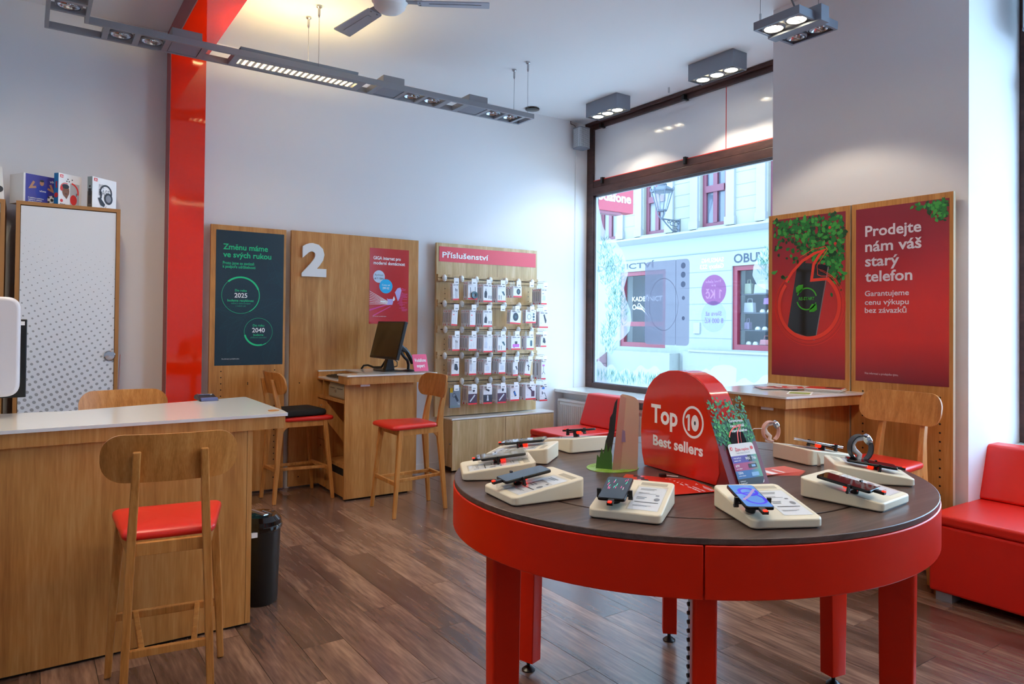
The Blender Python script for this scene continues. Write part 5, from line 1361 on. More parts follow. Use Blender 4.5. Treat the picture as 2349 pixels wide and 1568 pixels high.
def phone(key, label, u0, v0, d0, d1, w, h, body, face, skew=0.0, extra=None, grp='phones on the round table'):
    s0, rot, org, bf_ = BASES[key]
    p = thing('phone', label, 'phone', org, rot=rot, group=grp)
    U = Vector((math.cos(skew), 0, 0)) ; 
    c, q = math.cos(skew), math.sin(skew)
    lo = bf_.O + bf_.U * u0 + bf_.V * v0 + bf_.N * d0
    VV = (bf_.V * h + bf_.N * (d1 - d0)).normalized()
    UU = bf_.U.copy(); NN = UU.cross(VV)
    U2 = UU * c + VV * q; V2 = VV * c - UU * q
    fr = Fr(lo, U2, V2, NN, 0.0005)
    th = 0.0085
    pl = rrect(-w / 2, w / 2, 0, h, 0.009, 5); n = len(pl)
    b = MB(); b.add([fr.O + fr.U * a + fr.V * e for a, e in pl] + [fr.O + fr.U * a + fr.V * e + fr.N * th for a, e in pl],
                    [tuple(range(n - 1, -1, -1)), tuple(range(n, 2 * n))] + [(i, (i + 1) % n, n + (i + 1) % n, n + i) for i in range(n)])
    part(p, 'body', b, body, smooth=40, bevel=0.002)
    ff = Fr(fr.O + fr.N * th, fr.U, fr.V, fr.N, 0.0005)
    b = MB(); ff.poly(b, rrect(-w / 2 + 0.003, w / 2 - 0.003, 0.003, h - 0.003, 0.007, 5), 1)
    sc = part(p, 'screen', b, face)
    # clamp: foot block, two arms, plug
    cen = fr.O + fr.V * (h * 0.36)
    fo = bf_.O + bf_.U * u0 + bf_.V * (v0 + h * 0.36)
    b = MB(); b.rod(fo, cen, 0.013, 16, 0.015); part(p, 'clamp_foot', b, M['black'], smooth=40)
    b = MB(); q0 = cen - fr.N * 0.006
    b.rod(q0 - fr.V * 0.012, q0 + fr.V * 0.03, 0.008, 10)
    part(p, 'alarm_light', b, ember)
    for sd in (-1, 1):
        b = MB(); e0 = cen - fr.N * 0.004; e1 = cen + fr.U * (sd * (w / 2 + 0.006)) - fr.N * 0.004
        b.beam(e0, e1, 0.010, 0.004); b.beam(e1 - fr.N * 0.006, e1 + fr.N * (th + 0.007), 0.011, 0.006)
        b.rod(e1 - fr.U * 0.006 - fr.N * 0.007, e1 + fr.U * 0.006 - fr.N * 0.007, 0.0048, 12)
        part(p, 'clamp_arm', b, M['black'])
    b = MB(); k0 = fr.O + fr.N * (th / 2) + fr.U * (w * 0.02)
    b.beam(k0, k0 - fr.V * 0.028, 0.016, 0.008); part(p, 'plug', b, M['black'])
    b = MB(); b.beam(k0 - fr.V * 0.020 + fr.N * 0.005, k0 - fr.V * 0.029 + fr.N * 0.005, 0.01, 0.003); part(p, 'plug_light', b, ember)
    if extra: extra(p, sc, ff, w, h)
    return p
scr_off = mat('phone_screen_off', '#0a0b0e', 0.03, coat=0.5)
scr_blue = mat('phone_screen_blue', '#3f78c8', 0.10, coat=0.5, emit='#6fa4ea', es=0.35)
ph_dark = mat('phone_body_dark', '#16181c', 0.25, metal=0.4)
ph_reflect = mat('phone_screen_reflect', '#272f3b', 0.2, coat=0.4)  # dark screen with a bluish window reflection put into its colour
def ex_reflect_streak(p, sc, ff, w, h):  # coloured reflections drawn as glowing streaks on the dark screen
    r5 = random.Random(4)
    for nm, c, k in (('streak_marks', '#f0609a', 9), ('streak_marks', '#3fd6b0', 8)):
        b = MB()
        for i in range(k):
            u = r5.uniform(-w / 2 + 0.008, w / 2 - 0.01); v = r5.uniform(h * 0.35, h * 0.9)
            ff.line(b, [(u, v), (u + r5.uniform(-0.003, 0.003), v + r5.uniform(0.012, 0.022))], 0.0016, 2)
        part(sc, nm, b, mat('streak_reflection', c, 0.3, emit=c, es=0.6))
def ex_loop(p, sc, ff, w, h):
    vio = mat('screen_violet', '#3a34c0', 0.12, emit='#4a3fd0', es=0.55)
    b = MB(); ff.ring(b, 0.004, h * 0.66, 0.020, 0.029, 2, 0, 360, 40, 0.95); ff.ring(b, 0.006, h * 0.33, 0.026, 0.033, 2, 150, 400, 40, 0.9)
    ff.line(b, [(-0.034, h * 0.60), (-0.02, h * 0.58), (0.0, h * 0.62), (0.016, h * 0.58), (0.03, h * 0.4), (0.028, h * 0.25)], 0.006, 2)
    part(sc, 'wallpaper_loop', b, vio)
    b = MB(); ff.line(b, [(-0.03, h * 0.28), (-0.005, h * 0.46), (0.02, h * 0.7), (0.028, h * 0.78)], 0.008, 3); part(sc, 'wallpaper_band', b, mat('screen_mauve', '#8f7fae', 0.2, emit='#9f8fc0', es=0.4))
def ex_wrap(p, sc, ff, w, h):
    b = MB()
    for u, v, a, c in ((-0.025, h * 0.1, 0.04, 0.03), (-0.03, h * 0.35, 0.05, 0.03), (-0.015, h * 0.7, 0.045, 0.02), (0.0, h * 0.52, 0.03, 0.02)): ff.rect(b, u, u + a, v, v + c, 3)
    part(p, 'sticker', b, mat('wrap_sticker', '#b9c3d2', 0.2))
    th = 0.011
    pl = rrect(-w / 2 - 0.005, w / 2 + 0.005, -0.012, h + 0.006, 0.012, 4); n = len(pl)
    b = MB(); b.add([ff.P(a, e, 5) for a, e in pl] + [ff.P(a, e, -24) for a, e in pl], [tuple(range(n - 1, -1, -1)), tuple(range(n, 2 * n))] + [(i, (i + 1) % n, n + (i + 1) % n, n + i) for i in range(n)])
    part(p, 'plastic_wrap', b, glass('clear_wrap', (0.9, 0.9, 0.93), 1.6))
phone('A', 'phone with painted bluish screen reflection, tilted on the left front demo base', -0.015, 0.021, 0.02, 0.022, 0.076, 0.157, ph_dark, ph_reflect, skew=-0.065)
phone('B', 'plastic wrapped grey phone on the far left demo base', 0.001, 0.071, 0.017, 0.015, 0.076, 0.157, ph_dark, mat('phone_grey', '#4a4748', 0.3), extra=ex_wrap, skew=0)
phone('C', 'plastic wrapped grey phone on the demo base before the low cabinet', -0.03, 0.05, 0.014, 0.012, 0.076, 0.157, ph_dark, mat('phone_grey2', '#3d3d40', 0.3), extra=ex_wrap, skew=0.1)
phone('D', 'thin dark phone seen edge on in front of the red bench', -0.03, 0.05, 0.024, 0.026, 0.076, 0.157, ph_dark, scr_off, skew=0)
phone('E', 'silver edged folding phone on the right back demo base', -0.02, 0.05, 0.018, 0.024, 0.12, 0.15, M['chrome'], scr_off)
phone('F', 'black phone with patterned reflection in front of the black strapped watch', -0.04, 0.047, 0.015, 0.011, 0.076, 0.157, ph_dark, scr_off, skew=-0.1)
phone('G', 'black phone mirroring the poster on the right front demo base', -0.078, 0.034, 0.021, 0.019, 0.076, 0.157, ph_dark, scr_off, skew=0.037)
phone('H', 'phone with bright blue screen on the front demo base', -0.08, -0.003, 0.028, 0.028, 0.076, 0.157, ph_dark, scr_blue, extra=ex_loop, skew=-0.092)
phone('I', 'dark phone with painted pink and green reflection streaks on the left front demo base', -0.036, 0.005, 0.024, 0.028, 0.076, 0.157, ph_dark, scr_off, extra=ex_reflect_streak, skew=0.046)

# watches on holders
def watch(name_label, c, yaw, strap, face_up=True, cable=None):
    s = thing('watch', name_label, 'watch', c, rot=yaw)
    b = MB(); b.tube([(0.0, 0, 0.0), (0.004, 0, 0.02), (-0.012, 0, 0.034), (-0.018, 0, 0.05), (-0.008, 0, 0.066), (0.012, 0, 0.07)], 0.0075, 10); part(s, 'holder', b, M['white'], smooth=60)
    part(s, 'holder_foot', MB().box(-0.012, 0.014, -0.012, 0.012, -0.004, 0.004), M['white'])
    vs = []; fs = []; n = 30
    for i in range(n + 1):
        a = math.radians(-60 + 345 * i / n)
        for r in (0.034, 0.0375):
            for y in (-0.0135, 0.0135): vs.append((r * math.cos(a) * 0.92 + 0.006, y, 0.04 + r * math.sin(a) * 1.08))
    for i in range(n):
        a = 4 * i; e = a + 4
        fs += [(a, a + 1, e + 1, e), (a + 2, e + 2, e + 3, a + 3), (a, e, e + 2, a + 2), (a + 1, a + 3, e + 3, e + 1)]
    fs += [(0, 2, 3, 1), (4 * n, 4 * n + 1, 4 * n + 3, 4 * n + 2)]
    b = MB(); b.add(vs, fs); part(s, 'strap', b, strap, smooth=40)
    R = Matrix.Translation((0.03, 0, 0.068)) @ Matrix.Rotation(math.radians(62), 4, 'Y')
    b = MB(); b.xf = R; b.lathe([(0.016, -0.010), (0.017, -0.004), (0.017, 0.002), (0.015, 0.004)], 0, 0, 24); part(s, 'case', b, M['chrome'], smooth=40)
    b = MB(); b.xf = R; b.cyl(0, 0, 0.004, 0.0046, 0.0145, 24); part(s, 'dial', b, M['blackg'])
    if cable:
        part(s, 'cable', MB().tube(cable, 0.002, 6), M['white'], smooth=60)
    return s
watch('smart watch with pale pink strap on a white holder', (2.478, 1.755, TZ + 0.068), math.radians(-30), mat('strap_pink', '#e8b8a6', 0.4), cable=[(-0.02, 0, 0.05), (-0.05, 0.03, 0.045), (-0.07, 0.06, 0.02), (-0.09, 0.09, -0.03), (-0.12, 0.11, -0.066)])
w_ = watch('smart watch with black strap on a white holder', (2.405, 1.345, TZ + 0.062), math.radians(-35), mat('strap_black', '#23262e', 0.5))
w_.scale = (1.15, 1.15, 1.15)

# ------------------------------------------------------------------ red arch sign
sg = thing('arch_sign', 'red arch shaped glossy sign with white best seller lettering on the table', 'sign', (1.96, 1.73, TZ))
u_ = Vector((-0.05, -0.38, 0)).normalized(); nn = Vector((-0.38, 0.05, 0)).normalized()
af_ = Fr((1.91, 1.73, 0), u_, (0, 0, 1), nn, 0.0007)
prof = [(-0.185, 0.922), (-0.20, 0.965), (-0.207, 1.03), (-0.205, 1.09), (-0.198, 1.14), (-0.186, 1.18), (-0.165, 1.22), (-0.135, 1.25), (-0.095, 1.273), (-0.05, 1.286), (0.0, 1.29)]
full = prof + [(-u, z) for u, z in prof[:-1][::-1]]
full = [(u * (1.06 if u > 0 and z < 1.03 else 1.0), z) for u, z in full]
D_ = 0.085
b = MB(); n = len(full)
b.add([af_.P(u, z, 0) for u, z in full] + [af_.P(u, z, 0) - nn * D_ for u, z in full], [tuple(range(n)), tuple(range(2 * n - 1, n - 1, -1))] + [(i, (i + 1) % n, n + (i + 1) % n, n + i) for i in range(n)])
part(sg, 'body', b, mat('sign_red', '#d3200e', 0.12, coat=0.4), smooth=35, bevel=0.003)
b = MB()
af_.text(b, 'Top', -0.144, 0.004, 1.092, 0.066, 1, 0.028); af_.ring(b, 0.0835, 1.117, 0.047, 0.0555, 1, sx=0.96)
af_.text(b, '1', 0.048, 0.068, 1.088, 0.054, 1, 0.035); af_.poly(b, [(0.094 + q * r_ * math.cos(a_), 1.115 + r2_ * math.sin(a_)) for q, r_, r2_ in ((1, 0.0185, 0.028),) for a_ in [2 * PI * k_ / 30 for k_ in range(30)]], 1)
af_.text(b, 'Best sellers', -0.132, 0.134, 1.008, 0.037, 1, 0.03)
part(sg, 'white_lettering', b, M['whitep'])
b = MB(); af_.disc(b, 0.094, 1.115, 0.0045, 2, 14, 0.007); part(sg, 'zero_centre', b, M['inkd'])
pk = thing('cable_puck', 'small round black puck lying before the red arch sign', 'puck', (1.845, 1.735, TZ))
part(pk, 'body', MB().lathe([(0.012, TZ), (0.0135, TZ + 0.003), (0.0135, TZ + 0.011), (0.011, TZ + 0.013)], 1.845, 1.735, 20), M['black'], smooth=40)
part(pk, 'cord', MB().tube([(1.855, 1.73, TZ + 0.005), (1.872, 1.715, TZ + 0.003), (1.885, 1.70, TZ + 0.003)], 0.002, 6), M['white'])

# clear leaning sign with hedge print
cl = thing('acrylic_sign', 'clear leaning sheet sign with green hedge print in front of the red arch sign', 'sign', (1.831, 1.36, TZ))
yw, ln_ = -0.076, 0.411
U3 = Vector((math.cos(yw), math.sin(yw), 0)); B3 = Vector((-math.sin(yw), math.cos(yw), 0)); V3 = B3 * math.sin(ln_) + Vector((0, 0, math.cos(ln_))); N3 = -(B3 * math.cos(ln_) - Vector((0, 0, math.sin(ln_))))
cf = Fr(Vector((1.831, 1.346, TZ + 0.002)), U3, V3, N3, 0.0006)
HW_, HH = 0.0845, 0.33
b = MB(); b.add([cf.P(u, v, l) for l in (0, -4) for u, v in ((-HW_, 0), (HW_, 0), (HW_, HH), (-HW_, HH))], [(0, 1, 2, 3), (7, 6, 5, 4), (0, 4, 5, 1), (1, 5, 6, 2), (2, 6, 7, 3), (3, 7, 4, 0)])
part(cl, 'sheet', b, M['acryl'])
b = MB(); p0 = cf.P(-HW_, 0.001, -4); p1 = cf.P(HW_, 0.001, -4)
b.add([p0, p1, p1 + B3 * 0.09, p0 + B3 * 0.09, p0 + Vector((0, 0, 0.002)), p1 + Vector((0, 0, 0.002)), p1 + B3 * 0.09 + Vector((0, 0, 0.002)), p0 + B3 * 0.09 + Vector((0, 0, 0.002))], [(0, 3, 2, 1), (4, 5, 6, 7), (0, 1, 5, 4), (1, 2, 6, 5), (2, 3, 7, 6), (3, 0, 4, 7)])
part(cl, 'foot_plate', b, M['acryl'])
b = MB(); cf.rect(b, -HW_, HW_, 0.0, 0.187, 1); part(cl, 'maroon_print', b, mat('print_maroon', '#6f2433', 0.3))
b = MB(); cf.poly(b, [(-HW_, 0.182), (0.0, 0.172), (HW_, 0.178), (HW_, 0.25), (0.05, 0.245), (0.0, 0.255), (-0.04, 0.24), (-HW_, 0.25)], 2); part(cl, 'hedge_print', b, mat('print_hedge', '#1d4a31', 0.35))
def dn3(u, v): return 1.0 if 0.18 < v < 0.25 else (0.35 if v >= 0.25 else 0.12)
for mt_, n_, l_ in ((M['leafd'], 420, 3), (M['leafm'], 260, 4), (M['leafl'], 70, 5)):
    b = MB(); leaves(cf, b, n_, dn3, 0.011, l_, (-HW_ + 0.008, HW_ - 0.008, 0.16, HH - 0.01)); part(cl, 'leaf_print', b, mt_, kind='stuff')
b = MB()
for i, s_ in enumerate(('Garantovaná', 'cena za váš', 'starý telefon')): cf.text(b, s_, -0.012, 0.05 + (0.006 if i == 2 else 0), 0.243 - 0.016 * i, 0.009, 8, 0.012)
part(cl, 'white_lettering', b, M['whitep'])
cf0 = cf; cf = Fr(cf0.P(0, 0.047, 0), U3, V3, N3, 0.0006)
b = MB(); cf.poly(b, rpoly([(-0.03, 0.125), (0.04, 0.125), (0.035, 0.165), (-0.02, 0.165)], 0.006), 7); part(cl, 'phone_print', b, M['blackg'])
b = MB(); cf.line(b, [(0.0, 0.125), (0.01, 0.16), (0.03, 0.183), (0.0, 0.178), (-0.02, 0.165), (-0.03, 0.15)], 0.004, 8); cf.line(b, [(0.015, 0.13), (0.02, 0.155), (0.036, 0.187), (0.0, 0.184)], 0.0015, 8); part(cl, 'loop_print', b, orr)
# card printed at the bottom of the sheet
b = MB(); cf.poly(b, rpoly([(-0.05, 0.0), (0.062, 0.0), (0.062, 0.128), (-0.05, 0.128)], 0.012), 9); cdp = part(cl, 'offer_card', b, mat('card_cream', '#efe6e2', 0.4))
for v0, v1, col_ in ((0.068, 0.09, '#5c4aa6'), (0.044, 0.068, '#b0487a'), (0.02, 0.044, '#3c70b4')):
    b = MB(); cf.rect(b, -0.05, 0.062, v0, v1, 10); part(cl, 'card_band', b, gradmat('band', [(0.0, col_), (0.6, col_), (1.0, '#6cae86')], 0))
b = MB(); cf.poly(b, [(-0.05, 0.012), (-0.04, 0.0), (0.052, 0.0), (0.062, 0.012), (0.062, 0.02), (-0.05, 0.02)], 10)
for u, v, w, h in ((0.012, 0.049, 0.036, 0.013), (0.02, 0.07, 0.015, 0.02)): cf.rect(b, u, u + w, v, v + h, 11)
part(cl, 'card_dark', b, M['inkd'])
b = MB(); cf.rect(b, 0.025, 0.042, 0.052, 0.059, 12); cf.rect(b, 0.015, 0.047, 0.024, 0.036, 11); part(cl, 'card_device', b, mat('print_skyblue', '#8fbce8', 0.3))
b = MB()
for s_, u0, u1, v, h in (('IMX', 0.008, 0.028, 0.075, 0.009), ('766', 0.036, 0.054, 0.075, 0.009), ('67W', -0.043, -0.026, 0.056, 0.007), ('120Hz', -0.043, -0.02, 0.034, 0.007), ('turbo nabíjení', -0.043, -0.018, 0.049, 0.003), ('rychlost displeje', -0.043, -0.012, 0.027, 0.003), ('Velký špičkový', -0.043, -0.01, 0.081, 0.004), ('snímač s OIS', -0.043, -0.015, 0.073, 0.004), ('Qualcomm', -0.043, -0.02, 0.011, 0.003), ('Snapdragon', -0.043, -0.015, 0.005, 0.003)):
    cf.text(b, s_, u0, u1, v, h, 12, 0.015)
part(cl, 'card_lettering', b, M['whitep'])
b = MB(); cf.text(b, 'Žijte naplno', -0.024, 0.036, 0.105, 0.0085, 11, 0.01); cf.disc(b, -0.039, 0.113, 0.0055, 11, 18); cf.disc(b, 0.05, 0.111, 0.0055, 11, 18); part(cl, 'card_red', b, M['redp'])
b = MB(); cf.text(b, 'Redmi Note 12 Pro 5G', -0.022, 0.036, 0.096, 0.004, 11, 0.01); part(cl, 'card_small', b, M['ink'])
b = MB(); cf.ring(b, -0.039, 0.1125, 0.001, 0.0028, 12); part(cl, 'card_mark', b, M['whitep'])
cf = cf0
po_ = thing('price_stand', 'small clear price stand behind the leaning sheet sign', 'price stand', (2.30, 1.80, TZ))
b = MB(); b.add([(2.265, 1.84, TZ + 0.001), (2.315, 1.755, TZ + 0.001), (2.335, 1.775, TZ + 0.085), (2.285, 1.855, TZ + 0.085)], [(0, 1, 2, 3)]); b.add([(2.2665, 1.841, TZ + 0.001), (2.3165, 1.756, TZ + 0.001), (2.3365, 1.776, TZ + 0.085), (2.2865, 1.856, TZ + 0.085)], [(3, 2, 1, 0)])
part(po_, 'sheet', b, mat('violet_sheet', '#a9a0bd', 0.15))
po_ = thing('price_stand', 'clear acrylic price sheet leaning on the black strapped watch base', 'price stand', (2.30, 1.46, TZ))
b = MB(); b.add([(2.365, 1.475, TZ + 0.001), (2.245, 1.385, TZ + 0.001), (2.262, 1.40, TZ + 0.075), (2.375, 1.482, TZ + 0.075)], [(0, 1, 2, 3)]); b.add([(2.3655, 1.4745, TZ + 0.001), (2.2455, 1.3845, TZ + 0.001), (2.2625, 1.3995, TZ + 0.075), (2.3755, 1.4815, TZ + 0.075)], [(3, 2, 1, 0)])
part(po_, 'sheet', b, M['acryl'])

# leaflets fanned on the table
lf_red = mat('leaflet_orange_red', '#e2321c', 0.25, coat=0.2)
k_ = 0
names = ['lowest', 'second lowest', 'third', 'fourth', 'second highest', 'topmost']
for i, (x, y, a) in enumerate(((1.785, 1.72, 0.0), (1.78, 1.69, 0.13), (1.775, 1.66, 0.26), (1.765, 1.63, 0.4), (1.755, 1.6, 0.52), (1.745, 1.55, 0.66))):
    t_ = thing('leaflet', 'red leaflet, %s of the fan lying before the arch sign' % names[i], 'leaflet', (x, y, TZ + 0.0008 * i), rot=a - 0.95, group='red leaflets fanned on the table')
    part(t_, 'sheet', MB().box(-0.105, 0.105, -0.05, 0.05, 0, 0.0006), lf_red)
    fz = Fr((0, 0, 0.0006), (0, 1, 0), (-1, 0, 0), (0, 0, 1), 0.0003)
    b = MB()
    for q in range(3): fz.rect(b, -0.04, 0.03 - 0.012 * q, -0.09 + q * 0.006, -0.088 + q * 0.006, 1)
    fz.text(b, 'Prodejte nám', -0.04, 0.035, -0.04, 0.009, 1); fz.text(b, 'starý telefon', -0.04, 0.03, -0.055, 0.009, 1)
    part(t_, 'white_lettering', b, M['whitep'])
    b = MB(); fz.rect(b, 0.0, 0.045, 0.05, 0.075, 1); part(t_, 'dark_print', b, M['inkd'])
    b = MB(); fz.rect(b, -0.045, -0.005, -0.104, -0.098, 1); part(t_, 'green_print', b, M['leafl'])
for i, (x, y, a) in enumerate(((1.56, 1.735, 0.15), (1.565, 1.75, 0.35))):
    t_ = thing('leaflet', ('pink white leaflet tip left of the streaked phone, lower', 'pink white leaflet tip left of the streaked phone, upper')[i], 'leaflet', (x + 0.05, y - 0.03, TZ + 0.0008 * i), rot=a)
    part(t_, 'sheet', MB().prism([(-0.075, -0.008), (0.05, -0.03), (0.05, 0.02)], 0, 0.0006), mat('leaflet_pink', '#e8a0b4', 0.3))
for i in range(6):
    t_ = thing('leaflet', 'pinkish leaflet, %s of the fan behind the leaning sheet sign' % names[i], 'leaflet', (2.20 + 0.006 * i, 1.60 - 0.004 * i, TZ + 0.0008 * i), rot=-0.6 + 0.09 * i, group='pinkish leaflets behind the sheet sign')
    part(t_, 'sheet', MB().box(-0.10, 0.13, -0.05, 0.05, 0, 0.0006), mat('leaflet_salmon', '#e26a5e', 0.3))
    b = MB(); fz = Fr((0, 0, 0.0006), (1, 0, 0), (0, 1, 0), (0, 0, 1), 0.0003)
    fz.rect(b, -0.03, 0.0, -0.045, 0.045, 1); fz.rect(b, 0.03, 0.04, -0.04, 0.02, 1); part(t_, 'white_print', b, M['whitep'])
cp = thing('white_card', 'white card lying behind the red arch sign by the pale strapped watch', 'card', (2.33, 1.95, TZ), rot=0.3)
part(cp, 'sheet', MB().prism(rrect(-0.05, 0.05, -0.04, 0.04, 0.02), 0.0, 0.012), M['white'])

# cardboard standee seen from behind
cs = thing('cardboard_standee', 'brown cardboard standee seen from behind with printed grass foot on the table', 'standee', (1.80, 1.935, TZ))
part(cs, 'grass_disc', MB().prism([(1.803 + 0.1 * math.cos(2 * PI * i / 36), 1.945 + 0.09 * math.sin(2 * PI * i / 36)) for i in range(36)], TZ, TZ + 0.002), wood('grass_print', '#5f8f2c', '#8fb84a', '#a6cfae', 0.5, sc=(25, 25, 25)))
kraft = mat('kraft_board', '#dcb89e', 0.75, bump=0.05, bscale=300)
kf = Fr((1.805, 1.905, TZ + 0.002), Vector((0.74, -0.66, 0)).normalized(), (0.02, 0.03, 1), Vector((-0.66, -0.74, 0)), 0.0025)
b = MB()
pp = rpoly([(-0.03, 0), (0.062, 0), (0.068, 0.26), (0.0, 0.275)], [0.002, 0.002, 0.035, 0.012])
n = len(pp); b.add([kf.P(u, v, 0) for u, v in pp] + [kf.P(u, v, -1) for u, v in pp], [tuple(range(n)), tuple(range(2 * n - 1, n - 1, -1))] + [(i, (i + 1) % n, n + (i + 1) % n, n + i) for i in range(n)])
part(cs, 'back_panel', b, kraft)
b = MB(); pp = [(-0.03, 0.0), (0.0, 0.0), (0.02, 0.26), (0.0, 0.272)]
b.add([kf.P(u, v, 2 + 7 * (1 if i in (0, 3) else 0)) for i, (u, v) in enumerate(pp)] + [kf.P(u, v, 3 + 7 * (1 if i in (0, 3) else 0)) for i, (u, v) in enumerate(pp)], [(0, 1, 2, 3), (7, 6, 5, 4), (0, 4, 5, 1), (1, 5, 6, 2), (2, 6, 7, 3), (3, 7, 4, 0)])
part(cs, 'strut', b, mat('kraft_light', '#c79f92', 0.7))
b = MB(); pp = [(-0.005, 0.1), (0.018, 0.1), (0.016, 0.14), (-0.003, 0.15)]; b.add([kf.P(u, v, 4) for u, v in pp] + [kf.P(u, v, 4.6) for u, v in pp], [(0, 1, 2, 3), (7, 6, 5, 4), (0, 4, 5, 1), (1, 5, 6, 2), (2, 6, 7, 3), (3, 7, 4, 0)]); part(cs, 'tab', b, mat('tab_violet', '#9d86a8', 0.6))
kg = Fr((1.752, 1.955, TZ + 0.002), Vector((0.74, -0.66, 0)).normalized(), (0.06, 0.06, 1), Vector((-0.66, -0.74, 0)), 0.003)
def cutout(name_, pts_, m_, fr, label=None):
    b = MB(); n = len(pts_); b.add([fr.P(u, v, 0) for u, v in pts_] + [fr.P(u, v, -1) for u, v in pts_], [tuple(range(n)), tuple(range(2 * n - 1, n - 1, -1))] + [(i, (i + 1) % n, n + (i + 1) % n, n + i) for i in range(n)])
    part(cs, name_, b, m_, label=label)
cutout('front_cutout', [(0.004, 0.0), (0.03, 0.0), (0.05, 0.13), (0.06, 0.255), (0.05, 0.24), (0.042, 0.2), (0.033, 0.185), (0.028, 0.13), (0.018, 0.1), (0.01, 0.05)], mat('cutout_dark', '#2b2b26', 0.4), kg)
kh = Fr((1.755, 1.94, TZ + 0.002), Vector((0.6, -0.8, 0)), (0.05, 0, 1), Vector((-0.8, -0.6, 0)), 0.003)
cutout('grass_cutout', [(-0.03, 0), (0.03, 0), (0.028, 0.05), (0.02, 0.085), (0.012, 0.06), (0.006, 0.095), (-0.004, 0.055), (-0.012, 0.075), (-0.018, 0.04), (-0.027, 0.05)], mat('cutout_grass', '#3f6a2a', 0.4), kh)
# ------------------------------------------------------------------ hooks and accessory packs
HX = [[3.397, 3.594, 3.767, 3.934, 4.127, 4.289, 4.467], [3.40, 3.597, 3.77, 3.935, 4.114, 4.299, 4.466], [3.411, 3.60, 3.777, 3.941, 4.114, 4.292, 4.466],
      [3.407, 3.603, 3.777, 3.948, 4.11, 4.283, 4.469], [3.41, 3.606, 3.78, 3.948, 4.106, 4.304, 4.472]]
ROWN = ['top', 'second', 'third', 'fourth', 'bottom']
COLN = ['first', 'second', 'third', 'fourth', 'fifth', 'sixth', 'seventh']
ORD = ['front', 'second', 'third', 'fourth', 'fifth', 'sixth', 'seventh']
mount_m = M['white']; wire_m = M['knob']
first_hook = None
for r, z in enumerate(ROWZ):
    for c, x in enumerate(HX[r]):
        lab = 'white oval hook with wire and price tag, %s from the left on the %s rail' % (COLN[c], ROWN[r])
        if first_hook is None:
            h = thing('display_hook', lab, 'hook', (x, 6.103, z), group='wire hooks on the accessory board')
            b = MB(); n = 20
            b.loft([[(x + 0.024 * k * math.cos(2 * PI * i / n), yy, z + 0.036 * k * math.sin(2 * PI * i / n)) for i in range(n)] for yy, k in ((6.1025, 0.95), (6.094, 1.0), (6.086, 0.92), (6.081, 0.7))])
            part(h, 'mount', b, mount_m, smooth=50)
            part(h, 'prong', MB().tube([(x, 6.082, z - 0.012), (x, 5.875, z - 0.016), (x, 5.868, z - 0.008)], 0.0022, 6), wire_m)
            part(h, 'tag_wire', MB().tube([(x, 6.082, z + 0.002), (x, 5.872, z + 0.001)], 0.0018, 6), wire_m)
            part(h, 'tag_clip', MB().prism(rpoly([(x - 0.017, z - 0.012), (x + 0.017, z - 0.012), (x + 0.017, z + 0.008), (x - 0.017, z + 0.008)], 0.006), 5.862, 5.872, 'y'), M['acryl'])
            part(h, 'price_tag', MB().box(x - 0.027, x + 0.027, 5.858, 5.8595, z - 0.066, z - 0.01), M['whitep'])
            b = MB(); Fr((0, 5.858, 0), (1, 0, 0), (0, 0, 1), (0, -1, 0), 0.0004).rect(b, x - 0.012, x + 0.018, z - 0.055, z - 0.047, 1)
            part(h, 'tag_print', b, M['ink'])
            first_hook = h
        else:
            h = copy_tree(first_hook); h['label'] = lab; h.location = (x, 6.103, z)

pack_w = mat('pack_white', '#eeedf0', 0.35); pack_side = mat('pack_grey', '#cfcfd6', 0.4)
foot_m = mat('pack_red', '#ee3a44', 0.4); prod = mat('product_dark', '#343a48', 0.4); prod_l = mat('product_pale', '#d3d8e4', 0.4); prod_p = mat('product_plum', '#574055', 0.4)
yel = mat('pack_yellow', '#e8c21c', 0.4); slate = mat('pack_slate', '#7d8794', 0.35); teal_m = mat('product_teal', '#4d6d7a', 0.4); blue_m = mat('product_blue', '#3f7fd8', 0.4); mag = mat('product_magenta', '#d86ad0', 0.4)
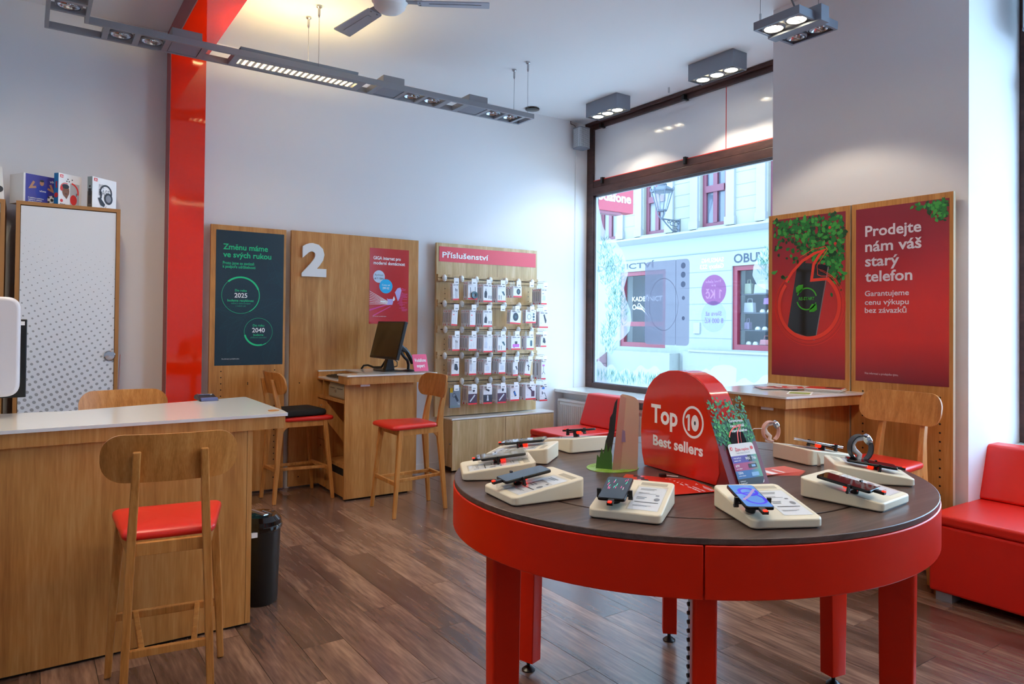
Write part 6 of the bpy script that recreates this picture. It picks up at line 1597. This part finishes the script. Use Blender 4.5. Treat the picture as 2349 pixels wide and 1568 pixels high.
# (row, col): half width, top offset below hook, bottom z, count, thickness, product, tilt
PK = {
 (0, 0): (0.034, 1.832, 1.669, 2, 0.02, 'cable'), (0, 1): (0.053, 1.858, 1.68, 3, 0.03, 'coil'), (0, 2): (0.051, 1.839, 1.66, 5, 0.03, 'charger'), (0, 3): (0.049, 1.84, 1.664, 4, 0.03, 'carcharger'),
 (0, 4): (0.052, 1.83, 1.717, 3, 0.045, 'lens'), (0, 6): (0.037, 1.82, 1.652, 5, 0.03, 'pale'),
 (1, 0): (0.033, 1.579, 1.424, 6, 0.03, 'list'), (1, 1): (0.032, 1.582, 1.417, 6, 0.03, 'list'), (1, 2): (0.053, 1.58, 1.415, 5, 0.03, 'charger'), (1, 4): (0.066, 1.587, 1.446, 3, 0.02, 'disc'),
 (1, 5): (0.065, 1.595, 1.456, 3, 0.02, 'palewatch'), (1, 6): (0.058, 1.58, 1.408, 4, 0.03, 'block'),
 (2, 0): (0.041, 1.332, 1.183, 3, 0.025, 'cable'), (2, 1): (0.045, 1.332, 1.183, 6, 0.027, 'list'), (2, 2): (0.053, 1.337, 1.164, 5, 0.03, 'palecharger'), (2, 3): (0.051, 1.337, 1.164, 4, 0.027, 'carcharger'),
 (2, 4): (0.057, 1.325, 1.184, 2, 0.085, 'tablet'), (2, 5): (0.047, 1.325, 1.185, 2, 0.05, 'pill'), (2, 6): (0.038, 1.342, 1.209, 3, 0.03, 'slab'),
 (3, 0): (0.043, 1.108, 0.946, 3, 0.025, 'block'), (3, 1): (0.041, 1.099, 0.945, 3, 0.03, 'palecharger'), (3, 2): (0.041, 1.095, 0.944, 4, 0.035, 'pale'), (3, 3): (0.041, 1.098, 0.947, 4, 0.03, 'pale'),
 (3, 4): (0.031, 1.083, 0.92, 5, 0.026, 'carcharger'), (3, 5): (0.036, 1.085, 0.919, 4, 0.03, 'stick'), (3, 6): (0.03, 1.081, 0.87, 3, 0.05, 'tripod'),
 (4, 0): (0.058, 0.832, 0.638, 1, 0.03, 'headset'), (4, 1): (0.051, 0.845, 0.658, 4, 0.025, 'carphoto'), (4, 2): (0.052, 0.838, 0.656, 3, 0.025, 'carphoto2'), (4, 3): (0.053, 0.836, 0.653, 4, 0.03, 'carphoto'),
 (4, 4): (0.055, 0.83, 0.667, 3, 0.03, 'holder'), (4, 5): (0.065, 0.832, 0.669, 3, 0.055, 'arm'), (4, 6): (0.051, 0.814, 0.646, 2, 0.06, 'stand'),
}
DESC = {'cable': 'slim white cable pack', 'coil': 'white pack with coiled dark cable', 'charger': 'white wall charger pack', 'carcharger': 'white car charger pack', 'lens': 'white pack with round dark product',
        'pale': 'white pack with pale product', 'list': 'narrow white cable pack', 'disc': 'white pack with dark charging disc', 'palewatch': 'white pack with pale ring print', 'block': 'white pack with dark block product',
        'palecharger': 'white pack with pale charger print', 'tablet': 'deep white tablet holder box', 'pill': 'white box with grey capsule print', 'slab': 'white pack with dark slab print', 'stick': 'white pack with dark stick print',
        'tripod': 'tall white tripod box', 'headset': 'grey headset pack with yellow corner', 'carphoto': 'white pack with plum car photo', 'carphoto2': 'white pack with dark car photo', 'holder': 'white pack with blue phone holder', 'arm': 'wide white box with dark holder arm', 'stand': 'white box with bent arm stand'}
def product(root, body_par, kind, x, y, hw, zt, zb_):
    f = Fr((x, y, 0), (1, 0, 0), (0, 0, 1), (0, -1, 0), 0.0005)
    H = zt - zb_
    def P(nm, fn, m_):
        b = MB(); fn(b); part(root, nm, b, m_)
    if kind not in ('headset',):
        P('red_foot', lambda b: f.rect(b, -hw + 0.001, hw - 0.001, zb_ + 0.001, zb_ + 0.016, 1), foot_m)
    if kind in ('charger', 'palecharger'):
        m_ = prod if kind == 'charger' else prod_l
        P('product_print', lambda b: (f.poly(b, [(-0.04 * hw / 0.053, zb_ + H * .25), (-0.01, zb_ + H * .22), (-0.006, zb_ + H * .5), (-0.014, zb_ + H * .62), (-0.03, zb_ + H * .62), (-0.038, zb_ + H * .5)], 1), f.rect(b, -0.027, -0.024, zb_ + H * .62, zb_ + H * .75, 1), f.rect(b, -0.018, -0.015, zb_ + H * .62, zb_ + H * .75, 1),
                                      f.rect(b, hw * .25, hw * .4, zb_ + H * .2, zb_ + H * .36, 1), f.rect(b, hw * .7, hw * .85, zb_ + H * .18, zb_ + H * .36, 1)), m_)
    elif kind == 'cable':
        P('product_print', lambda b: (f.rect(b, -0.002, 0.001, zb_ + 0.02, zb_ + H * .62, 1), f.rect(b, 0.012, 0.015, zb_ + 0.02, zb_ + H * .6, 1), f.rect(b, -0.004, 0.003, zb_ + H * .55, zb_ + H * .7, 1), f.rect(b, 0.010, 0.017, zb_ + H * .52, zb_ + H * .66, 1)), prod)
    elif kind == 'coil':
        b = MB()
        for k in range(12):
            a0, a1 = 2 * PI * k / 12, 2 * PI * (k + 1) / 12
        R_ = Matrix.Translation((x + 0.016, y - 0.008, zb_ + 0.045)) @ Matrix.Rotation(PI / 2, 4, 'X')
        b.xf = R_; b.lathe([(0.016, -0.006), (0.034, -0.008), (0.037, 0), (0.034, 0.008), (0.016, 0.006), (0.014, 0), (0.016, -0.006)], 0, 0, 24, cap=False)
        part(root, 'cable_coil', b, teal_m, smooth=60)
        P('product_print', lambda b2: (f.line(b2, [(-0.022, zb_ + 0.05), (-0.026, zb_ + 0.12)], 0.005, 1), f.line(b2, [(0.03, zb_ + 0.08), (0.028, zb_ + 0.125)], 0.005, 1)), prod)
    elif kind == 'carcharger':
        P('product_print', lambda b: (f.poly(b, [(-hw * .1, zb_ + H * .62), (hw * .6, zb_ + H * .5), (hw * .85, zb_ + H * .35), (hw * .7, zb_ + H * .3), (hw * .3, zb_ + H * .5), (-hw * .15, zb_ + H * .7)], 1) if False else f.poly(b, [(-hw * .05, zb_ + H * .6), (hw * .5, zb_ + H * .62), (hw * .82, zb_ + H * .42), (hw * .6, zb_ + H * .36)], 1), f.rect(b, -hw * .7, -hw * .55, zb_ + H * .14, zb_ + H * .4, 1), f.rect(b, -hw * .2, -hw * .08, zb_ + H * .14, zb_ + H * .38, 1)), teal_m if hw > .04 else prod)
    elif kind in ('lens', 'disc'):
        P('product_print', lambda b: f.disc(b, 0.012 if kind == 'lens' else 0.0, zb_ + H * .52, 0.024 if kind == 'lens' else 0.034, 1, 24, 0.03 if kind == 'lens' else 0.042), prod)
        P('inner_print', lambda b: f.disc(b, 0.012 if kind == 'lens' else 0.0, zb_ + H * .52, 0.012, 2, 18, 0.015), teal_m)
    elif kind == 'palewatch':
        P('product_print', lambda b: (f.ring(b, -0.022, zb_ + H * .48, 0.022, 0.026, 1), f.rect(b, 0.026, 0.046, zb_ + H * .62, zb_ + H * .75, 1), f.rect(b, 0.026, 0.046, zb_ + H * .2, zb_ + H * .33, 1), f.disc(b, 0.036, zb_ + H * .48, 0.014, 1)), teal_m)
    elif kind in ('block', 'slab'):
        P('product_print', lambda b: f.poly(b, [(-hw * .1, zb_ + H * .75), (hw * .45, zb_ + H * .68), (hw * .75, zb_ + H * .4), (hw * .5, zb_ + H * .28), (-hw * .3, zb_ + H * .38)], 1) if hw < .05 else f.poly(b, [(-hw * .1, zb_ + H * .8), (hw * .15, zb_ + H * .84), (hw * .62, zb_ + H * .45), (hw * .5, zb_ + H * .3), (hw * .3, zb_ + H * .3)], 1), prod)
    elif kind == 'tablet':
        P('product_print', lambda b: (f.rect(b, -hw * .7, hw * .7, zb_ + H * .2, zb_ + H * .42, 1),), mag)
        P('holder_print', lambda b: (f.rect(b, -hw * .25, hw * .3, zb_ + H * .42, zb_ + H * .62, 1), f.rect(b, -hw * .5, -hw * .3, zb_ + H * .16, zb_ + H * .22, 1)), prod)
    elif kind == 'pill':
        P('product_print', lambda b: f.poly(b, [(p[0], p[1]) for p in rpoly([(0.0, zb_ + H * .25), (hw * .6, zb_ + H * .25), (hw * .6, zb_ + H * .68), (0.0, zb_ + H * .68)], 0.012)], 1), teal_m)
    elif kind == 'stick':
        P('product_print', lambda b: (f.line(b, [(0.0, zb_ + H * .68), (0.012, zb_ + H * .3)], 0.01, 1), f.line(b, [(-0.014, zb_ + H * .62), (0.018, zb_ + H * .56)], 0.008, 1)), prod)
    elif kind == 'tripod':
        P('product_print', lambda b: (f.line(b, [(0, zb_ + H * .66), (0, zb_ + H * .4), (-0.02, zb_ + H * .26)], 0.004, 1), f.line(b, [(0, zb_ + H * .4), (0.02, zb_ + H * .26)], 0.004, 1)), prod)
        P('phone_print', lambda b: f.rect(b, -0.016, 0.014, zb_ + H * .66, zb_ + H * .74, 1), mag)
    elif kind == 'headset':
        P('product_print', lambda b: (f.line(b, [(0.0, zb_ + H * .6), (0.03, zb_ + H * .32)], 0.022, 1), f.ring(b, -0.012, zb_ + H * .62, 0.016, 0.02, 1)), prod)
        P('yellow_corner', lambda b: f.rect(b, -hw + 0.001, -hw * .45, zb_ + H * .76, zt - 0.001, 1), yel)
        P('green_line', lambda b: f.rect(b, -hw + 0.008, hw * .5, zb_ + 0.016, zb_ + 0.018, 1), M['leafl'])
        P('pale_lettering', lambda b: f.text(b, 'TALK', hw * .45, hw * .95, zb_ + 0.03, 0.018, 1, 0), pack_w)
    elif kind == 'carphoto':
        P('photo_print', lambda b: f.rect(b, -hw + 0.001, hw - 0.001, zb_ + 0.016, zb_ + H * .56, 1), prod_p)
        P('pale_print', lambda b: f.line(b, [(-hw * .6, zb_ + 0.03), (hw * .5, zb_ + H * .5)], 0.014, 2), prod_l)
        P('product_print', lambda b: f.disc(b, 0.012, zb_ + H * .74, 0.012, 1, 18, 0.017), prod)
    elif kind == 'carphoto2':
        P('photo_print', lambda b: (f.rect(b, -hw + 0.001, hw - 0.001, zb_ + 0.016, zb_ + H * .5, 1), f.line(b, [(-0.02, zb_ + H * .8), (0.02, zb_ + H * .7)], 0.018, 1)), prod)
        P('pale_print', lambda b: f.poly(b, [(-0.012, zb_ + 0.03), (0.014, zb_ + 0.03), (0.006, zb_ + H * .46), (-0.006, zb_ + H * .46)], 2), prod_l)
    elif kind == 'holder':
        P('product_print', lambda b: f.line(b, [(-0.01, zb_ + H * .62), (0.012, zb_ + H * .3)], 0.022, 1), prod)
        P('phone_print', lambda b: f.line(b, [(-0.006, zb_ + H * .58), (0.008, zb_ + H * .36)], 0.012, 2), blue_m)
    elif kind == 'arm':
        P('product_print', lambda b: (f.rect(b, 0.008, 0.05, zb_ + H * .2, zb_ + H * .56, 1), f.line(b, [(0.02, zb_ + H * .55), (-0.02, zb_ + H * .75), (0.01, zb_ + H * .78)], 0.014, 1)), prod_p)
    elif kind == 'stand':
        P('product_print', lambda b: (f.line(b, [(-0.015, zb_ + H * .5), (0.015, zb_ + H * .5), (0.035, zb_ + H * .22)], 0.006, 1), f.disc(b, 0.03, zb_ + H * .16, 0.016, 1, 14, 0.006), f.line(b, [(-0.018, zb_ + H * .6), (-0.016, zb_ + H * .42)], 0.01, 1)), prod)
        P('phone_print', lambda b: f.rect(b, -0.02, 0.012, zb_ + H * .74, zb_ + H * .86, 1), blue_m)
    elif kind in ('pale', 'list'):
        P('product_print', lambda b: (f.rect(b, -hw * .35, -hw * .25, zb_ + H * .2, zb_ + H * .5, 1), f.rect(b, hw * .2, hw * .32, zb_ + H * .25, zb_ + H * .55, 1)) if kind == 'list' else f.poly(b, rpoly([(-hw * .5, zb_ + H * .25), (hw * .5, zb_ + H * .25), (hw * .5, zb_ + H * .55), (-hw * .5, zb_ + H * .55)], 0.01), 1), prod_l)
        P('mark_print', lambda b: f.rect(b, -hw * .6, -hw * .1, zb_ + H * .66, zb_ + H * .70, 1), foot_m if kind == 'list' else M['ink'])
    if kind not in ('headset',):
        P('small_print', lambda b: (f.rect(b, -hw * .75, hw * .1, zt - H * .12, zt - H * .08, 1), f.rect(b, hw * .3, hw * .8, zt - H * .13, zt - H * .07, 1), f.rect(b, -hw * .8, -hw * .4, zb_ + H * .3, zb_ + H * .31, 1)), M['ink'])
pr_ = random.Random(21)
tilts = {(1, 0): 0.05, (1, 4): 0.06, (3, 5): 0.13, (0, 0): -0.05}
for (r, c), (hw, zt, zb_, n, th, kind) in PK.items():
    x = HX[r][c]; zh = ROWZ[r] - 0.014
    y = 5.882
    src = None
    sp_ = min(th + 0.004, (6.06 - y) / max(n, 1)) if n > 1 else th
    bt = min(th * 0.8, sp_ * 0.8)
    for k in range(n):
        lab = '%s, %s on %s hook of %s rail' % (DESC[kind], ORD[k] if k == 0 else ORD[k] + ' from front', COLN[c], ROWN[r])
        yy = y + k * sp_
        H = zt - zb_
        if k in (0, 1):
            t_ = thing('accessory_pack', lab, 'package', (x, yy, zh), group='accessory packs on the wall board')
            bm_ = slate if kind == 'headset' else pack_w
            zc_ = zt - 0.012
            b = MB(); b.box(x - hw, x + hw, yy, yy + bt, zb_, zt)
            part(t_, 'carton', b, bm_, bevel=0.0015)
            b = MB(); b.prism([(x - min(hw, 0.02), zt), (x + min(hw, 0.02), zt), (x + 0.012, zh + 0.006), (x - 0.012, zh + 0.006)], yy + bt * .5 - 0.0006, yy + bt * .5 + 0.0006, 'y')
            part(t_, 'hang_tab', b, M['acryl'])
            if k == 0: product(t_, None, kind, x, yy, hw, zt, zb_)
            else:
                b = MB(); f = Fr((x, yy, 0), (1, 0, 0), (0, 0, 1), (0, -1, 0), 0.0005); f.rect(b, -hw + .001, hw - .001, zb_ + .001, zb_ + .016, 1); f.rect(b, -hw, -hw * .4, zt - .02, zt - .012, 1)
                part(t_, 'red_foot', b, foot_m)
                b = MB(); b.box(x - hw - 0.0004, x - hw, yy + bt * .3, yy + bt * .7, zb_ + H * .2, zb_ + H * .8); part(t_, 'side_print', b, M['ink'])
                src = t_
        else:
            t_ = copy_tree(src); t_['label'] = lab; t_.location = (x + pr_.uniform(-.003, .003), yy, zh)
        if (r, c) in tilts: t_.rotation_euler = (0, tilts[(r, c)], 0)
        elif k: t_.rotation_euler = (0, pr_.uniform(-.02, .02), 0)

# ------------------------------------------------------------------ street and the house opposite
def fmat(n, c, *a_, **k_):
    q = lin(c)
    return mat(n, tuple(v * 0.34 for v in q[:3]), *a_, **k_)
FX = 11.0
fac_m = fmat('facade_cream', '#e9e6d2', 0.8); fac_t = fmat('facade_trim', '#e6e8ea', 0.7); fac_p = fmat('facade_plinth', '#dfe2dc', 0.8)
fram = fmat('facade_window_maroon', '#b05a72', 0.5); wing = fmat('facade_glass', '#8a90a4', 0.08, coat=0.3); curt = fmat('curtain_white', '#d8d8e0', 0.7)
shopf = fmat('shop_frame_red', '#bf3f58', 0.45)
st_ = sthing('trim_5', 'pale paved street outside the shop window', (9, 7, -0.2))
part(st_, 'paving', MB().box(5.65, FX + 0.1, -8, 26, -0.3, -0.15), mat('street_stone', '#d5d3cc', 0.8, bump=0.3, bscale=15))
hs = thing('house', 'pale cream house front across the street with maroon windows', 'house', (FX, 9, -0.15))
def fac(x0, x1, y0, y1, z0, z1): return MB().box(FX + x0, FX + x1, y0, y1, z0, z1)
YH = 5.9
wins = [(11.77, 12.4), (10.30, 10.95), (8.77, 9.40), (7.21, 7.84), (13.3, 13.95), (14.9, 15.5)]
WZ0, WZ1 = 3.38, 4.95
shops = [(10.3, 11.67, 0.97, 2.62), (7.0, 8.62, 1.0, 2.58)]
# upper wall pieces between windows, lower wall pieces between shop fronts
ys = sorted(wins)
edges = [YH] + [e for w_ in ys for e in w_] + [26]
wb = MB()
for i in range(0, len(edges), 2): wb.box(FX, FX + 0.4, edges[i], edges[i + 1], 3.2, 7.5)
for a, c in ys: wb.box(FX, FX + 0.4, a, c, 3.2, WZ0); wb.box(FX, FX + 0.4, a, c, WZ1, 7.5)
part(hs, 'upper_wall', wb, fac_m)
wb = MB(); ss = sorted(shops); edges = [YH] + [e for s_ in ss for e in s_[:2]] + [26]
for i in range(0, len(edges), 2): wb.box(FX, FX + 0.4, edges[i], edges[i + 1], -0.15, 3.2)
for a, c, z0, z1 in ss: wb.box(FX, FX + 0.4, a, c, -0.15, z0); wb.box(FX, FX + 0.4, a, c, z1, 3.2)
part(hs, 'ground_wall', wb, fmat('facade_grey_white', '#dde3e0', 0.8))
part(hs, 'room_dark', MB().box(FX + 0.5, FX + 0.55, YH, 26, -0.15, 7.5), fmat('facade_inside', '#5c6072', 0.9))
part(hs, 'cornice', MB().prism([(FX - 0.16, 3.32), (FX - 0.13, 3.27), (FX - 0.05, 3.22), (FX, 3.17), (FX, 3.36)], -8, 26, 'y') if False else MB().add([(FX - 0.16, y, z) for y in (YH, 26) for z in (3.33, 3.29)] + [(FX - 0.05, y, 3.22) for y in (YH, 26)] + [(FX + 0.01, y, z) for y in (YH, 26) for z in (3.19, 3.36)],
     [(0, 2, 3, 1), (1, 3, 5, 4), (4, 5, 8, 6), (0, 7, 9, 2)] ), fac_t)
part(hs, 'string_course', fac(-0.012, 0.0, YH, 26, 2.87, 2.885), fmat('facade_line', '#b9c2c6', 0.8))
for z in (2.5, 2.2, 1.87, 1.55, 1.2):
    part(hs, 'wall_groove', fac(-0.004, 0.0, 8.62, 10.3, z, z + 0.008), M['ink'] if False else fmat('facade_groove', '#b4bfc0', 0.8))
part(hs, 'plinth', fac(-0.08, 0.0, YH, 9.75, -0.15, 0.93), fac_p)
part(hs, 'plinth', fac(-0.3, 0.0, 9.9, 11.75, -0.15, 0.88), fac_p)
part(hs, 'plinth_cap', fac(-0.1, 0.0, YH, 9.6, 0.93, 0.97), fac_t)
for i in range(3): part(hs, 'step', fac(-0.5 - 0.25 * i, -0.02, 11.78, 13.2, 0.6 - 0.25 * i - 0.02, 0.84 - 0.25 * i), fmat('step_rose', '#d9a9b3', 0.7))
for a, c in wins:
    m_ = (a + c) / 2
    f_ = part(hs, 'window', MB().box(FX + 0.08, FX + 0.16, a, a + 0.09, WZ0, WZ1).box(FX + 0.08, FX + 0.16, c - 0.09, c, WZ0, WZ1).box(FX + 0.08, FX + 0.16, a + .09, c - .09, WZ0, WZ0 + 0.09).box(FX + 0.08, FX + 0.16, a + .09, c - .09, WZ1 - .09, WZ1)
              .box(FX + 0.05, FX + 0.16, a + .09, c - .09, 4.07, 4.2).box(FX + 0.07, FX + 0.16, m_ - 0.05, m_ + 0.05, WZ0 + .09, 4.07).box(FX + 0.07, FX + 0.16, m_ - 0.05, m_ + 0.05, 4.2, WZ1 - .09), fram)
    for y0, y1 in ((a + .09, m_ - .05), (m_ + .05, c - .09)):
        for z0, z1 in ((WZ0 + .09, 4.07), (4.2, WZ1 - .09)):
            part(f_, 'pane', MB().box(FX + 0.12, FX + 0.13, y0, y1, z0, z1), wing if 8 < a < 9 else curt)
    part(hs, 'window_ledge', fac(-0.06, 0.08, a - 0.05, c + 0.05, WZ0 - 0.05, WZ0), fac_t)
    for y0, y1 in ((a - 0.22, a - 0.03), (c + 0.03, c + 0.22)):
        part(hs, 'pilaster', fac(-0.05, 0.0, y0, y1, 3.36, 7.0), fac_t)
        part(hs, 'pilaster_foot', fac(-0.07, 0.0, y0 - 0.02, y1 + 0.02, 3.36, 3.52), fac_t)
for y0, y1 in ((9.68 - .0, 9.5), (8.0, 7.86 + .3), (11.25, 11.7)):
    pass
for z in (3.55, 3.78, 4.02, 4.25):
    for y0, y1 in ((9.7, 9.78), (7.0, 7.1)): pass
for y0, y1 in ((8.14, 8.0),): pass
for z in (3.62, 3.86, 4.1, 4.34, 4.58):
    for (a1, c1), (a2, c2) in zip(sorted(wins)[:-1], sorted(wins)[1:]): part(hs, 'wall_groove', fac(-0.004, 0.0, c1 + 0.24, a2 - 0.24, z, z + 0.008), fmat('facade_groove2', '#c9c8b8', 0.8))
part(hs, 'meter_box', fac(-0.03, 0.0, 9.37, 9.53, 1.29, 1.51), fac_t, bevel=0.004)
for a, c, z0, z1 in shops:
    f_ = part(hs, 'shop_window', MB().box(FX + .03, FX + .12, a, a + .1, z0, z1).box(FX + .03, FX + .12, c - .1, c, z0, z1).box(FX + .03, FX + .12, a + .1, c - .1, z0, z0 + .1).box(FX + .03, FX + .12, a + .1, c - .1, z1 - .09, z1), shopf)
    if a > 10: part(f_, 'mid_rail', MB().box(FX + .03, FX + .12, a + .1, c - .1, 1.42, 1.52), shopf)
    part(f_, 'pane', MB().box(FX + .09, FX + .095, a + .1, c - .1, z0 + .1, z1 - .09), M['pglass'])
gf2 = Fr((FX + 0.085, 0, 0), (0, 1, 0), (0, 0, 1), (-1, 0, 0), 0.001)
b = MB(); gf2.text(b, 'KADEŘNICTVÍ', 11.37, 10.32, 1.97, 0.10, 1, 0.03)
gf2.ring(b, 11.3, 1.84, 0.035, 0.06, 1); gf2.ring(b, 11.15, 1.88, 0.03, 0.05, 1); gf2.line(b, [(11.25, 1.83), (11.05, 1.8), (10.8, 1.62)], 0.05, 1); gf2.line(b, [(11.1, 1.88), (10.95, 1.75), (10.8, 1.6)], 0.03, 1)
part(hs, 'window_lettering', b, fmat('facade_letter', '#ffffff', 0.5))
wf = Fr((FX - 0.001, 0, 0), (0, 1, 0), (0, 0, 1), (-1, 0, 0), 0.002)
b = MB(); wf.text(b, 'OBUV', 8.58, 7.88, 2.635, 0.165, 1, 0.02); wf.text(b, 'KADEŘNICTVÍ', 12.9, 10.62, 2.685, 0.115, 1, 0.02)
part(hs, 'wall_lettering', b, fmat('letter_slate', '#4a5870', 0.6))
# display inside the right shop window
sh = thing('shop_shelf', 'shelves of bags and shoes behind the red shop window opposite', 'shelf', (11.3, 7.8, 1.1))
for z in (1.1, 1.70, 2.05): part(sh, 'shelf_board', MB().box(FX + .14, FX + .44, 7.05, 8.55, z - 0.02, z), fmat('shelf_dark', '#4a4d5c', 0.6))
def bag(label, y, z, w, h, c):
    t_ = thing('handbag', label, 'bag', (FX + 0.25, y, z), group='bags in the shop window opposite')
    part(t_, 'body', MB().prism([(y - w / 2, z), (y + w / 2, z), (y + w * .42, z + h), (y - w * .42, z + h)], FX + 0.2, FX + 0.3, 'x'), fmat('bag', c, 0.5), bevel=0.01)
    b = MB(); b.tube([(FX + 0.25, y - w * .25, z + h), (FX + 0.25, y - w * .2, z + h + 0.07), (FX + 0.25, y + w * .2, z + h + 0.07), (FX + 0.25, y + w * .25, z + h)], 0.008, 6); part(t_, 'handle', b, fmat('bag_handle', c, 0.5))
bag('pale green bag on the upper shelf of the shop opposite', 8.42, 2.05, 0.15, 0.2, '#c9d3b0'); bag('white patterned bag on the upper shelf of the shop opposite', 8.15, 2.05, 0.28, 0.18, '#dfe3ee'); bag('pale bag on the middle shelf of the shop opposite', 8.40, 1.70, 0.22, 0.19, '#dcdfe8')
bag('lilac bag on the middle shelf of the shop opposite', 7.98, 1.85, 0.2, 0.12, '#b06fb8'); bag('pink purse at the bottom of the shop window opposite', 8.02, 1.1, 0.28, 0.1, '#f08a90'); bag('violet purse at the bottom right of the shop window opposite', 7.82, 1.1, 0.18, 0.14, '#b58ac0')
bag('dusty violet bag low on the left of the shop window opposite', 8.44, 1.38, 0.12, 0.14, '#a48bb4')
for i, (y, z) in enumerate(((8.1, 1.70), (7.95, 1.70), (8.2, 1.38), (8.05, 1.38), (8.4, 1.1), (8.25, 1.1))):
    t_ = thing('shoe', 'white shoe, number %s of the shoes in the shop window opposite' % 'one two three four five six'.split()[i], 'shoe', (FX + .25, y, z), group='shoes in the shop window opposite')
    part(t_, 'upper', MB().loft([[(FX + .22 + 0.05 * k * math.cos(2 * PI * q / 12), y + 0.055 * k * math.sin(2 * PI * q / 12), zz) for q in range(12)] for zz, k in ((z, 1), (z + 0.03, .95), (z + 0.06, .5))]), fmat('shoe_white', '#ffffff', 0.5), smooth=50)
bx_ = sthing('trim_6', 'lower shelf ledge in the shop opposite'); part(bx_, 'ledge', MB().box(FX + .14, FX + .44, 7.05, 8.55, 1.36, 1.375), fmat('shelf_dark2', '#4a4d5c', 0.6))

# street lamp on its wall bracket
lp = thing('street_lamp', 'old fashioned street lantern on an ornate bracket on the house opposite', 'street lamp', (10.5, 9.945, 3.2))
lx, ly = 10.5, 9.945
def zz(p): return 1.45 + (p - 1.45) * lx / 11.0
lm = fmat('lantern_iron', '#8d97a8', 0.5, metal=0.3)
zt_, zc_, zr_, zb2 = zz(4.47), zz(4.27), zz(3.86), zz(3.70)
b = MB(); b.lathe([(0.10, zr_ - 0.02), (0.105, zr_), (0.09, zr_ + 0.015)], lx, ly, 6); b.lathe([(0.225, zc_ - 0.02), (0.235, zc_ + 0.01), (0.2, zc_ + 0.04), (0.12, zc_ + 0.09), (0.1, zc_ + 0.1)], lx, ly, 6)
b.lathe([(0.09, zc_ + 0.1), (0.1, zc_ + 0.13), (0.07, zc_ + 0.16), (0.08, zc_ + 0.19), (0.03, zc_ + 0.22), (0.01, zc_ + 0.27)], lx, ly, 12)
for i in range(6):
    a = PI / 3 * i; b.lathe([(0.02, zc_), (0.022, zc_ + 0.05), (0.004, zc_ + 0.08)], lx + 0.225 * math.cos(a), ly + 0.225 * math.sin(a), 8)
part(lp, 'lantern_roof', b, lm)
b = MB()
for i in range(6):
    a = PI / 3 * i; b.rod((lx + 0.1 * math.cos(a), ly + 0.1 * math.sin(a), zr_), (lx + 0.215 * math.cos(a), ly + 0.215 * math.sin(a), zc_), 0.012, 6)
part(lp, 'lantern_bars', b, lm)
part(lp, 'lantern_glass', MB().lathe([(0.095, zr_ + 0.01), (0.205, zc_ - 0.01)], lx, ly, 6, cap=False), glass('lantern_glass', (0.9, 0.93, 0.97), 1, 0.15))
b = MB()
for i in range(3):
    a = 2 * PI / 3 * i + .4; b.tube([(lx + 0.09 * math.cos(a), ly + 0.09 * math.sin(a), zr_ - 0.01), (lx + 0.085 * math.cos(a), ly + 0.085 * math.sin(a), zr_ - 0.07), (lx + 0.03 * math.cos(a), ly + 0.03 * math.sin(a), zb2)], 0.012, 6)
b.lathe([(0.03, zb2 - 0.03), (0.04, zb2 - 0.01), (0.02, zb2 + 0.01)], lx, ly, 10)
part(lp, 'lantern_foot', b, lm)
b = MB(); b.beam((lx, ly, zb2 - 0.015), (FX, ly, zb2 - 0.015), 0.03, 0.025)
b.tube([(lx + .02, ly, zb2 - 0.02), (lx + .15, ly, zb2 - 0.12), (lx + .3, ly, zb2 - 0.22), (FX - .02, ly, zb2 - 0.27)], 0.014, 8)
for cx_, cz_, r_ in ((0.3, 0.09, 0.06), (0.41, 0.10, 0.07), (0.42, 0.21, 0.04), (0.2, 0.06, 0.035)):
    b.tube([(lx + cx_ + r_ * math.cos(t * .55), ly, zb2 - cz_ + r_ * (1 - t * .05) * math.sin(t * .55)) for t in range(11)], 0.010, 6)
b.box(FX - 0.02, FX, ly - 0.04, ly + 0.04, zb2 - 0.3, zb2 + 0.02)
part(lp, 'wall_bracket', b, lm)

# projecting shop sign outside, seen from the side street
ss_ = thing('shop_sign', 'projecting red box sign with white lettering outside the window', 'sign', (6.3, 7.2, 3.0))
part(ss_, 'box', MB().box(5.62, 7.03, 7.2, 7.36, 3.01, 3.62), fmat('sign_pinkred', '#e8274e', 0.4), bevel=0.004)
part(ss_, 'wall_arm', MB().box(5.42, 5.63, 7.26, 7.3, 3.1, 3.14).box(5.42, 5.63, 7.26, 7.3, 3.5, 3.54), M['alu'])
part(ss_, 'bottom_rail', MB().box(5.62, 6.82, 7.22, 7.34, 2.975, 3.01), fmat('sign_rail', '#b9506c', 0.4))
sf2 = Fr((0, 7.2, 0), (1, 0, 0), (0, 0, 1), (0, -1, 0), 0.002)
b = MB(); sf2.text(b, 'vodafone', 6.265, 6.985, 3.15, 0.125, 1, 0.04); part(ss_, 'white_lettering', b, fmat('sign_white', '#ffffff', 0.5))
